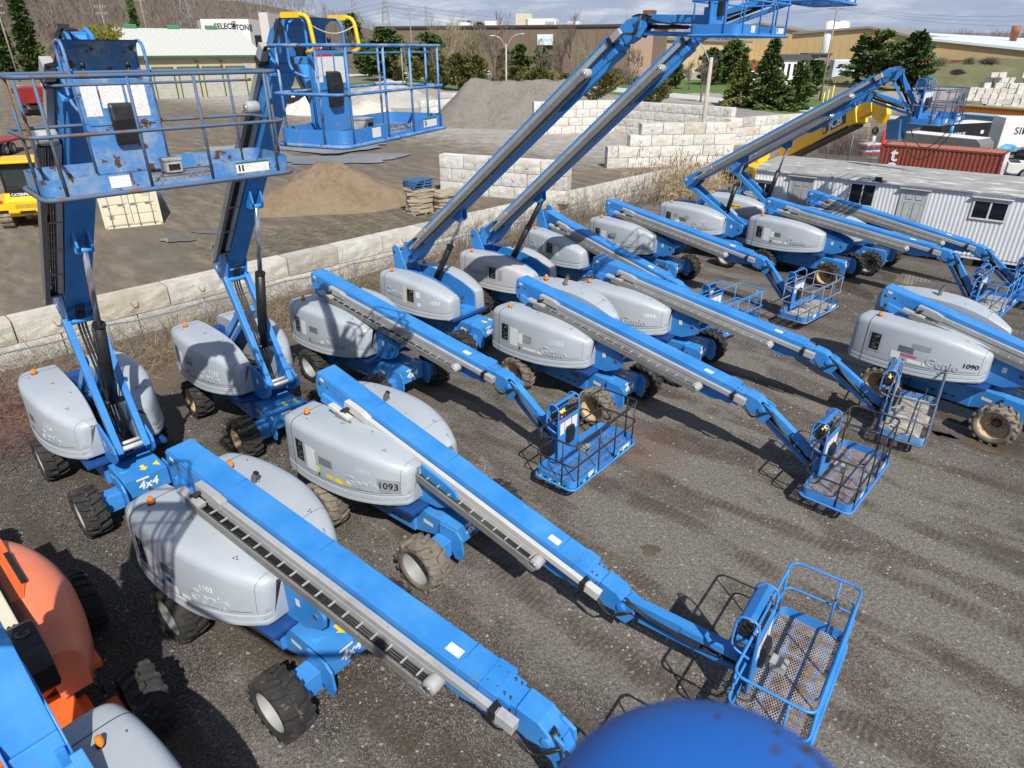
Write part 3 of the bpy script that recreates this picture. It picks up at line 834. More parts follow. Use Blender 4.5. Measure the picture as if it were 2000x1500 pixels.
def lift(d):
    """d: one machine. x,y ground position; yc chassis heading; yt boom heading"""
    B_ = d.get('kind', 'A')
    root = empty('boom_lift', (d['x'], d['y'], d.get('z', 0)), R_(d['yc']))
    tag(root, d['label'], 'boom lift', 'blue boom lifts parked in the yard')
    rim = d.get('rim', RIMG); tyre = d.get('tyre', TYRE); blue = d.get('blue', None); grey = d.get('grey', None)
    ch = obj('chassis', ME['chassis'], root, mat=blue)
    obj('axle', ME['under'], root); obj('direction_marks', ME['marks'], ch); obj('lettering', ME['4x4'], ch); obj('serial_plate', ME['plate'], ch); obj('tow_lug', ME['toweye'], ch)
    obj('chassis_decal', ME['cdecal'], ch); obj('chassis_slots', ME['cslots'], ch)
    if d.get('cnum'):
        T = Matrix(((1, 0, 0, .35), (0, 0, 1, -.506), (0, 1, 0, .80), (0, 0, 0, 1)))
        obj('unit_number', text_mesh('unit_number', d['cnum'], .16, BLACKP, None, T, .003), ch)
    rnd = random.Random(hash(d['id']) % 1000 if not isinstance(d['id'], str) else sum(map(ord, d['id'])))
    for i, x in enumerate(WX):
        for sd in (-1, 1):
            w = obj('wheel', ME['tyre'], root, (x, sd*WY, .515), (0, 0, 0 if sd < 0 else math.pi), d.get('tyres', {}).get((i, sd), tyre))
            r = obj('rim', ME['rim'], w, mat=rim); obj('hub', ME['hub'], w)
            w.rotation_euler = (0, rnd.uniform(0, 6), 0 if sd < 0 else math.pi)
    dy = R_(d['yt']-d['yc'])
    tt = obj('turntable', ME['turret'], root, (0, 0, 0), (0, 0, dy))
    def T(name, key, mat=None, loc=(0, 0, 0), parent=None):
        if parent is None:
            o = obj(name, ME[key] if isinstance(key, str) else key, root, Matrix.Rotation(dy, 3, 'Z') @ Vector(loc), (0, 0, dy), mat)
        else: o = obj(name, ME[key] if isinstance(key, str) else key, parent, loc, (0, 0, 0), mat)
        return o
    H = HA if B_ == 'A' else HB
    hn = T('cowl', 'h'+B_+'-', grey); hf = T('cowl', 'h'+B_+'+', grey)
    if d.get('tallcowl'): hf.scale = (1, 1.08, 1.38); hf.location.z = -.40
    T('cowl_seam', 'seam'+B_+'-', parent=hn); T('cowl_seam', 'seam'+B_+'+', parent=hf)
    T('engine_window', 'win'+B_, parent=hn); T('raised_lettering', 'logo'+B_, parent=hn)
    T('panel_line', 'grooveA', parent=hn) if B_ == 'A' else None
    if B_ == 'A': T('bolt', 'holesA-', parent=hn); T('bolt', 'holesA+', parent=hf)
    if B_ == 'A':
        T('latch', 'latch1', parent=hn); T('latch', 'latch2', parent=hf); T('cowl_seam', 'vseam-', parent=hn); T('cowl_seam', 'vseam+', parent=hf); T('grille', 'grille', parent=hf)
        if d.get('grille', True): T('grille', 'grille2', parent=hn)
    yi, yo, zb, zt = H.par(-1.88)
    T('beacon', 'beacon', None, (-1.88, -.76, zt+.004), hn)
    if d.get('fb', True): T('beacon', 'beacon', None, (-1.75, .6, zt+.01), hf)
    T('exhaust_stack', 'exhaust', None, (-1.0, .55, H.par(-1)[3]), hf)
    for (fn, a) in d.get('decals', ()):
        if fn == 'num': T('unit_number', H.lettering('unit_number', a[0], a[1]*1.12, a[2], a[3], a[4], -1, .014, .003), parent=hn)
        elif fn == 'txt': T('lettering', H.lettering('lettering', a[0], a[1], a[2], a[3], a[4], -1, .012, .003), parent=hn)
        else: T('decal', H.patch(a[0], a[1], a[2], a[3], -1, .006).mesh('decal', [a[4]]), parent=hn)
    T('hydraulic_block', 'innards')
    if B_ == 'A':
        for s_ in ('-', '+'): T('side_plate', 'vp'+s_, blue)
        T('side_plate_decal', 'vdecal'); T('pivot_pin', 'pin')
    else:
        T('inner_panel', mk_bpanels())
    # boom
    L = d.get('L', 6.95); bs = boom_set(L, B_)
    a = R_(d['pitch']); rx, rz = d.get('root', (-2.11, 2.98))
    Mt = Matrix.Rotation(dy, 4, 'Z')
    def bl(s, w): return Vector((rx+s*math.cos(a)-w*math.sin(a), 0, rz+s*math.sin(a)+w*math.cos(a)))
    bo = obj('boom', bs['boom'], root, Mt @ Vector((rx, 0, rz)), (0, 0, 0), d.get('boomblue', blue))
    bo.rotation_mode = 'QUATERNION'; bo.rotation_quaternion = (Mt @ Matrix.Rotation(-a, 4, 'Y')).to_quaternion()
    obj('inner_boom', bs['tip'], bo, mat=blue); obj('boom_head', bs['head'], bo, mat=blue); obj('bolt', bs['bolts'], bo)
    obj('hose_carrier_rail', bs['rail'], bo, mat=d.get('railmat', RAILG)); obj('rail_clamp', bs['clamp'], bo); obj('hose_chain', bs['chain'], bo); obj('chain_tray', bs['tray'], bo)
    if B_ == 'A': [obj(q[0], q[1], bo) for q in ME['slot']]
    obj('weld_seam', bs['weld'], bo); obj('decal', bs['labels'][0], bo)
    # lower arms of the folding linkage
    if B_ == 'A':
        pv = bl(.22, -.50); pinp = Vector((1.56, 0, 1.58)); b = MB()
        top = pv+Vector((.12, 0, 0))
        for sd in (-1, 1):
            Tm = rot_align(pinp+Vector((0, sd*.255, 0)), top+Vector((0, sd*.255, 0))); ln = (top-pinp).length
            b.box(-.08, ln+.08, -.06, .06, -.10, .10, 0, Tm)
        b.tube([top+Vector((0, -.32, 0)), top+Vector((0, .32, 0))], .06, 10)
        T('lift_arm', b.mesh('lift_arm', [BLUE], .014), blue)
        b = MB(); rb = Vector((-1.55, 0, 1.5)); rt = bl(.12, -.62) if d.get('up') else bl(.3, -.45)
        if d.get('up'):
            mid = pinp.lerp(top, .72); rt = mid+Vector((-.25, 0, -.15))
        for sd in (-1, 1):
            Tm = rot_align(rb+Vector((0, sd*.16, 0)), rt+Vector((0, sd*.16, 0))); b.box(-.1, (rt-rb).length+.1, -.045, .045, -.08, .08, 0, Tm)
        b.box(-1.75, -1.4, -.24, .24, 1.16, 1.6)
        T('rear_link', b.mesh('rear_link', [BLUE], .012), blue)
        if d.get('up'):
            c0 = pinp.lerp(top, .30)+Vector((-.1, 0, .15)); c1 = bl(2.95, -.62); cm = c0.lerp(c1, .55)
            b = MB(); b.tube([c0, cm], .10, 16, m=0); b.tube([cm, cm.lerp(c1, .02)], .115, 16, m=0); b.tube([cm, c1], .05, 12, m=1); b.tube([c0+Vector((0, -.2, 0)), c0+Vector((0, .2, 0))], .06, 10, m=0); b.tube([c1+Vector((0, -.14, 0)), c1+Vector((0, .14, 0))], .05, 10, m=2)
            b.tube([c0.lerp(cm, .2)+Vector((0, -.12, 0)), cm+Vector((0, -.12, 0))], .014, 6, m=3)
            for y in (-.06, .0, .06): b.tube(fillet([pinp+Vector((-.5, y, .1)), pinp.lerp(top, .5)+Vector((-.15, y, 0)), top+Vector((-.1, y, -.1)), bl(.8, -.5)+Vector((0, y, 0))], .4, 5), .022, 6, m=3)
            T('lift_cylinder', b.mesh('lift_cylinder', [BLACK, CHROME, BLUE, HOSE]))
        else:
            b = MB(); c0 = Vector((.9, 0, 1.5)); c1 = bl(2.95, -.60); cm = c0.lerp(c1, .1)
            b.tube([(-1.2, 0, 1.85), (.9, 0, 1.75)], .10, 14); T('lift_cylinder', b.mesh('lift_cylinder', [BLACK]))
    else:
        b = MB(); c0 = Vector((-.75, 0, 1.7)); c1 = bl(3.0, -.62); cm = c0.lerp(c1, .62 if d['pitch'] > 0 else .9)
        b.tube([c0, cm], .10, 16, m=0); b.tube([cm.lerp(c0, .03), cm], .12, 16, m=0); b.tube([cm, c1], .05, 12, m=1); b.tube([c1+Vector((0, -.14, 0)), c1+Vector((0, .14, 0))], .05, 10, m=2)
        if d.get('sleeve'): b.tube([c0.lerp(c1, .3), c1], .085, 12, m=0)
        T('lift_cylinder', b.mesh('lift_cylinder', [BLACK, CHROME, BLUE]))
        b = MB()
        for sd in (-1, 1): b.prism([(-2.1, 1.3), (-2.25, 2.0), (-2.35, rz+.05), (-2.2, rz+.15), (-2.02, rz+.1), (-1.55, 1.9), (-1.4, 1.3)], 'y', sd*.245, sd*.30)
        b.tube([(-2.2, -.33, rz-.05), (-2.2, .33, rz-.05)], .06, 12, m=1); b.tube([bl(.25, -.4)+Vector((0, -.29, 0)), bl(.25, -.4)+Vector((0, .29, 0))], .06, 12, m=1)
        T('rear_mast', b.mesh('rear_mast', [BLUE, HUB], .01), blue)
    # jib and basket
    J = bl(L+.72, -.24)
    e = obj('jib_elbow', ME['elbow'], root, Mt @ J, (0, 0, dy), blue)
    bx, by, bz, brz = d['bk']
    bkp = Vector((bx, by, bz)); rm = Matrix.Rotation(R_(brz), 3, 'Z') @ Vector((-.62, -.2, .22))
    mp = bkp+rm
    Tm = Mt @ rot_align(J, mp); ln = (mp-J).length
    j1, j2 = mk_jib(ln, rnd)
    jo = obj('jib', j1, root, Tm.to_translation(), (0, 0, 0), blue); jo.rotation_mode = 'QUATERNION'; jo.rotation_quaternion = Tm.to_quaternion()
    obj('jib_cylinder', j2, jo)
    ho = obj('hose_bundle', ME['hoses'], root, Mt @ J, (0, 0, 0)); ho.rotation_mode = 'QUATERNION'; ho.rotation_quaternion = (Mt @ Matrix.Rotation(-a, 4, 'Y')).to_quaternion()
    bk = basket(root, Mt @ bkp, dy+R_(brz), **d.get('bm', {}))
    return root, bk
def mk_bpanels():
    if 'bpan' in ME: return ME['bpan']
    b = MB()
    for sd in (-1, 1):
        b.prism([(-1.9, 1.16), (-1.9, 2.2), (-1.2, 2.24), (-.3, 2.18), (.3, 2.02), (.7, 1.86), (.86, 1.7), (.9, 1.16)], 'y', sd*.325, sd*.355)
    b.box(.2, .95, -.32, .32, 1.16, 1.28)
    b.box(-1.3, .4, -.32, .32, 1.1, 1.3)
    ME['bpan'] = b.mesh('inner_panel', [BLUE], .01); return ME['bpan']
W_, K_ = WHITEP, BLACKP
PAPA = ('patch', (-1.50, -1.20, 1.42, 1.94, PAPER))
def stow(L=6.95, pitch=-8.5, jx=1.95, by=.2, zb=.38, brz=0.0, root=(-2.11, 2.98)):
    a = R_(pitch); s = L+.72
    return dict(L=L, pitch=pitch, root=root, bk=(root[0]+s*math.cos(a)+jx, by, zb, brz))
LIFTS = [
 dict(id='1103', x=-3.88, y=8.11, yc=-37.8, yt=-35.5, label='blue boom lift numbered 1103 with lowered boom, beside the orange lift', tyre=TYRE, rim=RIMG, railmat=RAILG,
      decals=[('num', ('1103', .12, -.02, 1.78, W_)), ('patch', (-1.52, -1.22, 1.42, 1.90, PAPER)), ('patch', (-1.26, -1.18, 1.36, 1.44, LBLUEP)), ('patch', (-1.2, -1.12, 1.24, 1.36, plain('orange_sticker', (.5, .2, .05), .5))),
              ('patch', (-.95, -.7, 1.35, 1.50, PAPER)), ('patch', (-.62, -.42, 1.36, 1.45, PAPER)), ('patch', (-1.0, -.86, 1.50, 1.60, plain('navy_sticker', (.03, .06, .3), .5)))],
      bm=dict(floor=FLOORR), **stow(6.88, -7.5, jx=1.35, zb=.2)),
 dict(id='1093', x=-2.18, y=11.0, yc=-38.4, yt=-36.9, label='blue boom lift numbered 1093 with its jib stretched out to a blue basket', rim=RIMG, tyre=TYREM, railmat=ALU, tyres={(1, 1): TYREM, (0, 1): TYRE},
      decals=[('patch', (.32, .74, 1.50, 1.78, PATCH)), ('num', ('1093', .17, .53, 1.64, K_)), ('patch', (-.12, .2, 1.80, 1.92, PATCHL)), ('patch', (-.66, -.46, 1.40, 1.50, YELP)), ('patch', (-.90, -.72, 1.42, 1.50, YELP)), ('patch', (-.4, -.24, 1.42, 1.52, YELP)), PAPA, ('patch', (-1.22, -1.1, 1.44, 1.58, plain('lime_sticker', (.6, .65, .25), .5)))],
      bm=dict(floor=FLOORR), **stow(6.79, -15.1, jx=2.5, zb=.60)),
 dict(id='1092', tallcowl=True, x=1.85, y=16.92, yc=-44.7, yt=-42.8, label='blue boom lift numbered 1092 with a black-railed basket and rusty floor', rim=RIMT, tyre=TYREM, cnum='1092', railmat=RAILG, tyres={(0, 1): TYRE},
      decals=[('patch', (-.18, .28, 1.76, 1.94, PATCHL)), ('patch', (-1.05, -.75, 1.62, 1.82, PATCH)), PAPA, ('patch', (-1.18, -1.02, 1.55, 1.85, PAPER)), ('patch', (-1.0, -.55, 1.43, 1.49, PAPER)), ('patch', (-.5, -.3, 1.42, 1.5, PAPER))],
      bm=dict(rail=BLACKR, body=BLUEM, floor=FLOORR), **stow(6.97, -9.4, jx=1.92, by=.25)),
 dict(id='1099', x=4.36, y=19.21, yc=-40.6, yt=-40.0, label='blue boom lift numbered 1099 with a mud-caked basket beside lift 1090', rim=RIMG, railmat=RAILG,
      decals=[('num', ('1099', .15, .42, 1.80, W_))], bm=dict(rail=RUSTR, body=BLUEW, floor=FLOORC), **stow(6.89, -9.5, jx=2.0, by=.3, brz=4)),
 dict(id='1101', x=-4.19, y=17.62, yc=-40.1, yt=-40.0, label='blue boom lift numbered 1101 with a clean blue mesh basket and black rails', rim=RIMG, railmat=RAILG,
      decals=[('num', ('1101', .13, .45, 1.46, W_)), ('patch', (-1.50, -1.26, 1.5, 1.92, PAPER)), ('patch', (-.62, -.5, 1.42, 1.5, PAPER))], bm=dict(rail=BLACKR, floor=FLOORB, hazard=True, cons=BLUEM), **stow(7.01, -8.2, jx=2.06)),
 dict(id='1090', tallcowl=True, x=11.97, y=16.04, yc=-51.8, yt=-48.5, label='blue boom lift numbered 1090 with tan wheel rims, cut by the right edge', rim=RIMT, tyre=TYREM, grey=None,
      decals=[('num', ('1090', .15, .55, 1.66, K_)), ('patch', (-1.25, -1.02, 1.44, 1.64, PAPER)), ('patch', (-1.0, -.62, 1.56, 1.63, plain('pink_sticker', (.6, .08, .2), .5))), ('patch', (-.82, -.48, 1.42, 1.52, PAPER)), ('patch', (-.45, -.22, 1.42, 1.52, PAPER)), ('patch', (-.78, -.35, 1.82, 1.96, PATCH))],
      bm=dict(floor=FLOORR), fb=False, **stow(6.95, -11.5)),
 dict(id='1108', x=5.71, y=27.77, yc=-47.5, yt=-48.1, label='blue boom lift numbered 1108 with blue basket rails worn to tan', rim=RIMG,
      decals=[('num', ('1108', .14, .58, 1.58, W_)), ('patch', (-.95, -.65, 1.75, 1.92, PATCH)), ('patch', (-.15, .35, 1.72, 1.9, PATCHL)), PAPA, ('patch', (-1.1, -.9, 1.45, 1.6, PAPER)), ('patch', (-.6, -.4, 1.42, 1.52, PAPER))],
      bm=dict(rail=paint('tan_worn_rail', (.06, .15, .32), (.30, .27, .23), (.2, .13, .09), .6, .6, None, 5), body=BLUEM, floor=FLOORC), **stow(7.07, -7.4, jx=1.72, by=.25)),
 dict(id='1110', x=12.83, y=28.1, yc=-49.7, yt=-47.2, label='blue boom lift with a plain unnumbered cowl, second from the white site trailer', rim=RIMT,
      decals=[PAPA, ('patch', (-1.18, -1.0, 1.6, 1.85, PAPER)), ('patch', (-1.0, -.6, 1.43, 1.5, PAPER)), ('patch', (-.5, -.3, 1.42, 1.5, PAPER))], bm=dict(body=BLUEM, floor=FLOORC, rail=BLUEM), **stow(6.95, -6.4, jx=1.6)),
 dict(id='1111', x=15.35, y=29.77, yc=-48.1, yt=-48.7, label='blue boom lift with lowered boom, closest to the white site trailer', rim=RIMG,
      bm=dict(body=BLUEM, floor=FLOORB, rail=BLUEM), **stow(6.96, -8.6, jx=1.9)),
 dict(id='1104', x=-8.95, y=12.55, yc=-43.7, yt=-44.5, up=True, label='blue boom lift numbered 1104 with raised boom and badly rusted basket', rim=RIMG,
      decals=[('num', ('1104', .16, .0, 1.82, W_)), ('patch', (-.35, -.15, 1.5, 1.58, PAPER))], L=6.3, pitch=43.5, root=(-.05, 4.3), bk=(6.75, .15, 7.55, -2), railmat=RAILG,
      bm=dict(rail=RUSTR, body=BLUEW, floor=FLOORR, cons=BLUEW)),
 dict(id='1112', x=-6.78, y=15.38, yc=-45.4, yt=-44.6, up=True, label='blue boom lift numbered 1112 with raised boom and yellow basket handles', rim=RIMT,
      decals=[('num', ('1112', .15, .2, 1.74, W_)), ('patch', (-1.5, -1.25, 1.42, 1.9, PAPER)), ('patch', (-1.0, -.7, 1.75, 1.9, PATCH))], L=6.2, pitch=49.0, root=(-.45, 4.1), bk=(7.25, -.55, 7.82, 22), railmat=RAILG,
      bm=dict(rail=BLUEW, body=BLUEM, floor=FLOORR)),
 dict(id='1097', kind='B', x=-2.11, y=20.76, yc=-39.9, yt=-39.9, label='blue boom lift numbered 1097 with a long raised boom and basket against the sky', rim=RIMG, fb=True,
      decals=[('num', ('1097', .17, .38, 1.62, W_)), ('patch', (-.95, -.8, 1.42, 1.98, CREAM)), ('patch', (-.36, -.18, 1.70, 1.90, PAPER)), ('patch', (-.30, -.16, 1.42, 1.54, PAPER))],
      L=10.0, pitch=39.4, root=(-1.95, 2.78), bk=(8.75, .1, 9.12, 0), bm=dict(floor=FLOORB)),
 dict(id='1116', kind='B', x=.47, y=23.21, yc=-38.1, yt=-38.1, label='blue boom lift with a pinkish faded cowl and raised boom, behind lift 1097', rim=RIMG, fb=False, grey=GREYP, sleeve=True,
      decals=[('patch', (-.93, -.80, 1.46, 1.92, PATCH)), ('patch', (-.36, -.18, 1.50, 1.86, PATCH))], L=9.7, pitch=41.7, root=(-1.95, 2.72), bk=(8.6, .1, 9.85, 0), bm=dict(floor=FLOORB)),
 dict(id='1107', kind='B', x=2.76, y=26.22, yc=-49.2, yt=-50.0, label='blue boom lift with lowered boom parked between lifts 1108 and 1099', rim=RIMG, fb=False,
      decals=[('patch', (-1.0, -.85, 1.5, 1.9, PAPER)), ('patch', (-.36, -.1, 1.5, 1.86, PAPER))], bm=dict(floor=FLOORB), **stow(6.6, -11.0, jx=1.75, root=(-2.0, 2.85))),
 dict(id='1109', x=9.46, y=30.96, yc=-46.5, yt=-46.5, up=True, label='blue boom lift with half-raised boom and steep jib, just behind lift 1108', rim=RIMG,
      decals=[('num', ('1109', .13, .12, 1.80, W_)), ('patch', (-.85, -.6, 1.78, 1.94, PATCH)), ('patch', (-1.4, -1.2, 1.8, 1.94, PATCH)), ('patch', (-1.3, -1.05, 1.45, 1.7, PAPER)), ('patch', (-.3, -.15, 1.42, 1.5, PAPER))],
      L=8.8, pitch=31.6, root=(-1.75, 3.35), bk=(8.0, .55, 6.5, 0), bm=dict(rail=RUSTR, body=BLUEM, floor=FLOORB)),
 dict(id='1114', x=12.08, y=33.32, yc=-45.8, yt=-45.8, up=True, label='blue boom lift with half-raised boom and a yellow strip on its cowl', rim=RIMG,
      decals=[('patch', (-.6, -.1, 1.84, 2.0, YELP)), ('txt', ('DIESEL ONLY', .085, -.35, 1.92, K_))], L=6.15, pitch=32.6, root=(-1.6, 3.64), bk=(7.0, .35, 6.35, 0), bm=dict(rail=RUSTR, body=BLUEM, floor=FLOORB)),
]
LR = {}
for d in LIFTS: LR[d['id']] = lift(d)
# yellow swing-bar handles tied to the basket guard of lift 1112
bk = LR['1112'][1]; b = MB()
for y in (CY0-.10, CY1+.10):
    b = MB(); b.tube(fillet([(-.62, y, 1.44), (-.30, y, 1.44), (-.24, y, 1.05), (-.38, y, 1.02)], .10, 4), .027, 8)
    b.box(-.70, -.42, y-.03, y+.03, 1.41, 1.475); obj('yellow_handle', b.mesh('yellow_handle', [YELS]), bk)
b = MB(); b.tube([(-.30, CY0-.1+i*(CY1-CY0+.2)/12, 1.34-.10*math.sin(math.pi*i/12)) for i in range(13)], .008, 5)
obj('cord', b.mesh('cord', [plain('pale_cord', (.6, .55, .42), .8)]), bk)
# ================================================================== ground
def ground():
    ss = [-60, -45, -35, -28, -22, -17, -13, -10, -8, -6, -4.5, -3, -2, -1, 0, .1, .2, .3, .4, .5, .6, .7, 1.2, 2, 3, 5, 8, 12, 16, 20, 26, 34, 45, 60, 80, 118, 160, 220, 300, 420, 600, 900, 1400, 2200, 3500]
    ts = [-3500, -2200, -1400, -900, -600, -420, -300, -220, -160, -120, -90, -70, -55]+list(range(-45, 60, 3))+[62, 70, 80, 95, 120, 160, 220, 300, 420, 600, 900, 1400, 2200, 3500]
    ss = [-3500, -2200, -1200, -600, -300, -150, -90]+ss
    rnd = random.Random(1); vs = []; fs = []
    for t in ts:
        for s in ss:
            p = W0+WT*t+WN*s; z = terrain(p.x, p.y)
            if s > 1.5 and s < 60: z += rnd.uniform(-.04, .04)
            vs.append((p.x, p.y, z))
    m = len(ss)
    for i in range(len(ts)-1):
        for j in range(m-1): fs.append((i*m+j, i*m+j+1, (i+1)*m+j+1, (i+1)*m+j))
    b = MB(); b.add(vs, fs, 0, True)
    mt, nt, bs = _nt('yard_ground')
    tc = N(nt, 'ShaderNodeTexCoord'); v = tc.outputs['Object']
    def mth(op, a, bb=None, cl=False):
        n = N(nt, 'ShaderNodeMath', operation=op); n.use_clamp = cl
        for i, x in enumerate((a, bb)):
            if x is None: continue
            if isinstance(x, bpy.types.NodeSocket): lk(nt, x, n.inputs[i])
            else: n.inputs[i].default_value = x
        return n.outputs[0]
    def dot(vec, off):
        d = N(nt, 'ShaderNodeVectorMath', operation='DOT_PRODUCT'); lk(nt, v, d.inputs[0]); d.inputs[1].default_value = (vec.x, vec.y, 0)
        return mth('SUBTRACT', d.outputs['Value'], off)
    s = dot(WN, W0.dot(WN)); t = dot(WT, W0.dot(WT))
    def sstep(x, a, bb):
        mr = N(nt, 'ShaderNodeMapRange', interpolation_type='SMOOTHSTEP'); lk(nt, x, mr.inputs[0]); mr.inputs[1].default_value = a; mr.inputs[2].default_value = bb; return mr.outputs[0]
    # tracks run along the parking direction: stretch the large noise that way
    mp = N(nt, 'ShaderNodeMapping'); mp.inputs['Rotation'].default_value = (0, 0, R_(-46)); mp.vector_type = 'TEXTURE'; mp.inputs['Scale'].default_value = (3.2, 1, 1); lk(nt, v, mp.inputs[0])
    nb = noise(nt, mp.outputs[0], .42, 6, .6); nm = noise(nt, v, 1.1, 6, .62); nf = noise(nt, v, 16, 5, .75); nl = noise(nt, v, .16, 4, .5)
    # fine stones
    vo = N(nt, 'ShaderNodeTexVoronoi'); vo.inputs['Scale'].default_value = 34; lk(nt, v, vo.inputs['Vector'])
    vo2 = N(nt, 'ShaderNodeTexVoronoi'); vo2.inputs['Scale'].default_value = 11; lk(nt, v, vo2.inputs['Vector'])
    sepc = N(nt, 'ShaderNodeSeparateColor'); lk(nt, vo.outputs['Color'], sepc.inputs[0])
    sepc2 = N(nt, 'ShaderNodeSeparateColor'); lk(nt, vo2.outputs['Color'], sepc2.inputs[0])
    stone = mth('MULTIPLY', mth('GREATER_THAN', sepc.outputs[0], .74), mth('LESS_THAN', vo.outputs['Distance'], .40))
    clu = ramp(nt, noise(nt, v, .55, 4, .6), [(.52, 0), (.66, 1)])
    stone2 = mth('MULTIPLY', mth('MULTIPLY', mth('GREATER_THAN', mth('ADD', sepc2.outputs[0], mth('MULTIPLY', clu, .10)), .965), mth('LESS_THAN', vo2.outputs['Distance'], .26)), .8)
    vo3 = N(nt, 'ShaderNodeTexVoronoi'); vo3.inputs['Scale'].default_value = 75; lk(nt, v, vo3.inputs['Vector']); sepc3 = N(nt, 'ShaderNodeSeparateColor'); lk(nt, vo3.outputs['Color'], sepc3.inputs[0])
    # yard: dark asphalt grindings near the machines on the left, paler gravel to the middle and right
    dark = ramp(nt, nf, [(.30, (.017, .0135, .011)), (.52, (.038, .030, .024)), (.74, (.090, .075, .061))])
    pale = ramp(nt, nf, [(.28, (.042, .036, .030)), (.50, (.128, .114, .098)), (.72, (.28, .256, .225))])
    brown = ramp(nt, nf, [(.3, (.030, .022, .015)), (.7, (.085, .064, .046))])
    xy = N(nt, 'ShaderNodeSeparateXYZ'); lk(nt, v, xy.inputs[0])
    g = mth('ADD', mth('MULTIPLY', xy.outputs[0], .16), mth('MULTIPLY', xy.outputs[1], .035))
    gm = mth('ADD', mth('ADD', mth('ADD', g, .25), mth('MULTIPLY', mth('SUBTRACT', nb, .5), 5.5)), mth('MULTIPLY', mth('SUBTRACT', nm, .5), 1.6))
    f_pale = sstep(gm, -.35, 1.0)
    far_d = sstep(xy.outputs[0], 8.5, 13); f_pale = mth('MULTIPLY', f_pale, mth('SUBTRACT', 1, mth('MULTIPLY', far_d, .65)))
    yard = mixc(nt, f_pale, dark, pale)
    rut = ramp(nt, noise(nt, mp.outputs[0], .75, 6, .6), [(.50, 0), (.57, 1), (.68, .7)])
    yard = mixc(nt, mth('MULTIPLY', rut, .85), yard, brown)
    st_col = ramp(nt, sepc.outputs[1], [(0, (.16, .15, .14)), (1, (.36, .34, .31))])
    yard = mixc(nt, mth('MULTIPLY', mth('GREATER_THAN', sepc3.outputs[0], .72), .65), yard, ramp(nt, sepc3.outputs[1], [(0, (.09, .08, .07)), (1, (.33, .31, .28))]))
    yard = mixc(nt, mth('MULTIPLY', stone, mth('ADD', .25, mth('MULTIPLY', clu, .5))), yard, st_col)
    yard = mixc(nt, stone2, yard, (.34, .31, .27))
    # wheel tracks of machines driven in and out
    mpt = N(nt, 'ShaderNodeMapping'); mpt.inputs['Rotation'].default_value = (0, 0, R_(41)); mpt.vector_type = 'POINT'; lk(nt, v, mpt.inputs[0]); sx = N(nt, 'ShaderNodeSeparateXYZ'); lk(nt, mpt.outputs[0], sx.inputs[0])
    q = mth('FRACT', mth('MULTIPLY', mth('ADD', sx.outputs[1], mth('MULTIPLY', noise(nt, mp.outputs[0], .22, 3, .5), 4.5)), .30))
    tk = mth('MULTIPLY', sstep(q, .10, .16), mth('SUBTRACT', 1, sstep(q, .24, .30)))
    tk2 = mth('MULTIPLY', sstep(q, .62, .68), mth('SUBTRACT', 1, sstep(q, .76, .82)))
    wv = N(nt, 'ShaderNodeTexWave', wave_type='BANDS', bands_direction='X'); wv.inputs['Scale'].default_value = 2.6; wv.inputs['Distortion'].default_value = 5.0; wv.inputs['Detail'].default_value = 2; lk(nt, mpt.outputs[0], wv.inputs['Vector'])
    tkm = mth('MULTIPLY', mth('MULTIPLY', mth('ADD', tk, tk2), ramp(nt, nm, [(.38, 0), (.55, .85)])), mth('ADD', .55, mth('MULTIPLY', wv.outputs['Fac'], .45)))
    yard = mixc(nt, tkm, yard, brown)
    red = mth('MULTIPLY', sstep(mth('ADD', N_dist(nt, v, (3.4, 13.9)), mth('MULTIPLY', mth('SUBTRACT', nm, .5), 2.2)), 1.5, .3), .4)
    yard = mixc(nt, red, yard, (.14, .07, .045))
    # leaf litter strip under the brush by the wall
    litter = ramp(nt, nf, [(.3, (.055, .040, .026)), (.5, (.13, .095, .06)), (.7, (.24, .19, .13))])
    yard = mixc(nt, mth('MULTIPLY', sstep(mth('ADD', s, mth('MULTIPLY', mth('SUBTRACT', nm, .5), 4)), -5.4, -3.6), mth('SUBTRACT', 1, sstep(t, 26, 32))), yard, litter)
    # back lot: packed mud, paler limestone dust to the right
    mud = ramp(nt, noise(nt, mp.outputs[0], 1.6, 8, .68), [(.30, (.095, .074, .052)), (.52, (.165, .135, .098)), (.72, (.25, .215, .165))])
    mud = mixc(nt, mth('MULTIPLY', ramp(nt, nb, [(.5, 0), (.6, 1)]), .6), mud, (.12, .105, .09))
    dust = ramp(nt, nm, [(.3, (.24, .22, .19)), (.7, (.40, .375, .335))])
    mud = mixc(nt, mth('MULTIPLY', sstep(mth('ADD', t, mth('MULTIPLY', mth('SUBTRACT', nm, .5), 14)), 32, 44), sstep(s, 2, 7)), mud, dust)
    grassy = mth('MULTIPLY', mth('SUBTRACT', 1, sstep(mth('ADD', s, mth('MULTIPLY', mth('SUBTRACT', nm, .5), 9)), 4, 9)), ramp(nt, noise(nt, v, 2.7, 6, .7), [(.46, 0), (.56, .8)]))
    mud = mixc(nt, mth('MULTIPLY', mth('MULTIPLY', grassy, sstep(t, 4, 9)), mth('SUBTRACT', 1, sstep(t, 19, 23))), mud, (.075, .07, .035))
    far = ramp(nt, nl, [(.3, (.14, .125, .085)), (.7, (.21, .185, .125))])
    lot = mixc(nt, sstep(s, 85, 120), mud, far)
    isl = sstep(s, .15, .35)
    col = mixc(nt, isl, yard, lot)
    setc(nt, bs, col)
    # damp and puddles
    pn = noise(nt, mp.outputs[0], .30, 4, .5)
    lowL = mth('MULTIPLY', mth('MULTIPLY', sstep(s, 14, 20), mth('SUBTRACT', 1, sstep(s, 44, 52))), mth('SUBTRACT', 1, sstep(t, 23, 27)))
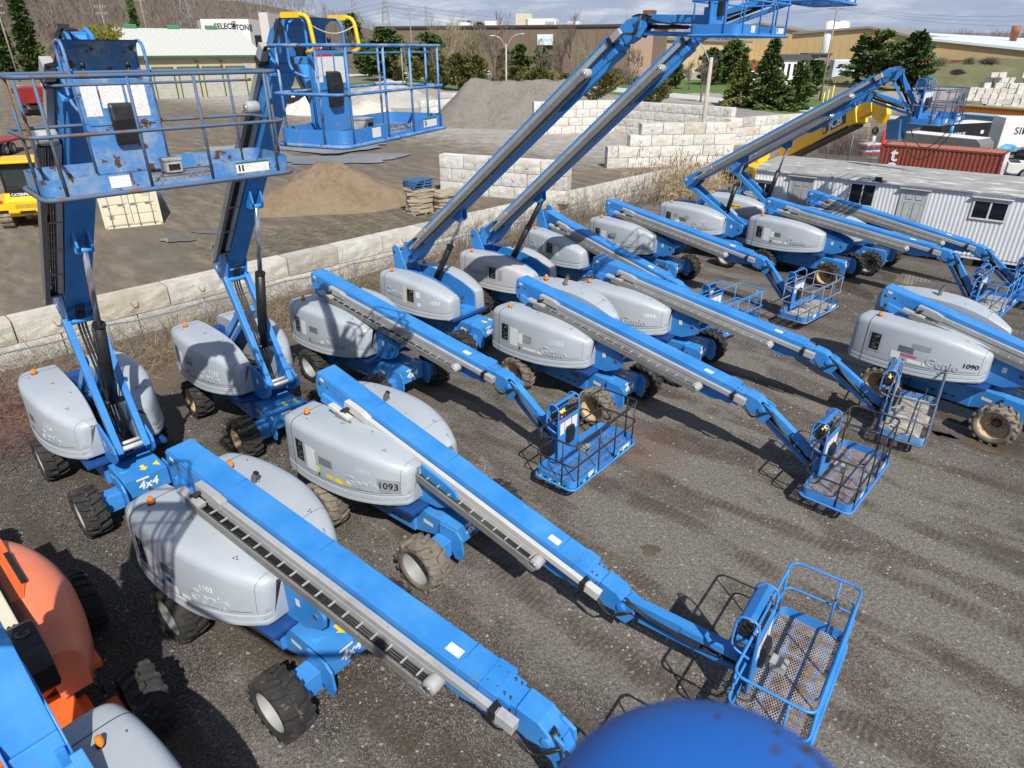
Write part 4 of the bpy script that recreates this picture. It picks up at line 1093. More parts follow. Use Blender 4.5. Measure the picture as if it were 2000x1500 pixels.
    pl = mth('MULTIPLY', ramp(nt, noise(nt, mp.outputs[0], .17, 4, .5), [(.50, 0), (.56, 1)]), lowL)
    py = mth('MULTIPLY', ramp(nt, noise(nt, mp.outputs[0], .34, 3, .5), [(.53, 0), (.58, 1)]), mth('MULTIPLY', sstep(xy.outputs[0], 8, 10), mth('LESS_THAN', s, 0)))
    pud = mth('MAXIMUM', pl, py)
    mr = N(nt, 'ShaderNodeMapRange'); lk(nt, pud, mr.inputs[0]); mr.inputs[3].default_value = .92; mr.inputs[4].default_value = .06
    lk(nt, mr.outputs[0], bs.inputs['Roughness']); bs.inputs['Specular IOR Level'].default_value = .4
    setc(nt, bs, mixc(nt, mth('MULTIPLY', pud, .6), col, (.07, .055, .04)))
    hgt = mth('ADD', mth('MULTIPLY', nf, .6), mth('MULTIPLY', stone, .5))
    hgt = mth('MULTIPLY', mth('ADD', hgt, mth('MULTIPLY', nm, 1.2)), mth('SUBTRACT', 1, pud))
    bump(nt, bs, hgt, .55, .035)
    o = obj('ground', b.mesh('ground', [mt], fixn=False)); tag(o, kind='structure')
def N_dist(nt, v, c):
    d = N(nt, 'ShaderNodeVectorMath', operation='DISTANCE'); lk(nt, v, d.inputs[0]); d.inputs[1].default_value = (c[0], c[1], 0); return d.outputs['Value']
ground()

def sheet(name, pts, mat, dz=.02, kind='structure'):
    """flat strip laid on the lot; pts: pairs (near edge, far edge) of ground points"""
    b = MB(); vs = []; fs = []; m = 4
    for a, c in pts:
        for k in range(m+1):
            q = a.lerp(c, k/m); vs.append((q.x, q.y, terrain(q.x, q.y)+dz))
    for i in range(len(pts)-1):
        for k in range(m): o = i*(m+1)+k; fs.append((o, o+1, o+m+2, o+m+1))
    b.add(vs, fs); o = obj(name, b.mesh(name, [mat])); tag(o, kind=kind); return o
def tex2(name, c1, c2, c3, scale, rough=.9):
    m, nt, b = _nt(name); v = coords(nt, 'Object', False)
    setc(nt, b, ramp(nt, noise(nt, v, scale, 7, .65), [(.3, c1), (.5, c2), (.7, c3)])); b.inputs['Roughness'].default_value = rough; return m
GRASS = tex2('grass_turf', (.055, .095, .018), (.085, .145, .028), (.12, .19, .045), 1.2)
DRYG = tex2('dry_field', (.17, .15, .085), (.23, .20, .11), (.16, .17, .07), .35)
ROADC = tex2('pale_concrete_road', (.42, .41, .385), (.50, .49, .46), (.46, .45, .42), .4)
ASPH = tex2('old_asphalt', (.20, .185, .165), (.26, .24, .215), (.30, .28, .25), .5)
def pair(u, v0, v1): return (spot(u, v0), spot(u, v1))
sheet('lawn', [pair(640, 168, 132), pair(760, 168, 140), pair(900, 176, 136), pair(1000, 186, 140), pair(1100, 190, 150), pair(1250, 205, 152), pair(1420, 218, 158), pair(1560, 228, 165), pair(1760, 235, 165)], GRASS, .01)
sheet('road', [pair(620, 148, 143), pair(760, 151, 146), pair(900, 156, 150), pair(1000, 163, 154), pair(1150, 175, 166), pair(1300, 189, 180), pair(1420, 203, 193), pair(1560, 217, 207), pair(1760, 235, 228)], ROADC, .03)
sheet('side_road', [pair(930, 182, 166), pair(1000, 187, 169), pair(1150, 200, 180), pair(1300, 221, 197), pair(1420, 236, 210), pair(1560, 252, 226), pair(1700, 262, 240)], ASPH, .03)
sheet('field', [pair(1520, 190, 118), pair(1640, 195, 118), pair(1760, 170, 112), pair(1900, 165, 112)], DRYG, .02)
EMB = tex2('bank_grass', (.075, .095, .035), (.13, .125, .06), (.19, .155, .10), .16)
pile('embankment', None, None, Vector((118, 158, 0)), 44, 15, 6.6, -.15, EMB, 21, kind='structure', flat=.1) if False else None
0 and sheet('embankment', [pair(1700, 150, 112), pair(1800, 152, 106), pair(1940, 158, 112)], tex2('bank_grass', (.10, .13, .04), (.13, .16, .05), (.17, .16, .08), .5), .05)

rnd = random.Random(77); b = MB()
cl = [(rnd.uniform(-6, 14), rnd.uniform(5, 26), rnd.uniform(.6, 2.2)) for _ in range(38)]+[(1.2+k*.42, 9.6-k*.55, .55) for k in range(9)]
for i in range(7500):
    if rnd.random() < .6:
        c = rnd.choice(cl); x, y = rnd.gauss(c[0], c[2]), rnd.gauss(c[1], c[2]*.8)
    else: x, y = rnd.uniform(-9, 17), rnd.uniform(4, 30)
    if wall_s(x, y) > -.3 or y < 3.5: continue
    r = .008+.022*rnd.random()**3+(.02 if rnd.random() < .02 else 0); a = rnd.uniform(0, 6.28); sx, sy, sz = r*rnd.uniform(.8, 1.5), r*rnd.uniform(.6, 1.1), r*rnd.uniform(.4, .8)
    P = [(math.cos(a+k*1.257)*sx*rnd.uniform(.8, 1.2), math.sin(a+k*1.257)*sy*rnd.uniform(.8, 1.2)) for k in range(5)]
    b.add([(x+p, y+q, 0) for p, q in P]+[(x+p*.6, y+q*.6, sz) for p, q in P], [(5, 6, 7, 8, 9)]+[(k, (k+1) % 5, 5+(k+1) % 5, 5+k) for k in range(5)])
o = obj('loose_stones', b.mesh('loose_stones', [tex2('loose_stone', (.12, .105, .09), (.24, .22, .195), (.40, .37, .33), 2.3)], fixn=False)); tag(o, 'loose pale stones scattered over the dark gravel yard', 'gravel', kind='stuff')
m_, nt_, b_ = _nt('muddy_water'); b_.inputs['Roughness'].default_value = .04; b_.inputs['Specular IOR Level'].default_value = .6
setc(nt_, b_, ramp(nt_, noise(nt_, coords(nt_, 'Object', False), .8, 4, .6), [(.35, (.075, .058, .04)), (.65, (.13, .105, .075))])); PUD = m_
def puddle(u, v, wu, wv, seed, rz=0):
    c = spot(u, v); a = spot(u+wu, v); e = spot(u, v-wv); rx = (a-c).length; ry = (e-c).length; rnd = random.Random(seed); vs = [(0, 0, 0)]; n = 48; ph = [rnd.uniform(0, 6) for _ in range(6)]
    for k in range(n):
        t = 2*math.pi*k/n; q = 1+.22*math.sin(2*t+ph[0])+.16*math.sin(3*t+ph[1])+.10*math.sin(5*t+ph[2])+.07*math.sin(9*t+ph[3])+.04*math.sin(15*t+ph[4]); vs.append((rx*q*math.cos(t), ry*q*math.sin(t), 0))
    b = MB(); b.add(vs, [(0, 1+k, 1+(k+1) % n) for k in range(n)]); o = obj('puddle', b.mesh('puddle', [PUD]), None, (c.x, c.y, c.z+.045 if c.z > .5 else .008), (0, 0, rz)); tag(o, kind='structure')
for i, a in enumerate(((640, 281, 150, 13), (655, 311, 120, 11),  (1765, 545, 40, 8, -.7), (1925, 873, 70, 11, -.75), (1830, 845, 26, 6, -.75), (1600, 600, 16, 4, -.7), (1270, 1075, 20, 10, -.7), (345, 470, 30, 4), (420, 455, 36, 3))): puddle(*a[:4], seed=i, rz=a[4] if len(a) > 4 else 0)

# ================================================================== concrete block walls
def conc(name, c1, c2, c3):
    m, nt, b = _nt(name); v = coords(nt)
    col = ramp(nt, noise(nt, v, 1.6, 7, .65), [(.28, c1), (.5, c2), (.72, c3)])
    oi = N(nt, 'ShaderNodeObjectInfo'); vv = ramp(nt, oi.outputs['Random'], [(0, (.70, .68, .64)), (.25, (1, 1, .99)), (.55, (.88, .87, .85)), (.8, (1, .98, .95)), (1, (.86, .80, .70))])
    col = mixc(nt, 1.0, col, vv, 'MULTIPLY')
    mp = N(nt, 'ShaderNodeMapping'); mp.inputs['Scale'].default_value = (5, 5, .8); lk(nt, v, mp.inputs[0])
    st = ramp(nt, noise(nt, mp.outputs[0], 1.3, 5, .6), [(.55, 0), (.75, .5)])
    setc(nt, b, mixc(nt, st, col, (.34, .30, .24))); b.inputs['Roughness'].default_value = .92
    h = noise(nt, v, 9, 8, .75); bump(nt, b, h, .7, .05); return m
CONC = conc('cast_concrete', (.42, .40, .36), (.56, .545, .50), (.66, .645, .60))
CONCW = conc('white_concrete', (.50, .49, .46), (.64, .63, .60), (.74, .73, .70))
def block_mesh(L, H, D, seed, rough=.02):
    b = MB(); rnd = random.Random(seed); nx, nz = 7, 4
    # front and back faces rough, slightly chipped arrises
    def P(i, k, y):
        x = -L/2+L*i/nx; z = H*k/nz; e = 0
        edge = (i in (0, nx))+(k in (0, nz))
        d = rnd.uniform(-rough, rough) if edge == 0 else -.018*edge+rnd.uniform(-.008, .006)
        return (x+(.012 if i == 0 else -.012 if i == nx else 0), y+(d if y > 0 else -d), z+(.008 if k == 0 else -.008 if k == nz else 0))
    for y in (-D/2, D/2):
        g = [[P(i, k, y) for k in range(nz+1)] for i in range(nx+1)]
        b.add([p for r in g for p in r], [(i*(nz+1)+k, (i+1)*(nz+1)+k, (i+1)*(nz+1)+k+1, i*(nz+1)+k+1) for i in range(nx) for k in range(nz)])
    o = (nx+1)*(nz+1)
    for i in range(nx):
        for k in (0, nz): b.f.append([i*(nz+1)+k, (i+1)*(nz+1)+k, o+(i+1)*(nz+1)+k, o+i*(nz+1)+k]); b.m.append(0); b.sm.append(False)
    for k in range(nz):
        for i in (0, nx): b.f.append([i*(nz+1)+k, i*(nz+1)+k+1, o+i*(nz+1)+k+1, o+i*(nz+1)+k]); b.m.append(0); b.sm.append(False)
    return b
BLK = {}
def block_me(L, H, D, mat, seed):
    k = (round(L, 2), H, D, mat.name, seed % 4)
    if k not in BLK:
        b = block_mesh(L, H, D, seed)
        if seed % 4 in (0, 2):   # bent lifting loop cast in the face
            b.tube([(-.12, -D/2-.01, H*.62), (-.05, -D/2-.04, H*.38), (.06, -D/2-.04, H*.36), (.12, -D/2-.01, H*.6)], .011, 5, m=1)
        BLK[k] = b.mesh('concrete_block', [mat, RUST])
    return BLK[k]
def block_wall(p0, p1, courses, label, L=1.5, H=.75, D=.75, mat=CONCW, step=None, name='concrete_block_wall', jit=.02, group='concrete block walls in the back lot', z=None):
    p0 = Vector((p0[0], p0[1])); p1 = Vector((p1[0], p1[1])); d = p1-p0; n = max(1, round(d.length/L)); L = d.length/n; u = d.normalized()
    ang = math.atan2(u.y, u.x); r = random.Random(int(abs(p0.x*13+p0.y*7))+n)
    if z is None: z = terrain(p0.x, p0.y)-.05
    root = empty(name, (p0.x, p0.y, z), ang); tag(root, label, 'wall', group)
    for c in range(courses):
        off = 0 if c % 2 else .5
        for k in range(n+(1 if off == 0 else 0)):
            a = max(0, (k-(.5 if off == 0 else 0))*L); e = min(n*L, a+L if (off or k) else L/2)
            if e-a < .3: continue
            if step and not step(c, a/(n*L)): continue
            ln = e-a-.02
            o = obj('concrete_block', block_me(ln, H-.01, D, mat, r.randrange(4)), root, ((a+e)/2, r.uniform(-jit, jit), c*H+.004), (0, 0, r.uniform(-.006, .006)))
    return root
a = W0+WT*-9+WN*.375; c_ = W0+WT*44+WN*.375
block_wall(a, c_, 2, 'long low retaining wall of big pale concrete blocks behind the parked lifts', 2.35, .75, .75, CONC, name='retaining_wall', z=-.01)
def V2(p): return (p.x, p.y)
block_wall(V2(spot(866, 374)), V2(spot(1128, 440)+Vector((-.5, .5, 0))), 3, 'three course block wall running from the retaining wall toward the puddles')
q0, q1 = spot(1182, 327), spot(1420, 352); block_wall(V2(q0), V2(q1), 4, 'four course block bay wall with a stepped left end, before the rear wall', step=lambda c, f: c < 2 or f > .12)
q0, q1 = spot(1040, 262), spot(1156, 255); block_wall(V2(q0), V2(spot(1200, 258)), 4, 'short rear block wall beside the dark gravel pile', step=lambda c, f: True)
q2, q3 = spot(1200, 258), spot(1425, 282); block_wall(V2(q2), V2(q3), 4, 'long rear block wall below the big spruces')
block_wall(V2(spot(1414, 284)), V2(spot(1530, 272)), 3, 'block return wall beside the leaning lamp post, with bright top')
block_wall(V2(spot(1530, 272)), V2(spot(1640, 285)), 3, 'block wall glimpsed behind the yellow telescopic boom')
block_wall(V2(spot(820, 222)), V2(spot(905, 216)), 2, 'two course white block wall left of the dark gravel pile')
block_wall(V2(spot(862, 190)), V2(spot(1100, 206)), 1, 'single row of white blocks under the cedar trees', L=1.2)
block_wall(V2(spot(735, 168)), V2(spot(790, 165)), 1, 'short pale block row behind the second gravel pile')

# ================================================================== piles
def pile(name, label, cat, c, rx, ry, h, rz, mat, seed, ridge=.0, flat=0, kind=None, group=None):
    rnd = random.Random(seed); b = MB(); nr, na = 18, 64; vs = [(0, 0, h)]; fs = []
    ph = [rnd.uniform(0, 6) for _ in range(5)]
    for i in range(1, nr+1):
        t = i/nr
        for j in range(na):
            a = 2*math.pi*j/na; rr = 1+.10*math.sin(2*a+ph[0])+.07*math.sin(3*a+ph[1])+.05*math.sin(5*a+ph[2])
            x = rx*t*rr*math.cos(a); y = ry*t*rr*math.sin(a)
            tt = max(0, (math.hypot(x/rx, (max(0, abs(y)-ridge*ry))/(ry*(1-ridge))))-flat)/(1.08-flat) if ridge else max(0, t-flat)/(1-flat)
            z = h*max(0, 1-min(1, tt))
            z = (z*(1-.10*math.sin(math.pi*min(1, tt)))+h*(.05*math.sin(4*a+ph[2]+5*t)+.04*math.sin(7*a+ph[3]-9*t)+.025*math.sin(13*a+ph[4]+14*t))*math.sin(math.pi*min(1, t))+rnd.uniform(-.02, .02)*h*(1-t))*(1-t**6)-.45*t**6
            vs.append((x, y, z))
    for j in range(na): fs.append((0, 1+j, 1+(j+1) % na))
    for i in range(nr-1):
        for j in range(na): o = 1+i*na; j2 = (j+1) % na; fs.append((o+j, o+na+j, o+na+j2, o+j2))
    b.add(vs, fs, 0, True); o = obj(name, b.mesh(name, [mat]), None, (c.x, c.y, terrain(c.x, c.y)), (0, 0, rz)); tag(o, label, cat, group, kind); return o
def heap_mat(name, c1, c2, c3, sc=3.0):
    m, nt, b = _nt(name); v = coords(nt, 'Object'); n = noise(nt, v, sc, 9, .72)
    n2 = noise(nt, v, .7, 4, .5)
    setc(nt, b, mixc(nt, ramp(nt, n2, [(.4, 0), (.65, .6)]), ramp(nt, n, [(.3, c1), (.5, c2), (.7, c3)]), c3)); b.inputs['Roughness'].default_value = .95
    bump(nt, b, noise(nt, v, 7, 8, .8), .8, .12); return m
pile('embankment', None, None, Vector((112, 162, 0)), 46, 16, 5.4, -.12, EMB, 21, kind='structure', flat=.15)
SANDM = heap_mat('sand_heap', (.145, .105, .062), (.215, .158, .095), (.28, .21, .135)); GRAVM = heap_mat('dark_gravel_heap', (.13, .118, .10), (.185, .168, .145), (.24, .22, .19)); GRAVL = heap_mat('pale_gravel_heap', (.27, .255, .235), (.36, .345, .32), (.46, .44, .41))
pile('sand_pile', 'brown sand pile with a low rounded top, left of the stacked flagstones', 'sand pile', spot(640, 404)+Vector((0, 1.0, 0)), 5.0, 3.9, 2.15, .3, SANDM, 3, flat=.10)
pile('gravel_pile', 'large dark grey gravel pile against the rear block walls', 'gravel pile', spot(1012, 250)+Vector((0, 4.0, 0)), 5.8, 10.5, 4.2, math.pi/2+.12, GRAVM, 5, ridge=.45, flat=.12)
pile('gravel_pile', 'pale grey gravel pile behind the basket with yellow handles', 'gravel pile', spot(755, 208)+Vector((0, 3, 0)), 8.0, 6, 3.3, 0, GRAVL, 8)
pile('gravel_pile', 'small cream limestone pile under the basket with yellow handles', 'gravel pile', spot(720, 222), 4.0, 3, 1.6, 0, heap_mat('cream_heap', (.42, .38, .31), (.52, .48, .40), (.6, .56, .48)), 9)
pile('gravel_pile', 'small bright limestone pile between the two raised left booms', 'gravel pile', spot(605, 222), 4.2, 3, 2.2, 0, MATS.get('x') or heap_mat('bright_heap', (.46, .43, .38), (.56, .53, .48), (.64, .61, .56)), 10)
def flagstones(c, n, w, d, label, rz, pallet=False):
    root = empty('flagstone_stack', (c.x, c.y, terrain(c.x, c.y)), rz); tag(root, label, 'stone stack', 'stacks of flagstones beside the sand pile'); rnd = random.Random(int(c.x*100) % 97)
    z = .12
    m = MB()
    for i in range(5): m.box(-w/2, w/2, -d/2+i*d/5, -d/2+i*d/5+d/8, .08, .11)
    for x in (-w/2, -.05, w/2-.1): m.box(x, x+.1, -d/2, d/2, 0, .08)
    obj('pallet', m.mesh('pallet', [plain('weathered_wood', (.28, .24, .19), .9, 0, .3, 6)]), root)
    for i in range(n):
        h = rnd.uniform(.05, .10); m = MB(); pts = []
        for k in range(9):
            a = 2*math.pi*k/9; q = 1/max(abs(math.cos(a)), abs(math.sin(a))); pts.append((w*.5*q*math.cos(a)*rnd.uniform(.85, 1.02), d*.5*q*math.sin(a)*rnd.uniform(.85, 1.02)))
        m.prism(pts, 'z', 0, h); obj('flagstone', m.mesh('flagstone', [SLAB]), root, (rnd.uniform(-.06, .06), rnd.uniform(-.06, .06), z), (rnd.uniform(-.02, .02), rnd.uniform(-.02, .02), rnd.uniform(-.1, .1))); z += h
    return z
SLAB = conc('flagstone', (.30, .25, .18), (.42, .36, .27), (.50, .45, .36))
s1 = spot(820, 415); s2 = spot(852, 418)
z1 = flagstones(s1, 16, 1.5, 1.2, 'tall stack of tan flagstones with blue pallets on top, beside the sand pile', .7)
flagstones(s2+Vector((.6, .3, 0)), 13, 1.5, 1.2, 'lower stack of tan flagstones next to the block wall', .8)
for i in range(3):
    m = MB()
    for k in range(6): m.box(-.6, .6, -.5+k*.175, -.5+k*.175+.11, .10, .125)
    for x in (-.6, -.05, .5): m.box(x, x+.1, -.5, .5, .02, .10)
    for k in (-.5, 0, .4): m.box(-.6, .6, k, k+.1, 0, .02)
    o = obj('pallet', m.mesh('pallet', [plain('blue_pallet', (.05, .13, .28), .8, 0, .3, 6)]), None, (s1.x, s1.y, terrain(s1.x, s1.y)+z1+.01+i*.13), (0, 0, .7+.12*i))
    tag(o, ['lowest of the three blue pallets lying on the flagstone stack', 'middle of the three blue pallets lying on the flagstone stack', 'topmost of the three blue pallets lying on the flagstone stack'][i], 'pallet', 'blue pallets on the flagstones')

# ================================================================== containers, trailers
def corrug(b, x0, x1, y, z0, z1, depth, pitch, m=0, ax='x'):
    """trapezoid-ribbed panel in the xz (ax x) or yz plane"""
    P = []; x = x0; k = 0
    while x < x1-1e-6:
        seq = [(0, 0), (.3, 0), (.5, 1), (.8, 1)]
        for (f, d) in seq:
            q = x+f*pitch
            if q <= x1: P.append((q, d*depth))
        x += pitch
    P.append((x1, 0)); vs = []; fs = []
    for (q, d) in P:
        for z in (z0, z1): vs.append((q, y+d, z) if ax == 'x' else (y+d, q, z))
    for i in range(len(P)-1): fs.append((2*i, 2*i+2, 2*i+3, 2*i+1))
    b.add(vs, fs, m)
def container(name, label, c, rz, L, mat, W=2.44, H=2.59, doors=True, text=None, z=None, rods=None, cat='shipping container', group='shipping containers', roofmat=None):
    """long axis on x; doors at -x end"""
    root = empty(name, (c[0], c[1], terrain(c[0], c[1]) if z is None else z), rz); tag(root, label, cat, group)
    b = MB()
    for sd in (-1, 1): corrug(b, .08, L-.08, sd*(W/2-.03), .16, H-.10, -sd*.035, .28)
    corrug(b, -W/2+.08, W/2-.08, L-.04, .16, H-.1, -.035, .28, ax='y')
    for y in (-W/2, W/2-.1):
        for z0 in (0, H-.12): b.box(0, L, y, y+.1, z0, z0+.12)
        for x in (0, L-.12): b.box(x, x+.12, y, y+.1, 0, H)
    for x in (0, L-.1):
        for z0 in (.0, H-.12): b.box(x, x+.1, -W/2, W/2, z0, z0+.12)
    obj('wall', b.mesh('container_wall', [mat]), root)
    b = MB(); P = []; 
    corr = MB(); n = int(L/.28)
    vs = []; fs = []
    for i in range(n*4+1):
        x = .1+(L-.2)*i/(n*4); d = (0, 0, .02, .02)[i % 4]
        vs += [(x, -W/2+.05, H-.02+d-.02), (x, W/2-.05, H-.02+d-.02)]
    for i in range(n*4): fs.append((2*i, 2*i+2, 2*i+3, 2*i+1))
    corr.add(vs, fs); obj('roof', corr.mesh('container_roof', [roofmat or mat]), root)
    if doors:
        for sd in (-1, 1):
            b = MB(); y0, y1 = (.01, W/2-.1) if sd > 0 else (-W/2+.1, -.01)
            b.box(.015, .06, y0, y1, .14, H-.13)
            zz = [.14+(H-.27)*k/5 for k in range(6)]
            for k in range(5): b.box(-.012, .015, y0+.08, y1-.08, zz[k]+.05, zz[k+1]-.06)
            dr = obj('door', b.mesh('container_door', [mat], .008), root)
            b = MB()
            for y in (y0+.25, y1-.25):
                b.tube([(-.05, y, .1), (-.05, y, H-.1)], .02, 8)
                for z0 in (.15, 1.0, 1.9, H-.2): b.box(-.06, .0, y-.04, y+.04, z0, z0+.06)
                b.box(-.09, -.05, y-.02, y+.25, 1.12, 1.16)
            obj('locking_bar', b.mesh('locking_bar', [rods or STEEL]), dr)
    if text:
        for (body, size, fn, mt) in text: obj('lettering', text_mesh('lettering', body, size, mt, fn, bold=.03), root)
    return root
p = spot(207, 450); p2 = spot(320, 438); dv = (p2-p); rz = math.atan2(dv.y, dv.x)
cA = (p+p2)/2; nrm = Vector((-dv.y, dv.x, 0)).normalized()
rzc = math.atan2(nrm.y, nrm.x)
k_ = dv.length/2.44
cr = container('shipping_container', 'cream shipping container with double doors, under the rusted basket', (cA.x, cA.y), rzc, 6.06, CREAM)
cr.scale = (k_, k_, k_)
b = MB()
for (y0, z0, w_) in ((-.95, 2.25, .5), (-.95, 2.05, .3), (-.95, 1.62, .42), (-.95, 1.5, .48), (-.95, 1.38, .36), (.55, 2.3, .3), (.5, 1.5, .25)):
    for k in range(int(w_/.06)): b.box(-.016, -.013, y0+k*.06, y0+k*.06+.035, z0, z0+.07)
b.box(-.016, -.013, .75, .95, .45, .65)
obj('stencil_marks', b.mesh('stencil_marks', [plain('faint_marks', (.28, .27, .25), .6)]), cr)

# white site trailer
def site_trailer():
    A = Vector((12.75, 35.5)); Bp = Vector((21.75, 28.35)); d = (Bp-A).normalized(); n = Vector((-d.y, d.x)); L = 20.0; W = 5.6; Z0, Z1 = .5, 3.22
    root = empty('site_trailer', (A.x, A.y, 0), math.atan2(d.y, d.x)); tag(root, 'long white corrugated site trailer with two windows and two panelled doors', 'site trailer')
    TW = paint('trailer_siding', (.62, .645, .67), (.70, .72, .74), (.5, .5, .5), .74, .45, (.52, .54, .55), 3, .62)
    b = MB(); corrug(b, 0, L, .0, Z0, Z1, -.014, .17); corrug(b, 0, W, .0, Z0, Z1, -.022, .16, ax='y'); corrug(b, 0, L, W, Z0, Z1, .022, .16)
    b.box(0, L, .02, W-.02, Z0-.15, Z0); obj('wall', b.mesh('trailer_wall', [TW]), root)
    m, nt, bs = _nt('tar_roof'); v = coords(nt, 'Object', False)
    mp = N(nt, 'ShaderNodeMapping'); mp.inputs['Scale'].default_value = (.5, 2.2, 1); lk(nt, v, mp.inputs[0])
    base = ramp(nt, noise(nt, v, 1.4, 6, .6), [(.3, (.24, .235, .23)), (.7, (.36, .355, .345))])
    setc(nt, bs, mixc(nt, ramp(nt, noise(nt, mp.outputs[0], 1.7, 6, .6), [(.56, 0), (.62, .8)]), base, (.62, .62, .61))); bs.inputs['Roughness'].default_value = .75
    b = MB(); P = [(-.12, Z1), (-.12, Z1+.06)]+[(W*k/8, Z1+.06+.22*math.sin(math.pi*k/8)) for k in range(9)]+[(W+.12, Z1+.06), (W+.12, Z1)]
    b.prism([(q[0], q[1]) for q in P], 'x', -.12, L+.1); obj('roof', b.mesh('trailer_roof', [m]), root)
    b = MB()
    for i in range(30): b.tube([(.3+i*.05, 1, Z1+.3), (.3+i*.05+.02, 1, Z1+.3)], .01, 4) if False else None
    fr = plain('dull_white_trim', (.60, .60, .58), .5); dgrey = plain('grey_door', (.42, .46, .46), .45)
    def window(x, w, z0, z1):
        b = MB(); t = .07
        b.box(x-t, x+w+t, -.06, -.024, z1, z1+t); b.box(x-t, x+w+t, -.07, -.024, z0-t, z0); b.box(x-t, x, -.06, -.024, z0, z1); b.box(x+w, x+w+t, -.06, -.024, z0, z1); b.box(x+w*.47, x+w*.53, -.055, -.024, z0, z1)
        b.box(x-.16, x+w+.16, -.16, -.024, z1+.16, z1+.2)
        f = obj('window', b.mesh('window', [fr], .006), root)
        b = MB(); b.box(x, x+w*.47, -.04, -.026, z0, z1); b.box(x+w*.53, x+w, -.04, -.026, z0, z1); obj('pane', b.mesh('pane', [GLASSD]), f)
    def door(x, w, z0, z1, mt):
        b = MB(); b.box(x, x+w, -.05, -.024, z0, z1)
        for (xa, xb) in ((.14, .45), (.55, .86)):
            for (za, zb) in ((.08, .40), (.46, .80), (.85, .95)): b.box(x+w*xa, x+w*xb, -.056, -.05, z0+(z1-z0)*za, z0+(z1-z0)*zb, 1); b.box(x+w*xa+.03, x+w*xb-.03, -.066, -.05, z0+(z1-z0)*za+.03, z0+(z1-z0)*zb-.03)
        dd = obj('door', b.mesh('door', [mt, plain('door_recess_shade', (.24, .26, .26), .6)]), root)  # shade of the panel recesses put in as darker grey
        b = MB(); b.box(x-.07, x, -.06, -.024, z0, z1+.07); b.box(x+w, x+w+.07, -.06, -.024, z0, z1+.07); b.box(x, x+w, -.06, -.024, z1, z1+.07); b.box(x-.15, x+w+.15, -.18, -.024, z1+.1, z1+.14); obj('door_frame', b.mesh('door_frame', [plain('door_trim', (.45, .45, .43), .5)]), dd)
        b = MB(); b.lathe([(0, -.11), (.035, -.10), (.03, -.058)], 'y', 10, 0, (x+.09, 0, z0+.95)); obj('handle', b.mesh('handle', [CHROME]), dd)
    def X(u, v):   # distance along the front wall for a survey ray
        r_ = ray(u, v); nn = Vector((-n.x, -n.y)); t_ = (A.x*nn.x+A.y*nn.y)/(r_.x*nn.x+r_.y*nn.y); P_ = Vector((r_.x*t_, r_.y*t_)); return (P_-A).dot(d), CAM_H+r_.z*t_
    x0, zt = X(1665, 358); x1, zb = X(1702, 400); window(x0, x1-x0, zb-.05, zt)
    x0, zt = X(1906, 392); x1, zb = X(1957, 438); window(x0, x1-x0, zb+.15, zt)
    x0, zt = X(1548, 345); x1, _ = X(1590, 350); door(x0, x1-x0, Z0+.05, zt-.05, plain('grey_metal_door', (.34, .36, .36), .5))
    x0, zt = X(1766, 370); x1, _ = X(1812, 377); door(x0, x1-x0, Z0+.05, zt-.05, dgrey)
    x0, zt = X(1492, 338); x1, _ = X(1516, 340); window(x0-.2, .8, 1.5, 2.6)
    b = MB()
    for x in (1.2, 5.5, 10, 14.5, 19):
        for y in (.3, W-.7): b = MB(); b.box(x, x+.4, y, y+.4, 0, Z0-.15); obj('footing', b.mesh('footing', [CONC]), root)
    b = MB(); b.box(.0, L, .5, W-.5, .02, Z0-.16); obj('skirting', b.mesh('skirting', [BLACK]), root)
    b = MB(); xx, zz = X(1710, 350); b.box(xx, xx+.3, -.14, -.03, zz-.12, zz+.12); obj('floodlight', b.mesh('floodlight', [BLACK], .01), root)
site_trailer()
# containers and trailers behind the site trailer
CRED = paint('container_red', (.20, .045, .03), (.25, .06, .04), (.1, .04, .03), .7, .55); CREDR = paint('container_red_roof', (.34, .12, .085), (.38, .15, .11), (.2, .08, .05), .7, .7)
def onplane(u, v, z): d = ray(u, v); t = (z-CAM_H)/d.z; return Vector((d.x*t, d.y*t, z))
a0 = onplane(1724, 281, 2.59); a1 = onplane(1963, 300, 2.59); dv = a1-a0; L_ = dv.length
rr = math.atan2(-dv.y, -dv.x)
def redtxt():
    out = []
    for ch, z in (('t', 1.9), ('o', 1.15), ('n', .4)):
        out.append((ch, 1.35, (lambda zz: lambda v: Vector((L_-.95-(v.x), 1.235, zz+v.y)))(z), WHITEP))
    pass
    return out
# doors face the right; the long side faces the camera
container('shipping_container', 'brick red shipping container behind the site trailer roof', (a1.x+.0, a1.y, 0), rr, L_, CRED, W=2.44, text=[(b_, s_, (lambda f: lambda v: f(v))(f_), m_) for b_, s_, f_, m_ in redtxt()], z=0, rods=WHITEP, roofmat=CREDR)
o_ = bpy.data.objects['shipping_container.001'] if 'shipping_container.001' in bpy.data.objects else None
if o_:
    nn = Vector((-dv.y, dv.x, 0)).normalized(); o_.location = a1+nn*1.22-Vector((0, 0, 2.59))
def back_box(name, label, u0, v0, u1, v1, ztop, L, W, H, mat, cat, roof=None, text=None, **kw):
    p0 = onplane(u0, v0, ztop); p1 = onplane(u1, v1, ztop); d = p1-p0; nn = Vector((-d.y, d.x, 0)).normalized()
    r = container(name, label, (0, 0), math.atan2(d.y, d.x), L or d.length, mat, W=W, H=H, doors=False, z=0, cat=cat, group=kw.get('group', 'shipping containers'), roofmat=roof, text=text)
    r.location = (p0.x+nn.x*W/2, p0.y+nn.y*W/2, ztop-H); return r, d.normalized(), nn, p0
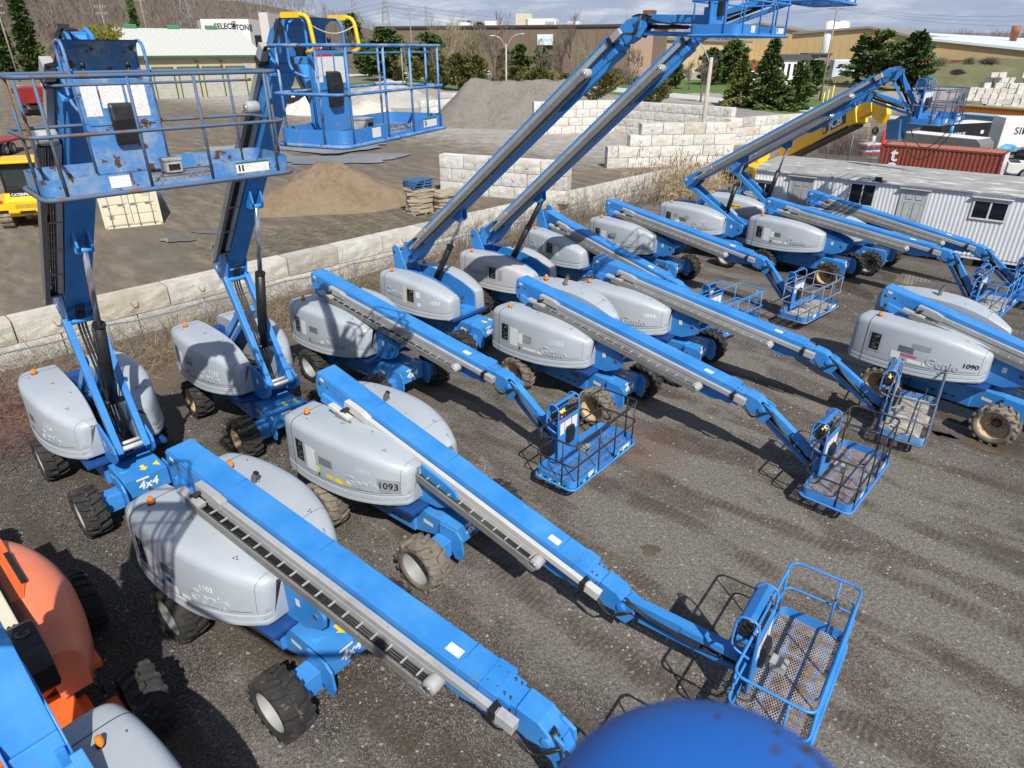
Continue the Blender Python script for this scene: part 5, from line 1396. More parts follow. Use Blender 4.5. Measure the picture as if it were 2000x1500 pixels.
GREENC = paint('container_green_roof', (.10, .20, .10), (.14, .24, .13), (.2, .15, .1), .7, .7); ORC = paint('container_orange', (.52, .17, .015), (.6, .22, .03), (.2, .1, .05), .72, .5); LBC = paint('container_pale_blue', (.22, .34, .42), (.27, .39, .47), (.2, .2, .2), .74, .5)
back_box('shipping_container', 'pale blue shipping container behind the black enclosed trailer', 1868, 221, 2000, 232, 2.9, 12, 2.44, 2.9, LBC, 'shipping container')
back_box('shipping_container', 'orange shipping container with a green roof, farthest right of the back row', 1872, 205, 2000, 214, 2.75, 12, 2.44, 2.6, ORC, 'shipping container', GREENC)
# enclosed trailers
def enclosed(label, u0, v0, u1, v1, H, W, body, roof, zt, txt=None):
    p0 = onplane(u0, v0, zt); p1 = onplane(u1, v1, zt); d = p1-p0; L = d.length; nn = Vector((-d.y, d.x, 0)).normalized()
    root = empty('enclosed_trailer', (p0.x, p0.y, 0), math.atan2(d.y, d.x)); tag(root, label, 'cargo trailer', 'enclosed cargo trailers behind the site trailer')
    b = MB(); b.prism([(0, .45), (L, .45), (L+.5, .9), (L+.35, zt-.35), (L, zt-.04), (0, zt-.04)], 'y', 0, W); obj('body', b.mesh('trailer_body', [body], .03), root)
    b = MB(); b.box(.02, L, .02, W-.02, zt-.035, zt); obj('roof', b.mesh('trailer_roof', [roof], .01), root)
    for x in (L*.42, L*.55):
        for y in (-.02, W-.2):
            b = MB(); b.lathe([(0, 0), (.33, 0), (.36, .05), (.36, .2), (0, .22)], 'y', 20); obj('wheel', b.mesh('trailer_wheel', [TYRE]), root, (x, y, .36))
    b = MB(); b.box(L*.62, L*.78, -.012, -.002, .6, zt-.3); b.box(L*.8, L*.86, -.013, -.002, 1.6, 1.9, 1); obj('side_door', b.mesh('side_door', [body, WHITEP]), root)
    b = MB(); b.box(L+.1, L+1.2, W/2-.06, W/2+.06, .4, .5); b.box(L+1.1, L+1.16, W/2-.03, W/2+.03, 0, .9); obj('tow_bar', b.mesh('tow_bar', [BLACK]), root)
    if txt: obj('lettering', text_mesh('lettering', txt, .55, WHITEP, lambda v: Vector((L*.35+v.x, -.006, 1.6+v.y)), bold=.01), root)
BLKT = paint('trailer_black', (.02, .02, .022), (.03, .03, .033), None, .7, .3); GRYT = paint('trailer_grey', (.16, .155, .145), (.19, .185, .175), None, .7, .35)
enclosed('black enclosed cargo trailer with white lettering, before the pale blue container', 1842, 243, 1940, 238, 2.4, 2.2, BLKT, WHITE, 2.6, 'RADIUS')
enclosed('grey enclosed cargo trailer with a white roof, just beyond the red container', 1766, 258, 1908, 272, 2.4, 2.2, GRYT, WHITE, 2.5)
# ================================================================== machines and vehicles in the lots
def gz(p): return terrain(p.x, p.y)
def pose(u0, v0, u1, v1):
    """root at the midpoint of two ground rays; x axis from first to second"""
    a = spot(u0, v0); c = spot(u1, v1); m = (a+c)/2; d = c-a
    return Vector((m.x, m.y, terrain(m.x, m.y))), math.atan2(d.y, d.x), math.hypot(d.x, d.y)
def add_wheels(root, spots, r, w, rimm=RIMG, name='wheel'):
    for (x, y) in spots:
        b = MB(); b.lathe([(0, -w/2), (r*.55, -w/2), (r*.62, -w/2-.01), (r*.95, -w/2), (r, -w/4), (r, w/4), (r*.95, w/2), (0, w/2)], 'y', 20)
        wl = obj(name, b.mesh('wheel', [TYRE]), root, (x, y, r))
        b = MB(); s_ = -1 if y < 0 else 1; b.lathe([(0, s_*(w/2+.02)), (r*.2, s_*(w/2+.02)), (r*.3, s_*(w/2-.0)), (r*.56, s_*(w/2+.012))], 'y', 16); obj('rim', b.mesh('rim', [rimm]), wl)
def pickup(label, pos, rz, paint_, group='pickups and trucks', scale=1.0, cap=False):
    root = empty('pickup_truck', pos, rz); tag(root, label, 'pickup truck', group)
    b = MB(); b.prism([(0, .45), (.25, .38), (5.5, .38), (5.6, .6), (5.55, .95), (5.4, 1.05), (4.0, 1.12), (1.9, 1.12), (0, 1.10)], 'y', -.95, .95); obj('body', b.mesh('truck_body', [paint_], .05), root)
    b = MB(); b.prism([(1.9, 1.11), (2.05, 1.70), (2.3, 1.80), (3.3, 1.80), (3.55, 1.72), (4.15, 1.11)], 'y', -.82, .82); obj('cab', b.mesh('truck_cab', [paint_], .06), root)
    b = MB(); b.prism([(2.15, 1.18), (2.25, 1.66), (3.3, 1.66), (3.75, 1.18)], 'y', -.828, .828); b.prism([(3.62, 1.60), (3.64, 1.62), (4.10, 1.17), (4.08, 1.15)], 'y', -.7, .7); b.box(1.9, 1.96, -.6, .6, 1.2, 1.6); obj('window', b.mesh('truck_window', [GLASSD]), root)
    b = MB(); b.box(.1, 1.8, -.8, .8, 1.09, 1.108); obj('load_bed', b.mesh('load_bed', [BLACK]), root)
    b = MB(); b.box(5.56, 5.66, -.8, .8, .42, .62); b.box(5.56, 5.6, -.45, .45, .66, .9, 1); obj('bumper', b.mesh('front_bumper', [STEEL, BLACK], .01), root)
    for y in (-.75, .75): b = MB(); b.box(5.5, 5.585, y-.18, y+.18, .72, .92); obj('headlight', b.mesh('headlight', [WHITEP], .02), root)
    add_wheels(root, [(1.15, -.85), (1.15, .85), (4.55, -.85), (4.55, .85)], .40, .26)
    root.scale = (scale,)*3; return root
def bulldozer():
    pos, rz, L = pose(38, 455, 112, 448)
    # rear of the machine faces the camera: local -x is the rear
    c = spot(66, 446); root = empty('bulldozer', (c.x-.6, c.y+1.6, gz(c)), R_(112)); tag(root, 'yellow bulldozer seen from behind with a black cab, left of the cream container', 'bulldozer')
    for sd in (-1, 1):
        b = MB(); P = [(-1.5, .42), (-1.35, .12), (-1.1, .02), (1.5, .02), (1.75, .15), (1.8, .45), (1.65, .75), (1.35, .85), (-1.1, .80), (-1.4, .68)]
        b.prism(P, 'y', sd*.78, sd*1.25)
        n = 34; pts = [Vector((p[0], 0, p[1])) for p in P]; per = [(pts[(i+1) % len(pts)]-pts[i]).length for i in range(len(pts))]; tot = sum(per)
        for k in range(n):
            q = tot*k/n; i = 0
            while q > per[i]: q -= per[i]; i += 1
            a, c2 = pts[i], pts[(i+1) % len(pts)]; p = a.lerp(c2, q/per[i]); d = (c2-a).normalized(); ang = math.atan2(d.z, d.x)
            T = Matrix.Translation((p.x, 0, p.z)) @ Matrix.Rotation(-ang, 4, 'Y'); b.box(-.05, .07, sd*.76 if sd > 0 else sd*1.27, sd*1.27 if sd > 0 else sd*.76, -.05, .03, 1, T)
        obj('track', b.mesh('track', [plain('track_steel', (.14, .11, .085), .7, .2, .4, 6), plain('track_shoe', (.24, .19, .14), .8, .1, .4, 6)]), root)
    b = MB(); b.prism([(-1.55, .55), (-1.75, .75), (-1.75, 1.25), (-1.45, 1.55), (.2, 1.55), (.2, .5)], 'y', -.74, .74); b.prism([(.2, .6), (.2, 1.7), (1.9, 1.55), (2.0, .8), (1.9, .6)], 'y', -.45, .45)
    for sd in (-1, 1): b.prism([(-1.6, .85), (-1.6, 1.35), (-.1, 1.35), (.4, 1.0), (.4, .85)], 'y', sd*.74, sd*1.22)
    body = obj('body', b.mesh('dozer_body', [YEL], .03), root)
    b = MB(); b.box(-1.765, -1.752, -.42, .42, .95, 1.12); b.box(-1.79, -1.755, -.3, .3, .70, .82, 1); b.box(-1.9, -1.75, -.12, .12, .5, .62, 1); obj('rear_panel', b.mesh('rear_panel', [plain('panel_dark_yellow', (.5, .3, .02), .6), BLACK]), body)  # rear panel in a darker yellow than the body
    T = Matrix(((0, 0, -1, -1.60), (-1, 0, 0, 0), (0, 1, 0, 1.50), (0, 0, 0, 1)))
    b = MB(); b.box(-1.585, -1.56, -.52, .52, 1.40, 1.60); lp = obj('name_plate', b.mesh('name_plate', [BLACKP]), body)
    obj('lettering', text_mesh('lettering', 'CATERPILLAR', .155, WHITEP, None, T, .004), lp)
    b = MB()
    for x in (-1.3, .15):
        for y in (-.68, .68): b.box(x-.05, x+.05, y-.05, y+.05, 1.5, 2.75)
    b.box(-1.35, .2, -.73, .73, 1.5, 1.75); b.box(-1.35, .2, -.7, .7, 2.62, 2.8)
    cab = obj('cab', b.mesh('dozer_cab', [BLACK], .02), root)
    b = MB(); b.box(-1.31, -1.29, -.62, .62, 1.78, 2.62); b.box(-1.2, .1, -.69, -.68, 1.78, 2.62); b.box(-1.2, .1, .68, .69, 1.78, 2.62); obj('window', b.mesh('cab_window', [plain('tinted_glass', (.03, .04, .04), .1)]), cab)
    b = MB(); b.box(-1.6, .35, -.85, .85, 2.8, 2.92); obj('roof', b.mesh('cab_roof', [YEL], .04), cab)
    for y in (-.95, .95): b = MB(); b.box(-1.62, -1.60, y-.08, y+.08, 1.16, 1.3); obj('tail_light', b.mesh('tail_light', [REDP]), body)
    b = MB(); b.prism([(2.4, .05), (2.55, .1), (2.4, .6), (2.6, 1.15), (2.5, 1.15), (2.3, .6)], 'y', -1.5, 1.5); obj('blade', b.mesh('blade', [YEL]), root)
    b = MB(); b.tube([(-1.2, -.85, 1.6), (-1.2, -.85, 2.5)], .02, 6); b.tube([(-.2, -.85, 1.6), (-.2, -.85, 2.4)], .02, 6); b.tube([(-1.2, -.85, 2.0), (-.2, -.85, 2.0)], .02, 6); obj('handrail', b.mesh('handrail', [BLACK]), root)
    root.scale = (1.05,)*3
bulldozer()

def dump_truck():
    c = spot(70, 222); root = empty('dump_truck', (c.x, c.y, gz(c)), R_(128)); tag(root, 'old dump truck with a red tipping body and white cab, left of the raised boom', 'dump truck')
    b = MB(); b.prism([(-3.2, 1.3), (-3.6, 2.9), (2.6, 2.9), (2.3, 1.3)], 'y', -1.25, 1.25)
    me = b.mesh('tipping_body', [REDT], .03); body = obj('tipping_body', me, root)
    b = MB()
    for i in range(7): x = -3.0+i*.8; b.box(x, x+.1, -1.33, -1.25, 1.35, 2.9); b.box(x, x+.1, 1.25, 1.33, 1.35, 2.9)
    for y in (-1.33, 1.23): b.box(-3.6, 2.6, y, y+.1, 2.85, 3.0)
    b.prism([(-1.3, 2.9), (-.9, 3.25), (.9, 3.25), (1.3, 2.9), (1.2, 2.9), (.8, 3.12), (-.8, 3.12), (-1.2, 2.9)], 'x', -3.62, -3.5)
    obj('body_rib', b.mesh('body_rib', [plain('pale_red', (.36, .12, .11), .6)]), body)
    b = MB(); b.box(-3.5, 2.5, -1.15, 1.15, 2.902, 2.91); obj('load', b.mesh('load', [plain('truck_load', (.2, .05, .05), .8)]), body)
    b = MB(); b.box(-3.4, 4.2, -.45, .45, .75, 1.1); obj('frame', b.mesh('truck_frame', [BLACK]), root)
    b = MB(); b.prism([(2.7, .8), (2.7, 2.9), (3.9, 2.9), (4.2, 1.95), (5.4, 1.8), (5.5, .8)], 'y', -1.1, 1.1); obj('cab', b.mesh('truck_cab', [WHITE], .05), root)
    b = MB(); b.prism([(3.93, 2.75), (3.97, 2.77), (4.24, 2.0), (4.2, 1.98)], 'y', -.9, .9); b.box(2.9, 3.8, -1.112, 1.112, 2.0, 2.7); obj('window', b.mesh('truck_window', [GLASSD]), root)
    for y in (-1.4, 1.3): b = MB(); b.box(4.0, 4.1, y, y+.12, 2.0, 2.6); obj('mirror', b.mesh('mirror', [BLACK]), root)
    add_wheels(root, [(-2.4, -1.0), (-2.4, 1.0), (-1.2, -1.0), (-1.2, 1.0), (4.4, -1.0), (4.4, 1.0)], .52, .32)
dump_truck()
def dump_trailer():
    c = spot(4, 300); root = empty('equipment_trailer', (c.x, c.y, gz(c)), R_(100)); tag(root, 'faded red flatbed trailer frame cut by the left edge, above the bulldozer', 'trailer')
    b = MB(); b.box(-2.5, 2.5, -1.1, 1.1, .9, 1.05); b.prism([(-2.5, 1.05), (-2.9, 1.1), (-2.0, 2.6), (-1.85, 2.6), (-2.3, 1.05)], 'y', .95, 1.1); b.prism([(-2.5, 1.05), (-2.9, 1.1), (-2.0, 2.6), (-1.85, 2.6), (-2.3, 1.05)], 'y', -1.1, -.95); b.box(-2.6, -2.3, -1.1, 1.1, 1.3, 1.4)
    obj('frame', b.mesh('trailer_frame', [REDT], .02), root); add_wheels(root, [(-1.5, -1.0), (-1.5, 1.0), (-.4, -1.0), (-.4, 1.0)], .45, .3)
dump_trailer()
def box_truck(label, c, rz, body, group='vehicles in the far lots', L=6.0, H=3.2, scale=1.0, roof=True):
    root = empty('truck', (c.x, c.y, gz(c)), rz); tag(root, label, 'truck', group)
    b = MB(); b.box(0, L, -1.2, 1.2, .9, H); obj('box', b.mesh('cargo_box', [body], .04), root)
    b = MB(); b.prism([(L+.1, .5), (L+.1, 2.5), (L+1.1, 2.5), (L+1.5, 1.5), (L+2.2, 1.35), (L+2.25, .5)], 'y', -1.05, 1.05); obj('cab', b.mesh('truck_cab', [WHITE], .06), root)
    b = MB(); b.prism([(L+1.14, 2.35), (L+1.18, 2.37), (L+1.5, 1.58), (L+1.46, 1.56)], 'y', -.9, .9); b.box(L+.3, L+1.0, -1.06, 1.06, 1.6, 2.3); obj('window', b.mesh('truck_window', [GLASSD]), root)
    add_wheels(root, [(1.2, -1.0), (1.2, 1.0), (L+1.5, -.95), (L+1.5, .95)], .48, .3); root.scale = (scale,)*3; return root
def site_vehicle(label, c, rz, mt, seed, group='construction machines in the far lot'):
    """small tracked loader or excavator, seen from far"""
    rnd = random.Random(seed); root = empty('tracked_loader', (c.x, c.y, gz(c)), rz); tag(root, label, 'machine', group)
    b = MB()
    for sd in (-1, 1): b.prism([(-1.3, .3), (-1.1, .03), (1.1, .03), (1.3, .3), (1.1, .7), (-1.1, .7)], 'y', sd*.55, sd*.95)
    obj('track', b.mesh('track', [BLACK]), root)
    b = MB(); b.prism([(-1.3, .6), (-1.4, 1.4), (-.4, 1.5), (.9, .9), (.9, .6)], 'y', -.55, .55); obj('body', b.mesh('machine_body', [mt], .04), root)
    b = MB(); b.box(-.6, .5, -.5, .5, 1.3, 2.25); b.box(-.7, .6, -.55, .55, 2.25, 2.33); obj('cab', b.mesh('machine_cab', [BLACK], .03), root)
    b = MB()
    for sd in (-1, 1): b.prism([(-1.3, 1.3), (-1.2, 1.6), (1.3, 1.0), (1.8, .3), (1.65, .2), (1.2, .8)], 'y', sd*.62, sd*.74)
    b.prism([(1.6, .05), (2.2, .05), (2.0, .3), (1.7, .6)], 'y', -.9, .9); obj('loader_arm', b.mesh('loader_arm', [mt]), root)
    root.scale = (1.15,)*3
vv_ = [((28, 112), 20, BLACK, 'black compact loader with a yellow hood far left, beside the white cargo trailer'), ((50, 108), 60, YEL, 'yellow compact loader in the far lot, second from the left edge'), ((64, 106), 10, BLACK, 'dark compact loader parked in front of the far yellow machines'),
       ((92, 104), 30, BLACK, 'black utility machine standing alone before the far row'), ((108, 100), 200, WHITE, 'white compact loader right of the lone black machine'), ((12, 106), 90, YEL, 'yellow compact loader cut by the left edge'), ((85, 97), 70, YEL, 'yellow loader in the middle of the distant row'), ((122, 101), 120, YEL, 'tan and yellow loader nearest the first raised boom'), ((70, 98), 150, WHITE, 'white machine between the distant yellow loaders'),
       ((36, 101), 45, BLACK, 'black machine tucked behind the far yellow loaders'), ((18, 99), 100, YEL, 'yellow loader half hidden by the long white cargo trailer'), ((100, 95), 15, ORANGE, 'orange tinted loader at the back of the far row'), ((132, 97), 80, YEL, 'tan loader just left of the first raised boom head'), ((58, 95), 140, BLACK, 'dark loader at the rear centre of the far row'), ((116, 93), 55, WHITE, 'pale machine at the very back of the far row')]
for i, ((u, v), a, mt, lb) in enumerate(vv_): site_vehicle(lb, spot(u, v+7), R_(a), mt, i)
box_truck('long white cargo trailer at the far left below the woods', spot(-4, 112), R_(15), WHITE, L=9)
for i, (u, v, lb) in enumerate(((12, 114, 'orange traffic cone nearest the left edge of the far lot'), (30, 112, 'orange traffic cone second from the left edge of the far lot'))):
    c = spot(u, v-13+4); b = MB(); b.box(-.2, .2, -.2, .2, 0, .04); b.lathe([(.15, .04), (.03, .75), (0, .75)], 'z', 12); o = obj('traffic_cone', b.mesh('traffic_cone', [plain('cone_orange', (.7, .12, .03), .6)]), None, (c.x, c.y, gz(c)), scale=1.6); tag(o, lb, 'traffic cone', 'traffic cones in the far lot')
c = spot(105, 180); box_truck('white flatbed truck parked nose toward the camera behind the red dump truck', c, R_(-60), WHITE, L=4.2, H=1.6)
def dumpster(label, u, v, w, h, mt=BLACK, rz=0):
    c = spot(u, v); root = empty('dumpster', (c.x, c.y, gz(c)), rz); tag(root, label, 'dumpster', 'black dumpsters by the beige garage')
    b = MB(); b.prism([(-w/2, 0), (-w/2-.25, h), (w/2+.25, h), (w/2, 0)], 'y', -.9, .9)
    bo = obj('body', b.mesh('dumpster_body', [mt], .02), root); b = MB()
    for k in range(6): x = -w/2+w*k/5; b.box(x-.05, x+.05, -.97, -.9, .1, h)
    b.box(-w/2-.3, w/2+.3, -.99, -.9, h-.12, h+.02); obj('rib', b.mesh('dumpster_rib', [mt]), bo)
    b = MB(); b.box(-.5, 0, -.985, -.975, h*.45, h*.8); b.box(w*.3, w*.45, -.985, -.975, h*.5, h*.8); obj('notice', b.mesh('notice', [PAPER]), bo)
dumpster('black dumpster with white notices at the corner of the beige garage', 482, 172, 4.6, 2.2)
dumpster('black dumpster half hidden behind the second raised boom', 582, 202, 4.4, 1.9)
c = spot(333, 172); b = MB(); b.box(-1.5, 1.5, -.06, .06, 0, 3.2); b.box(-1.4, 1.4, -.1, -.06, .3, .5); b.box(-1.4, 1.4, -.1, -.06, 1.7, 1.9); o = obj('steel_panel', b.mesh('steel_panel', [BLUEM]), None, (c.x, c.y, gz(c)), (0, 0, .3)); tag(o, 'blue steel panel standing before the garage doors', 'panel')
pickup('white pickup driving on the pale road behind the cedars', spot(918, 157)+Vector((0, 0, .03)), R_(-38), WHITE, scale=1.3)
pickup('white car half hidden behind the cedars left on the pale road', spot(752, 152)+Vector((0, 0, .03)), R_(-20), WHITE, scale=1.05)
pickup('white pickup parked on the brown bank left of the raised booms', spot(1222, 140), R_(-5), WHITE, scale=1.1)
pickup('dark blue pickup behind the red container', onplane(1915, 330, 0)+Vector((0, 0, 0)), R_(-33), paint('pickup_navy', (.012, .014, .022), (.02, .022, .03), None, .7, .25), scale=1.0)
pickup('white pickup cut by the right edge, in front of the dark blue pickup', onplane(1958, 345, 0), R_(-30), WHITE, scale=1.05)
def sim_truck():
    p0 = onplane(1966, 230, 3.6); d = Vector((math.cos(R_(-12)), math.sin(R_(-12)), 0))
    root = empty('delivery_truck', (p0.x, p0.y, 0), R_(-12)); tag(root, 'white delivery truck box with dark lettering and a blue wave, at the right edge', 'truck')
    b = MB(); b.box(0, 7, 0, 2.4, .9, 3.6); bx = obj('box', b.mesh('cargo_box', [WHITE], .05), root)
    obj('lettering', text_mesh('lettering', 'SIM', .8, plain('navy_lettering', (.02, .02, .06), .5), lambda v: Vector((1.5+v.x, -.006, 2.55+v.y)), bold=.01), bx)
    b = MB(); P = [(0, .92), (0, 1.2), (.6, 1.55), (1.1, 1.5), (1.7, 1.25), (2.6, 1.35), (3.2, 1.15), (3.2, .92)]; b.prism(P, 'y', -.008, -.002); obj('wave_graphic', b.mesh('wave_graphic', [plain('wave_blue', (.12, .42, .72), .5, 0, .5, 2)]), bx)
    b = MB(); b.box(-.2, 7, .3, 2.1, .6, .9); obj('frame', b.mesh('truck_frame', [BLACK]), root); add_wheels(root, [(1.2, .25), (1.2, 2.1), (2.4, .25), (2.4, 2.1)], .5, .35)
sim_truck()
# clutter by the chain link gate: stacked bags, spare wheel, red kayak-like cover
c = onplane(1694, 298, .1); z0 = 0
for i in range(5):
    b = MB(); b.box(-.9, .9, -.55, .55, 0, .19); o = obj('stacked_bundle', b.mesh('stacked_bundle', [[plain('bundle_red', (.35, .04, .05), .6), plain('bundle_white', (.6, .6, .6), .6), plain('bundle_navy', (.05, .06, .2), .6)][i % 3]], .06), None, (c.x, c.y, z0), (0, 0, .2+i*.06)); z0 += .195
    tag(o, 'flat %s bundle, %s in the stack beyond the trailer roof' % (['red', 'white', 'navy'][i % 3], ['lowest', 'second from below', 'middle', 'fourth from below', 'topmost'][i]), 'bundle', 'stack of flat bundles')
c = onplane(1722, 290, .1); b = MB(); b.lathe([(0, 1.9), (.16, 1.75), (.26, 1.2), (.34, .5), (.30, .05), (0, 0)], 'z', 18); o = obj('red_cover', b.mesh('red_cover', [plain('kayak_red', (.7, .06, .03), .35)]), None, (c.x, c.y, 0)); tag(o, 'tall pointed red plastic shell standing beside the red container', 'plastic shell')
c = onplane(1703, 284, .1); b = MB(); b.lathe([(.18, -.1), (.38, -.12), (.42, 0), (.38, .12), (.18, .1)], 'y', 24); o = obj('spare_wheel', b.mesh('spare_wheel', [TYRE]), None, (c.x, c.y, 1.5), (0, 0, .4)); tag(o, 'black spare wheel on a white post behind the stacked bundles', 'wheel')
b = MB(); b.lathe([(0, 0), (.17, 0), (.17, .9), (0, 1.05)], 'z', 14); b.lathe([(.0, -.0), (.2, -.0), (.2, .02)], 'z', 14); o = obj('white_post', b.mesh('white_post', [WHITE]), None, (c.x, c.y, .02)); tag(o, 'short white post below the spare wheel', 'post')

# ================================================================== yellow telehandler behind the site trailer
def telehandler():
    p0 = at_y(1556, 284, 47.0); p1 = at_y(1704, 207, 40.5)
    a = Vector((p0.x, p0.y, 0)); d = (p1-p0).normalized()
    root = empty('telehandler', (p0.x-2.0, p0.y+3, 0), math.atan2(d.y, d.x)); tag(root, 'yellow telescopic handler whose boom rises from behind the site trailer', 'telehandler')
    inv = Matrix.Translation((p0.x-2.0, p0.y+3, 0)) @ Matrix.Rotation(math.atan2(d.y, d.x), 4, 'Z'); iv = inv.inverted()
    L0 = iv @ p0; L1 = iv @ p1; dd = (L1-L0).normalized(); S = L0-dd*1.5; Tm = rot_align(S, L1); ln = (L1-S).length
    b = MB(); b.box(0, ln*.86, -.32, .32, -.52, .50); b.box(ln*.82, ln*.90, -.40, .40, -.62, .60); b.box(ln*.85, ln+.2, -.24, .24, -.40, .36)
    bo = obj('boom', b.mesh('telehandler_boom', [YEL], .03), root); bo.matrix_local = Tm
    b = MB(); b.box(0, ln*.86, -.34, .34, -.75, -.53); b.tube([(ln*.2, -.36, -.6), (ln*.8, -.36, -.6)], .06, 8); obj('boom_underside', b.mesh('boom_underside', [BLACK]), bo)
    b = MB(); b.prism([(ln*.54, -.30), (ln*.54, .28), (ln*.79, .28), (ln*.79, -.30), ], 'y', -.328, -.322); pl = obj('name_plate', b.mesh('name_plate', [BLACKP]), bo)
    obj('lettering', text_mesh('lettering', 'JCB', .66, WHITEP, lambda v: Vector((ln*.68+v.x*1.25, -.335, -.01+v.y)), bold=.025, shear=.1), pl)
    b = MB(); b.box(ln*.548, ln*.575, -.335, -.327, -.2, .07); obj('badge', b.mesh('badge', [YELS]), pl)
    b = MB(); b.prism([(ln+.0, -.35), (ln+.2, .25), (ln+.7, .3), (ln+1.25, -.2), (ln+1.25, -.9), (ln+.85, -1.25), (ln+.5, -1.05), (ln+.1, -.65)], 'y', -.14, .14)
    for q in ((ln+.5, -.05), (ln+.9, -.8)): b.lathe([(0, -.15), (.07, -.15), (.07, .15), (0, .15)], 'y', 12, 1, (q[0], 0, q[1]))
    hd = obj('quick_hitch', b.mesh('quick_hitch', [YEL, BLACK], .02), bo)
    # chassis hidden behind the trailer
    b = MB(); b.box(-2.5, 3.0, -1.1, 1.1, .7, 1.5); b.box(-1.0, .8, .2, 1.1, 1.5, 2.6); obj('body', b.mesh('telehandler_body', [YEL], .05), root)
    add_wheels(root, [(-1.7, -1.0), (-1.7, 1.0), (2.0, -1.0), (2.0, 1.0)], .6, .45, YEL)
    # blue truss jib hung on the hitch with cables
    q0 = iv @ at_y(1752, 246, 34.2); q1 = iv @ at_y(1880, 236, 31.6); Tq = rot_align(q0, q1); lq = (q1-q0).length
    b = MB(); b.prism([(0, -.32), (-.2, .25), (.2, .45), (lq, .22), (lq, .10), (lq*.4, -.12)], 'y', -.12, .12); b.box(-.35, .3, -.3, .3, -.6, .3)
    jb = obj('truss_jib', b.mesh('truss_jib', [paint('jib_blue', (.02, .09, .2), (.03, .12, .26), (.1, .05, .03), .68, .55)], .01), root); jb.matrix_local = Tq
    b = MB(); b.prism([(lq*.30, -.0), (lq*.30, .22), (lq*.72, .19), (lq*.72, .03)], 'y', -.13, -.125); pj = obj('name_plate', b.mesh('name_plate', [BLACKP]), jb)
    obj('lettering', text_mesh('lettering', 'METAL WORKS', .19, WHITEP, lambda v: Vector((lq*.51+v.x, -.134, .11+v.y))), pj)
    b = MB()
    for (f0, f1, sag) in ((.05, .98, 1.6), (.2, .9, 1.1)):
        A, C = q0.lerp(q1, f0), q0.lerp(q1, f1); b.tube([A.lerp(C, k/14)-Vector((0, 0, sag*math.sin(math.pi*k/14))) for k in range(15)], .022, 5)
    obj('sling_cable', b.mesh('sling_cable', [HOSE]), root)
    b = MB(); A = q0.lerp(q1, .88); b.lathe([(0, 0), (.07, -.05), (.10, -.2), (.06, -.34), (0, -.38)], 'z', 12, 0, (A.x, A.y, A.z-.15)); obj('hook_block', b.mesh('hook_block', [LBLUEP]), root)
telehandler()

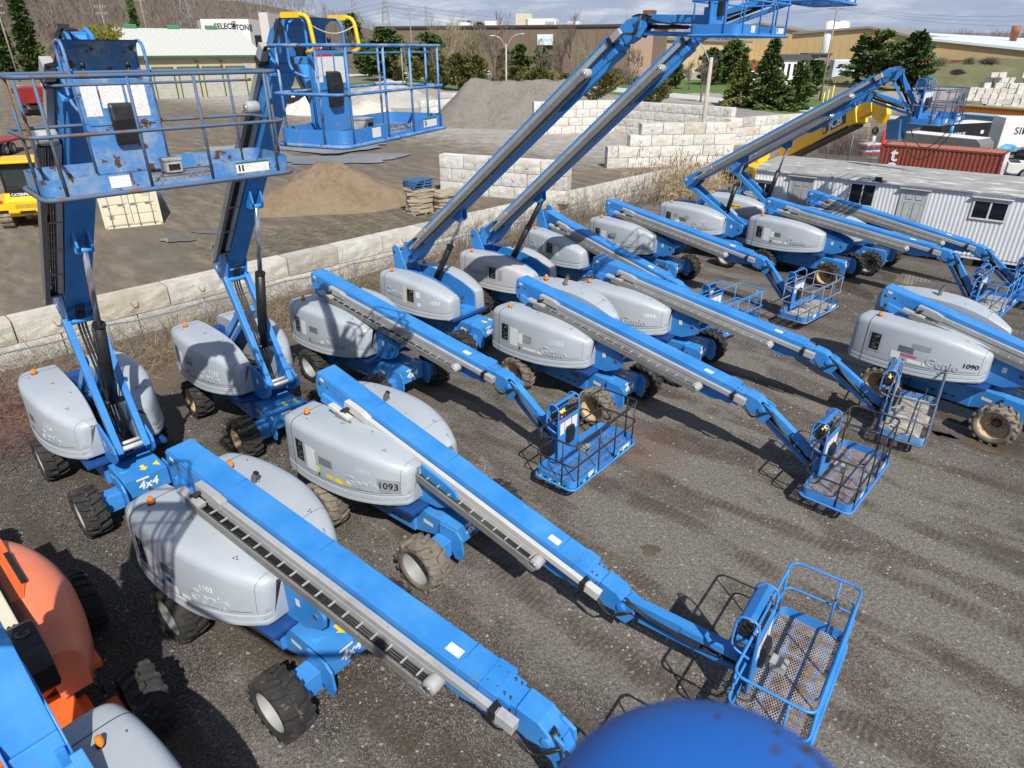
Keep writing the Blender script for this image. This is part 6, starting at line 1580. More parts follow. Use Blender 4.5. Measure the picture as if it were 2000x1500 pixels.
# ================================================================== buildings
def V3(p): return Vector((p.x, p.y, terrain(p.x, p.y)))
def garage():
    # ridge runs left to right; front wall with roller doors faces the camera
    Y = 104.0; A = at_y(264, 100, Y); rz = R_(40); kx = ray(503, 100); q_ = kx.x/kx.y
    L = (q_*A.y-A.x)/(math.cos(rz)-q_*math.sin(rz)); z = terrain(A.x, A.y)
    root = empty('garage', (A.x, A.y, z), rz); tag(root, 'beige garage with roller doors and a white ribbed roof', 'garage')
    W = 18.0; e = 5.9; rdg = 9.3
    BG = paint('beige_cladding', (.44, .36, .225), (.48, .40, .255), None, .7, .6)
    b = MB(); b.box(0, L, 0, W, -.3, e); b.prism([(0, e), (W/2, rdg-.1), (W, e)], 'x', 0, L); obj('wall', b.mesh('garage_wall', [BG]), root)
    b = MB()
    for sd in (0, 1):
        y0, y1 = (-.7, W/2) if sd == 0 else (W+.7, W/2); dz = (rdg-e)/(W/2)*.7
        n = 22
        for k in range(n):
            x0, x1 = -.7+(L+1.4)*k/n, -.7+(L+1.4)*(k+1)/n
            b.add([(x0, y0, e-dz+.1), (x1, y0, e-dz+.1), (x1, y1, rdg+.1), (x0, y1, rdg+.1)], [(0, 1, 2, 3)]); b.add([(x1-.04, y0, e-dz+.1), (x1-.04, y0, e-dz+.17), (x1-.04, y1, rdg+.17), (x1-.04, y1, rdg+.1)], [(0, 1, 2, 3)])
    rf = obj('roof', b.mesh('garage_roof', [plain('white_metal_roof', (.52, .525, .49), .45, 0, .05)]), root)
    GT = plain('green_trim', (.03, .12, .07), .5)
    b = MB(); b.box(-.7, L+.7, -.78, -.6, e-.45, e-.18); b.prism([(-.78, e-.45), (W/2, rdg+.02), (W/2, rdg+.22), (-.78, e-.2)], 'x', -.78, -.68); b.prism([(W+.78, e-.45), (W/2, rdg+.02), (W/2, rdg+.22), (W+.78, e-.2)], 'x', -.78, -.68); obj('fascia', b.mesh('fascia', [GT]), rf)
    for f in (.12, .47, .80): b = MB(); b.box(L*f-.9, L*f+.9, W/2-.3, W/2+.3, rdg, rdg+.6); obj('ridge_vent', b.mesh('ridge_vent', [plain('vent_green', (.05, .2, .1), .5)], .1), rf)
    RD = plain('roller_door', (.40, .39, .34), .5)
    for x in (L*.10, L*.30, L*.50, L*.70):
        b = MB()
        for k in range(9): b.box(x, x+L*.15, -.03, -.008, .02+k*.44, .44+k*.44-.02)
        b.box(x, x+L*.15, -.02, -.006, 0, 4.0); dr = obj('roller_door', b.mesh('roller_door', [RD]), root)
        b = MB(); b.box(x-.16, x, -.06, -.005, 0, 4.2); b.box(x+L*.15, x+L*.15+.2, -.06, -.005, 0, 4.2); b.box(x-.16, x+L*.15+.2, -.06, -.005, 4.05, 4.25); obj('door_frame', b.mesh('door_frame', [GT]), dr)
    for x in (L*.45, L*.65): b = MB(); b.tube([(x, -.02, 4.9), (x, -.5, 5.1)], .04, 6); b.lathe([(0, 0), (.22, 0), (.1, .3), (0, .3)], 'z', 12, 0, (x, -.6, 4.85)); obj('wall_lamp', b.mesh('wall_lamp', [BLACK]), root)
    b = MB(); b.box(L-2.6, L-1.4, -.03, -.006, 3.7, 5.0); obj('louvre', b.mesh('louvre', [plain('grey_louvre', (.36, .36, .34), .6)]), root)
    b = MB(); b.tube([(L-.1, -.1, 0), (L-.1, -.1, e-.4)], .07, 6); obj('downpipe', b.mesh('downpipe', [GT]), root)
garage()
def stone_office():
    Y = 185.0; A = at_y(400, 88, Y); B2 = at_y(532, 88, Y); rz = 0; z = terrain(A.x, A.y); L = B2.x-A.x; top = at_y(400, 37, Y).z-z
    root = empty('office_building', (A.x, A.y, z), 0); tag(root, 'modern white office block with black lettering behind the garage', 'office building')
    s = L/20.0
    b = MB(); b.box(0, 14*s, 0, 12, 0, top); obj('wall', b.mesh('office_wall', [plain('white_render', (.66, .66, .65), .6, 0, .05)]), root)
    b = MB(); b.box(14*s, 17.5*s, .3, 12, 0, top-.2); b.box(17.4*s, 20*s, -.4, 12, 0, top+1.4, 1); b.box(13.8*s, 20*s, -1.6, .3, top*.44, top*.47, 2); obj('entrance_tower', b.mesh('entrance_tower', [plain('grey_panel', (.28, .29, .29), .6), plain('pale_stone', (.55, .52, .49), .7), BLACK]), root)
    b = MB(); b.box(15*s, 17*s, .27, .29, .2, top*.72); b.box(2.4*s, 4.9*s, -.02, -.005, top*.70, top*.78); b.box(6*s, 8.5*s, -.02, -.005, top*.68, top*.76); obj('window', b.mesh('office_window', [GLASSD]), root)
    obj('lettering', text_mesh('lettering', 'SELECT', 1.7, BLACKP, lambda v: Vector((6.9*s+v.x*.95, -.03, top*.87+v.y)), bold=.05), root)
    obj('lettering', text_mesh('lettering', 'STONE', 1.7, BLACKP, lambda v: Vector((12.0*s+v.x*.9, -.03, top*.85+v.y)), bold=.05), root)
    b = MB()
    for (x0, x1, z0, z1) in ((8.9, 9.1, .78, .95), (9.1, 10.1, .86, .88), (10.0, 10.15, .80, .97), (9.3, 10.0, .94, .96)): b.box(x0*s, x1*s, -.03, -.01, top*z0, top*z1)
    obj('emblem', b.mesh('emblem', [BLACKP]), root)
    b = MB(); b.box(-1.2*s, 0, .5, 12, 0, top*.98); obj('side_wing', b.mesh('side_wing', [plain('dark_render', (.25, .25, .25), .6)]), root)
stone_office()
def warehouse():
    Y = 205.0; A = at_y(735, 60, Y); B2 = at_y(1275, 66, Y-22); z = terrain(A.x, A.y)-2; top = at_y(740, 56, Y).z-z; L = (B2-A).length
    root = empty('warehouse', (A.x, A.y, z), math.atan2(B2.y-A.y, B2.x-A.x)); tag(root, 'long flat brown warehouse with a white billboard, beyond the pines', 'warehouse')
    m, nt, bs = _nt('brown_blockwork'); v = coords(nt, 'Object', False)
    setc(nt, bs, ramp(nt, noise(nt, v, .12, 5), [(.3, (.165, .118, .086)), (.7, (.205, .15, .112))])); bs.inputs['Roughness'].default_value = .9
    b = MB(); b.box(0, L, 0, 40, 0, top); obj('wall', b.mesh('warehouse_wall', [m]), root)
    b = MB(); b.box(-.3, L+.3, -.4, 40.2, top, top+.55); rf = obj('roof', b.mesh('warehouse_roof', [plain('dark_coping', (.05, .045, .045), .7)]), root)
    b = MB()
    for k in range(30): b.box(L*(k+.5)/30-.12, L*(k+.5)/30+.12, -.1, 0, 0, top)
    obj('pilaster', b.mesh('pilaster', [m]), root)
    for (f, w, h, mt) in ((.40, 4, 1.2, WHITE), (.515, 3.5, 2.8, CREAM), (.55, 8, 1.6, WHITE), (.62, 3, 1, WHITE), (.70, 3, .9, WHITE), (.30, 3, .9, WHITE), (.955, 3, 3.2, RUST)): b = MB(); b.box(L*f, L*f+w, 4, 8, top+.5, top+.5+h); obj('roof_unit', b.mesh('roof_unit', [mt], .1), rf)
    def along(u, v):
        r_ = ray(u, v); d = (B2-A).normalized(); n_ = Vector((-d.y, d.x)); t_ = (A.x*n_.x+A.y*n_.y)/(r_.x*n_.x+r_.y*n_.y); return (r_.x*t_-A.x)*d.x+(r_.y*t_-A.y)*d.y, CAM_H+r_.z*t_-z
    x0, z1 = along(1050, 67); x1, z0 = along(1080, 88); b = MB(); b.box(x0, x1, -.35, -.2, z0, z1); bb = obj('billboard', b.mesh('billboard', [plain('billboard_white', (.72, .76, .80), .5, 0, .03)]), root)
    b = MB(); b.box(x0, x1, -.6, -.2, z0-.5, z0-.1); b.prism([(x0+.6, z0+1.2), (x0+1.0, z1-1.0), (x0+1.5, z0+1.3), (x0+1.0, z0+.9)], 'y', -.37, -.36, 1); b.box(x0+1.9, x1-.7, -.37, -.36, (z0+z1)/2-.3, (z0+z1)/2+.2, 2); obj('sign_mark', b.mesh('sign_mark', [BLACK, LBLUEP, plain('pale_sign_text', (.5, .62, .74), .5)]), bb)
    b = MB(); b.box(L*.93, L+.2, -.25, -.05, 0, top-.2); obj('pink_bay', b.mesh('pink_bay', [plain('dusty_pink', (.42, .28, .21), .8)]), root)
warehouse()
def factory():
    TAN = plain('factory_tan', (.50, .36, .18), .7, 0, .06, .2); TANL = plain('factory_cream', (.56, .44, .26), .7, 0, .06, .2); BRK = plain('factory_brick', (.24, .09, .05), .85, 0, .12, .3); RFW = plain('factory_white_roof', (.66, .69, .73), .5, 0, .05, .1); RFG = plain('factory_grey_roof', (.24, .225, .20), .8, 0, .1, .1)
    def hall(label, u0, vt0, u1, vt1, vbrick, Y0, Y1, depth, roofm, gable=None, brick=True):
        A = at_y(u0, vt0, Y0); B2 = at_y(u1, vt1, Y1); z = 0; L = math.hypot(B2.x-A.x, B2.y-A.y); rz = math.atan2(B2.y-A.y, B2.x-A.x)
        root = empty('factory_hall', (A.x, A.y, z), rz); tag(root, label, 'factory', 'factory halls on the right skyline')
        hb = at_y(u0, vbrick, Y0).z
        b = MB(); P = [(0, hb), (0, A.z)]+([(gable[0]*L, at_y(u0, gable[1], Y0).z)] if gable else [])+[(L, B2.z), (L, hb)]
        b.prism(P, 'y', 0, depth); obj('wall', b.mesh('factory_wall', [TAN if brick else TANL]), root)
        b = MB(); b.box(-.1, L+.1, -.15, depth, 0, hb); obj('plinth', b.mesh('brick_plinth', [BRK if brick else TANL]), root)
        b = MB(); Q = P[1:-1]; rfp = [(x, zz+.05) for x, zz in Q]+[(x, zz+.6) for x, zz in Q[::-1]]; b.prism(rfp, 'y', -.6, depth+.5); obj('roof', b.mesh('factory_roof', [roofm]), root)
        b = MB()
        for k in range(14): b.box(L*k/14, L*k/14+.15, -.06, 0, hb, min(A.z, B2.z)-.3)
        obj('cladding_rib', b.mesh('cladding_rib', [TAN if brick else TANL]), root)
        return root, L, hb
    hall('tan hall with a sloping gable at the middle of the right skyline', 1548, 68, 1790, 76, 124, 210, 190, 60, RFG, (.62, 58))
    hall('long low tan hall with a brick base and a white roof, far right', 1780, 76, 2120, 112, 116, 190, 165, 40, RFW)
    hall('tall tan hall behind the raised basket', 1440, 58, 1560, 62, 118, 235, 225, 50, RFG, (.35, 48))
    hall('yellow ochre tower block left of the raised basket', 1262, 58, 1300, 58, 100, 232, 230, 25, RFG, None, False)
    hall('cream low hall between the warehouse and the ochre block', 1205, 76, 1270, 68, 98, 245, 240, 30, RFG, None, False)
    hall('long cream hall below the raised basket', 1300, 78, 1450, 84, 122, 225, 215, 30, RFG, None, False)
    # white roof planes behind
    A = at_y(1600, 60, 240); b = MB(); pts = [at_y(1700, 58, 232), at_y(2100, 92, 200), at_y(2100, 80, 262), at_y(1640, 57, 275)]
    vs = [tuple(p) for p in pts]+[(p.x, p.y, p.z-.5) for p in pts]; b.add(vs, [(0, 1, 2, 3), (4, 5, 6, 7), (0, 1, 5, 4), (1, 2, 6, 5), (2, 3, 7, 6), (3, 0, 4, 7)])
    rr = empty('factory_hall', (A.x, A.y, 0), 0); tag(rr, 'wide bright white factory roof behind the tan halls at right', 'factory', 'factory halls on the right skyline'); m_ = b.mesh('factory_roof', [RFW]); o = obj('roof', m_, rr); o.matrix_parent_inverse = Matrix.Translation((-A.x, -A.y, 0))
    b = MB(); lo = [(p.x, p.y, -1) for p in pts]; up = [(p.x, p.y, p.z-.5) for p in pts]; b.add(lo+up, [(i, (i+1) % 4, 4+(i+1) % 4, 4+i) for i in range(4)]); o = obj('wall', b.mesh('factory_wall', [TANL]), rr); o.matrix_parent_inverse = Matrix.Translation((-A.x, -A.y, 0))
    for (u, w, lb) in ((1619, 1.0, 'left of the two white silos above the tan halls'), (1641, 1.0, 'right of the two white silos above the tan halls')):
        p = at_y(u, 74, 205); pt = at_y(u, 44, 205); root = empty('silo', (p.x, p.y, 0)); tag(root, lb, 'silo', 'white silos at the factory'); r = 1.75
        b = MB(); b.lathe([(0, pt.z+.5), (r*.5, pt.z+.3), (r, pt.z), (r, p.z-4), (r*.3, p.z-6)], 'z', 24); obj('tank', b.mesh('silo_tank', [WHITE]), root)
        b = MB(); b.tube([(r+.1, 0, 0), (r+.1, 0, pt.z)], .06, 5)
        for k in range(4): a = k*math.pi/2+.4; b.tube([(r*math.cos(a), r*math.sin(a), 0), (r*math.cos(a), r*math.sin(a), p.z-3)], .12, 6)
        b.tube([(-.6, 0, pt.z), (-.6, 0, pt.z+1.2)], .05, 5); b.tube([(.8, 0, pt.z), (.8, 0, pt.z+1.2)], .05, 5); obj('silo_leg', b.mesh('silo_leg', [STEEL]), root)
    p = at_y(1979, 76, 215); pt = at_y(1985, 50, 215); b = MB(); b.lathe([(1.0, -.0), (.9, pt.z-2), (1.2, pt.z-2), (1.2, pt.z), (.8, pt.z), (.75, pt.z-3)], 'z', 16); o = obj('chimney', b.mesh('chimney', [plain('chimney_brick', (.30, .12, .07), .9)]), None, (p.x, p.y, 0)); tag(o, 'short brick chimney on the right skyline', 'chimney')
    # small white lodge and shed below the halls
    A = at_y(1524, 128, 160); z = terrain(A.x, A.y); root = empty('white_cabin', (A.x, A.y, z), -.1); tag(root, 'white cabin with a dark roof beyond the spruces', 'cabin'); h = at_y(1524, 117, 160).z-z
    b = MB(); b.box(0, 6.3, 0, 4, 0, h); obj('wall', b.mesh('cabin_wall', [WHITE]), root); b = MB(); b.prism([(-.4, h), (2, h+1.1), (4.4, h)], 'x', -.3, 6.6); obj('roof', b.mesh('cabin_roof', [plain('slate', (.05, .05, .06), .8)]), root)
    for k in range(5): b = MB(); b.box(.5+k*1.2, 1.0+k*1.2, -.03, -.005, h*.35, h*.85); obj('window', b.mesh('window', [GLASSD]), root)
    A = at_y(1575, 126, 175); z = terrain(A.x, A.y); root = empty('shed', (A.x, A.y, z), -.08); tag(root, 'low grey shed with a dark flat roof beside the utility pole', 'shed'); h = at_y(1575, 104, 175).z-z
    b = MB(); b.box(0, 5.2, 0, 5, 0, h-.4); obj('wall', b.mesh('shed_wall', [plain('shed_brown', (.17, .14, .12), .8)]), root); b = MB(); b.box(-.3, 5.5, -.4, 5.3, h-.4, h); obj('roof', b.mesh('shed_roof', [plain('shed_roof', (.06, .055, .06), .8)]), root)
    A = at_y(1628, 128, 180); z = terrain(A.x, A.y); b = MB(); b.box(0, 6, 0, 3, 0, at_y(1628, 116, 180).z-z); o = obj('storage_tank', b.mesh('storage_tank', [plain('pale_tank', (.46, .52, .58), .5)], .4), None, (A.x, A.y, z)); tag(o, 'pale blue grey storage unit right of the grey shed', 'storage unit')
    A = at_y(1456, 118, 165); z = terrain(A.x, A.y); box_truck('red truck cab seen between the spruces', A-Vector((0, 0, 0)), R_(-80), plain('truck_bright_red', (.5, .02, .03), .4), L=2.0, H=3.6, scale=1.0)
factory()

# ================================================================== poles
WOODP = plain('pole_wood', (.25, .215, .18), .9, 0, .25, 2); CONP = plain('pole_concrete', (.40, .37, .31), .85, 0, .12, 2); GALV = plain('galvanised', (.46, .48, .50), .4, .3, .1)
def lamp_post(label, base, h, arms, lean=0, r=.12):
    root = empty('street_lamp', base); tag(root, label, 'street lamp', 'street lamps along the road')
    b = MB(); b.tube([(0, 0, -.3), (lean, 0, h)], r*1.3, 12, r1=r*.8); obj('post', b.mesh('lamp_post', [CONP]), root)
    for (dx, dy, up) in arms:
        b = MB(); P = fillet([(lean*.96, 0, h*.93), (lean+dx*.45, dy*.45, h+up*.75), (lean+dx, dy, h+up)], 1.2, 5); b.tube(P, .045, 7); ar = obj('lamp_arm', b.mesh('lamp_arm', [GALV]), root)
        b = MB(); d = Vector((dx, dy, 0)).normalized(); e = Vector((lean+dx, dy, h+up)); b.tube([e-d*.1, e+d*.35, e+d*.6], .09, 8, r1=.05); obj('lamp_head', b.mesh('lamp_head', [GALV]), ar)
p = spot(1362, 335); pt = at_y(1390, 112, p.y); lamp_post('pale concrete lamp post with one curved arm, by the end of the retaining wall', p, pt.z-p.z, [(-1.7, 0, 1.1)], pt.x-p.x, .15)
p = spot(989, 219); pt = at_y(990, 86, p.y); lamp_post('lamp post with two curved arms among the cedars', p, pt.z-p.z, [(-1.45, 0, .9), (1.65, 0, 1.1)], 0, .11)
p = spot(788, 166); lamp_post('thin lamp post behind the basket with yellow handles', p, 6.5, [(1.2, 0, .6)], 0, .09)
def util_pole(label, base, h, lean=0.0, arms=2, lamp=False, group='utility poles'):
    root = empty('utility_pole', base); tag(root, label, 'utility pole', group)
    b = MB(); b.tube([(0, 0, -.5), (lean, 0, h)], .19, 8, r1=.12); obj('post', b.mesh('pole_post', [WOODP]), root)
    for k in range(arms):
        z = h-.6-k*1.3; x = lean*z/h; b = MB(); b.box(x-1.3, x+1.3, -.08, .04, z-.07, z+.07)
        for q in (-1.2, -.6, .6, 1.2): b.lathe([(.05, z+.07), (.07, z+.2), (.03, z+.34), (0, z+.34)], 'z', 7, 1, (x+q, 0, 0))
        obj('crossarm', b.mesh('crossarm', [WOODP, plain('insulator', (.5, .52, .52), .3)]), root)
    if lamp: b = MB(); z = h*.42; b.tube(fillet([(lean*.4, 0, z), (lean*.4-1.0, -.3, z+.4), (lean*.4-1.9, -.6, z+.35)], .5, 4), .05, 6); b.tube([(lean*.4-1.8, -.57, z+.35), (lean*.4-2.4, -.75, z+.3)], .1, 8, r1=.06); obj('lamp_arm', b.mesh('lamp_arm', [GALV]), root)
    return root
p = spot(1601, 197); pt = at_y(1637, 8, p.y); UP = util_pole('tall leaning wooden utility pole before the factory halls', p, pt.z-p.z, pt.x-p.x, 1, True)
def up2(label, u, vb, vt, Y, arms=2): a = at_y(u, vb, Y); t = at_y(u, vt, Y); z = terrain(a.x, a.y); util_pole(label, (a.x, a.y, z), t.z-z, 0, arms)
up2('wooden utility pole with two crossarms above the brown warehouse roof', 804, 90, 12, 195)
up2('wooden utility pole left of the pylons, right of the second raised boom', 611, 90, 13, 200)
up2('wooden utility pole standing in front of the wooded hill, far left', 20, 100, -10, 150, 3)
up2('slim utility pole amid the wooded hill behind the beige garage', 207, 60, 8, 170, 2)
up2('distant utility pole left of the first raised boom head', 1222, 60, 8, 260, 1)
up2('utility pole rising behind the wooded bank on the far left slope', 282, 40, -5, 190, 1)
def pylon(label, u, vb, vt, Y, w=5.0):
    a = at_y(u, vb, Y); t = at_y(u, vt, Y); z = terrain(a.x, a.y); h = t.z-z; root = empty('pylon', (a.x, a.y, z)); tag(root, label, 'pylon', 'lattice power pylons on the skyline')
    b = MB(); q = []
    def W(f): return w*(1-f*.86) if f < .62 else w*(.467-(f-.62)*.75)
    lv = [0, .14, .27, .39, .50, .60, .69, .77, .84, .90, .96]
    for sx in (-1, 1):
        for sy in (-1, 1): b.tube([(sx*W(f)/2, sy*W(f)/2, h*f) for f in lv], .13, 4)
    for i in range(len(lv)-1):
        f, g_ = lv[i], lv[i+1]
        for (ax, s2) in ((0, -1), (0, 1), (1, -1), (1, 1)):
            for s in (-1, 1):
                p0 = [s*W(f)/2, s2*W(f)/2]; p1 = [-s*W(g_)/2, s2*W(g_)/2]
                if ax: p0.reverse(); p1.reverse()
                b.tube([(p0[0], p0[1], h*f), (p1[0], p1[1], h*g_)], .07, 3)
    obj('lattice', b.mesh('pylon_lattice', [PYL]), root)
    for (f, L_) in ((.70, 4.6), (.82, 3.9), (.93, 3.2)):
        b = MB()
        for s in (-1, 1): b.tube([(0, 0, h*f+.9), (s*L_, 0, h*f)], .08, 3); b.tube([(0, 0, h*f-.2), (s*L_, 0, h*f)], .08, 3); b.tube([(s*L_, 0, h*f), (s*L_, 0, h*f-1.2)], .06, 3)
        obj('crossarm', b.mesh('pylon_arm', [PYL]), root)
PYL = plain('pylon_grey', (.33, .35, .37), .5, .2)
pylon('large lattice pylon before the wooded hill above the beige garage', 371, 62, -12, 240, 7)
pylon('lattice pylon directly behind the white office block', 524, 60, -22, 290, 6)
pylon('tall lattice pylon left of the utility pole above the warehouse', 755, 62, -14, 330, 6)
pylon('paired lattice pylon between the yellow handles and the sky', 695, 62, -18, 380, 6)
pylon('slim distant lattice pylon above the pale budding trees', 834, 62, 8, 480, 5)
pylon('small distant lattice pylon at the middle of the warehouse skyline', 905, 62, 14, 560, 5)
b = MB()
def wire(a, c, sag, r=.02): b.tube([a.lerp(c, k/16)-Vector((0, 0, sag*math.sin(math.pi*k/16))) for k in range(17)], r, 3)
for dz in (0, .9, 1.8): wire(at_y(1636, 12+dz*3, 135), at_y(2120, 25+dz*14, 120), 1.0); wire(at_y(1636, 12+dz*3, 135), at_y(900, 40+dz*6, 230), 2.0)
for dz in range(4): wire(at_y(371, 5+dz*10, 240), at_y(755, 4+dz*9, 330), 4, .05); wire(at_y(755, 4+dz*9, 330), at_y(1250, 34+dz*3, 560), 5, .05)
o = obj('power_lines', b.mesh('power_lines', [plain('wire_grey', (.09, .09, .10), .6)])); tag(o, 'thin power lines sagging between the poles and pylons', 'power line')
for i, (u, vb, vt) in enumerate(((1607, 200, 180), (1615, 198, 174), (1624, 194, 166))):
    p = spot(u, vb); h = (at_y(u, vt, p.y).z-p.z); q = MB(); q.lathe([(.0, h), (.08, h-.05), (.09, 0)], 'z', 10); o = obj('marker_post', q.mesh('marker_post', [plain('marker_yellow', (.75, .68, .12), .5)]), None, p); tag(o, ['leftmost', 'middle', 'rightmost'][i]+' of three yellow marker posts beside the utility pole', 'marker post', 'yellow marker posts')
# ================================================================== vegetation
def leafmat(name, c1, c2, c3):
    m, nt, b = _nt(name); v = coords(nt, 'Object')
    n = noise(nt, v, 1.1, 4, .6); n2 = noise(nt, v, 14, 2, .5)
    col = ramp(nt, n, [(.3, c1), (.5, c2), (.72, c3)])
    setc(nt, b, mixc(nt, ramp(nt, n2, [(.4, 0), (.7, .5)]), col, c3)); b.inputs['Roughness'].default_value = .75; b.inputs['Specular IOR Level'].default_value = .2
    return m
PINEM = leafmat('pine_needles', (.032, .060, .018), (.062, .105, .030), (.11, .155, .05))
SPRM = leafmat('spruce_needles', (.045, .075, .022), (.085, .13, .038), (.14, .19, .06))
YSPRM = leafmat('yellowed_spruce', (.085, .11, .025), (.15, .175, .04), (.22, .235, .07))
CEDM = leafmat('cedar_foliage', (.07, .072, .022), (.125, .122, .038), (.19, .18, .062))
BARK = plain('bark', (.10, .08, .062), .95, 0, .35, 5); BAREM = plain('bare_twigs', (.165, .135, .11), .95, 0, .3, 2); BUDM = plain('budding_twigs', (.27, .245, .14), .95, 0, .25, 2); REDT_ = plain('reddish_twigs', (.15, .095, .075), .95, 0, .3, 2)
def conifer_mesh(h, r, seed, shape='spruce', n=2600):
    rnd = random.Random(seed); b = MB(); 
    nb = int(h*9)
    per = max(6, n//nb)
    for i in range(nb):
        t = (i+rnd.random())/nb; z = h*(.06+.94*t)
        if shape == 'spruce': rr = r*(1-t)**.85*(.75+.35*rnd.random())+.1
        elif shape == 'cedar': rr = r*min(1, 1.9*(1-t)**.75)*(.55+.55*math.sin(min(1, t*4+.25)*1.57))*(.8+.3*rnd.random())
        else: rr = r*(math.sin(math.pi*min(1, .18+.80*t))**.7)*(.6+.55*rnd.random())
        a = rnd.uniform(0, 2*math.pi); droop = {'spruce': -.18, 'cedar': .55, 'pine': .18}[shape]
        ca, sa = math.cos(a), math.sin(a)
        for k in range(per):
            q = rnd.random()**.55; d = rr*q; wob = .16*rr*(1.1-q)+.10
            p = Vector((ca*d-sa*rnd.gauss(0, wob), sa*d+ca*rnd.gauss(0, wob), z+droop*d+rnd.gauss(0, .12)-(.12*q*q*rr if shape == 'spruce' else 0)))
            L = rnd.uniform(.30, .66)*(1 if shape != 'pine' else 1.2); w = L*rnd.uniform(.45, .75)
            u = Vector((ca+rnd.gauss(0, .5), sa+rnd.gauss(0, .5), rnd.gauss(.1 if shape != 'cedar' else .9, .4))).normalized(); s = u.cross(Vector((rnd.gauss(0, 1), rnd.gauss(0, 1), rnd.gauss(0, 1)))).normalized()
            b.add([p-s*w*.5, p+s*w*.5, p+u*L+s*w*.22, p+u*L-s*w*.22], [(0, 1, 2, 3)])
    return b
CM = {}
def conifer(label, u, vb, vt, wpx, shape, mt, seed, Y=None, group='evergreens along the road'):
    p = spot(u, vb) if Y is None else Vector((at_y(u, vb, Y).x, Y, 0))
    p.z = terrain(p.x, p.y); h = at_y(u, vt, p.y).z-p.z; depth = p.y*_c+_s*(CAM_H-p.z-h/2); r = wpx/2/CAM_F*depth
    root = empty('spruce_tree' if shape == 'spruce' else 'pine_tree' if shape == 'pine' else 'cedar_tree', p, seed*1.7); tag(root, label, 'tree', group)
    ra = max(.12, round(r/h, 1)); key = (shape, seed % 5, ra)
    if key not in CM: CM[key] = conifer_mesh(8.0, 8*ra, seed, shape, 4600).mesh('crown', [mt], fixn=False)
    s = h/8.0; obj('crown', CM[key], root, (0, 0, 0), (0, 0, 0), mt, (r/(8*ra)*1.12, r/(8*ra)*1.12, s))
    b = MB(); b.tube([(0, 0, -.3), (0.05, 0, h*.5), (0, 0, h*.93)], .03*h, 7, r1=.02); obj('trunk', b.mesh('trunk', [BARK]), root)
    return root
CON = [
 ('dark pine right of the basket with yellow handles, tallest of its clump', 758, 158, 58, 78, 'pine', PINEM, 1), ('dark pine between the yellow-handled basket rails and the cedars', 838, 150, 66, 72, 'pine', PINEM, 2), ('tall twin-topped pine before the brown warehouse', 930, 140, 47, 82, 'pine', SPRM, 3),
 ('olive cedar left of the tallest pair beside the pale road', 867, 174, 112, 30, 'cedar', CEDM, 4), ('tall olive cedar, middle one of the clump left of the white pickup', 896, 178, 106, 42, 'cedar', CEDM, 5), ('olive cedar next to the white pickup on the road', 931, 179, 111, 36, 'cedar', CEDM, 6),
 ('broad olive cedar below the double-armed lamp post', 1004, 188, 132, 52, 'cedar', CEDM, 7), ('olive cedar right of the double-armed lamp post', 1053, 190, 138, 50, 'cedar', CEDM, 8), ('large olive cedar between the two long raised booms', 1165, 204, 136, 74, 'cedar', CEDM, 9), ('large olive cedar right of the second long raised boom', 1270, 214, 150, 62, 'cedar', CEDM, 10),
 ('small olive cedar seen through the basket with yellow handles', 778, 160, 120, 20, 'cedar', CEDM, 11), ('small olive cedar behind the right end of the yellow-handled basket', 815, 160, 118, 20, 'cedar', CEDM, 12), ('small bright cedar just left of the tall cedar clump', 836, 163, 128, 24, 'cedar', CEDM, 13),
 ('dark pine beside the bare tree, right of the lamp with two arms', 1016, 150, 88, 34, 'pine', PINEM, 14), ('thin green pine left of the long raised booms', 1056, 150, 94, 40, 'pine', SPRM, 15),
 ('dark bushy pine left of the green lawn', 1309, 172, 112, 44, 'pine', PINEM, 16), ('tall pine behind the yellowish spruce', 1424, 165, 82, 66, 'pine', SPRM, 17), ('yellowish spruce standing beside the lamp post with one arm', 1440, 208, 110, 72, 'spruce', YSPRM, 18), ('tall dark spruce at the centre of the roadside clump', 1494, 212, 80, 76, 'spruce', SPRM, 19), ('wide dark spruce low at the right of the roadside clump', 1552, 216, 120, 74, 'spruce', SPRM, 20), ('round dark pine left of the leaning utility pole', 1578, 190, 115, 62, 'pine', PINEM, 21),
 ('big dark pine right of the leaning utility pole', 1697, 172, 64, 108, 'pine', PINEM, 22), ('slim dark pine right of the big dark pine', 1771, 178, 66, 64, 'pine', PINEM, 23),
 ('dark pine low behind the first pine clump', 722, 150, 84, 46, 'pine', PINEM, 28), ('green pine between the cedars and the billboard', 985, 150, 96, 36, 'pine', SPRM, 29), ('dark pine left of the twin-topped pine', 898, 142, 82, 40, 'pine', PINEM, 30), ('dark green pine behind the lawn left of the tall pines', 1385, 166, 96, 46, 'pine', PINEM, 31), ('olive cedar right of the widest roadside cedar', 1105, 196, 146, 44, 'cedar', CEDM, 32), ('low olive cedar next to the small bright cedar', 852, 166, 136, 22, 'cedar', CEDM, 33),
 ('pine rising behind the yellow safety handle', 692, 108, 30, 30, 'pine', PINEM, 24), ('dark conifer on the far left slope below the woods', 8, 100, 10, 26, 'spruce', PINEM, 25), ('taller dark conifer at the left edge of the woods', 58, 98, -8, 34, 'spruce', PINEM, 26), ('lone dark conifer among the bare woods above the garage', 266, 60, -6, 16, 'spruce', PINEM, 27),
]
for c in CON: conifer(*c[:7], c[7], Y=(260 if c[7] in (24,) else 170 if c[7] in (25, 26, 27) else None))
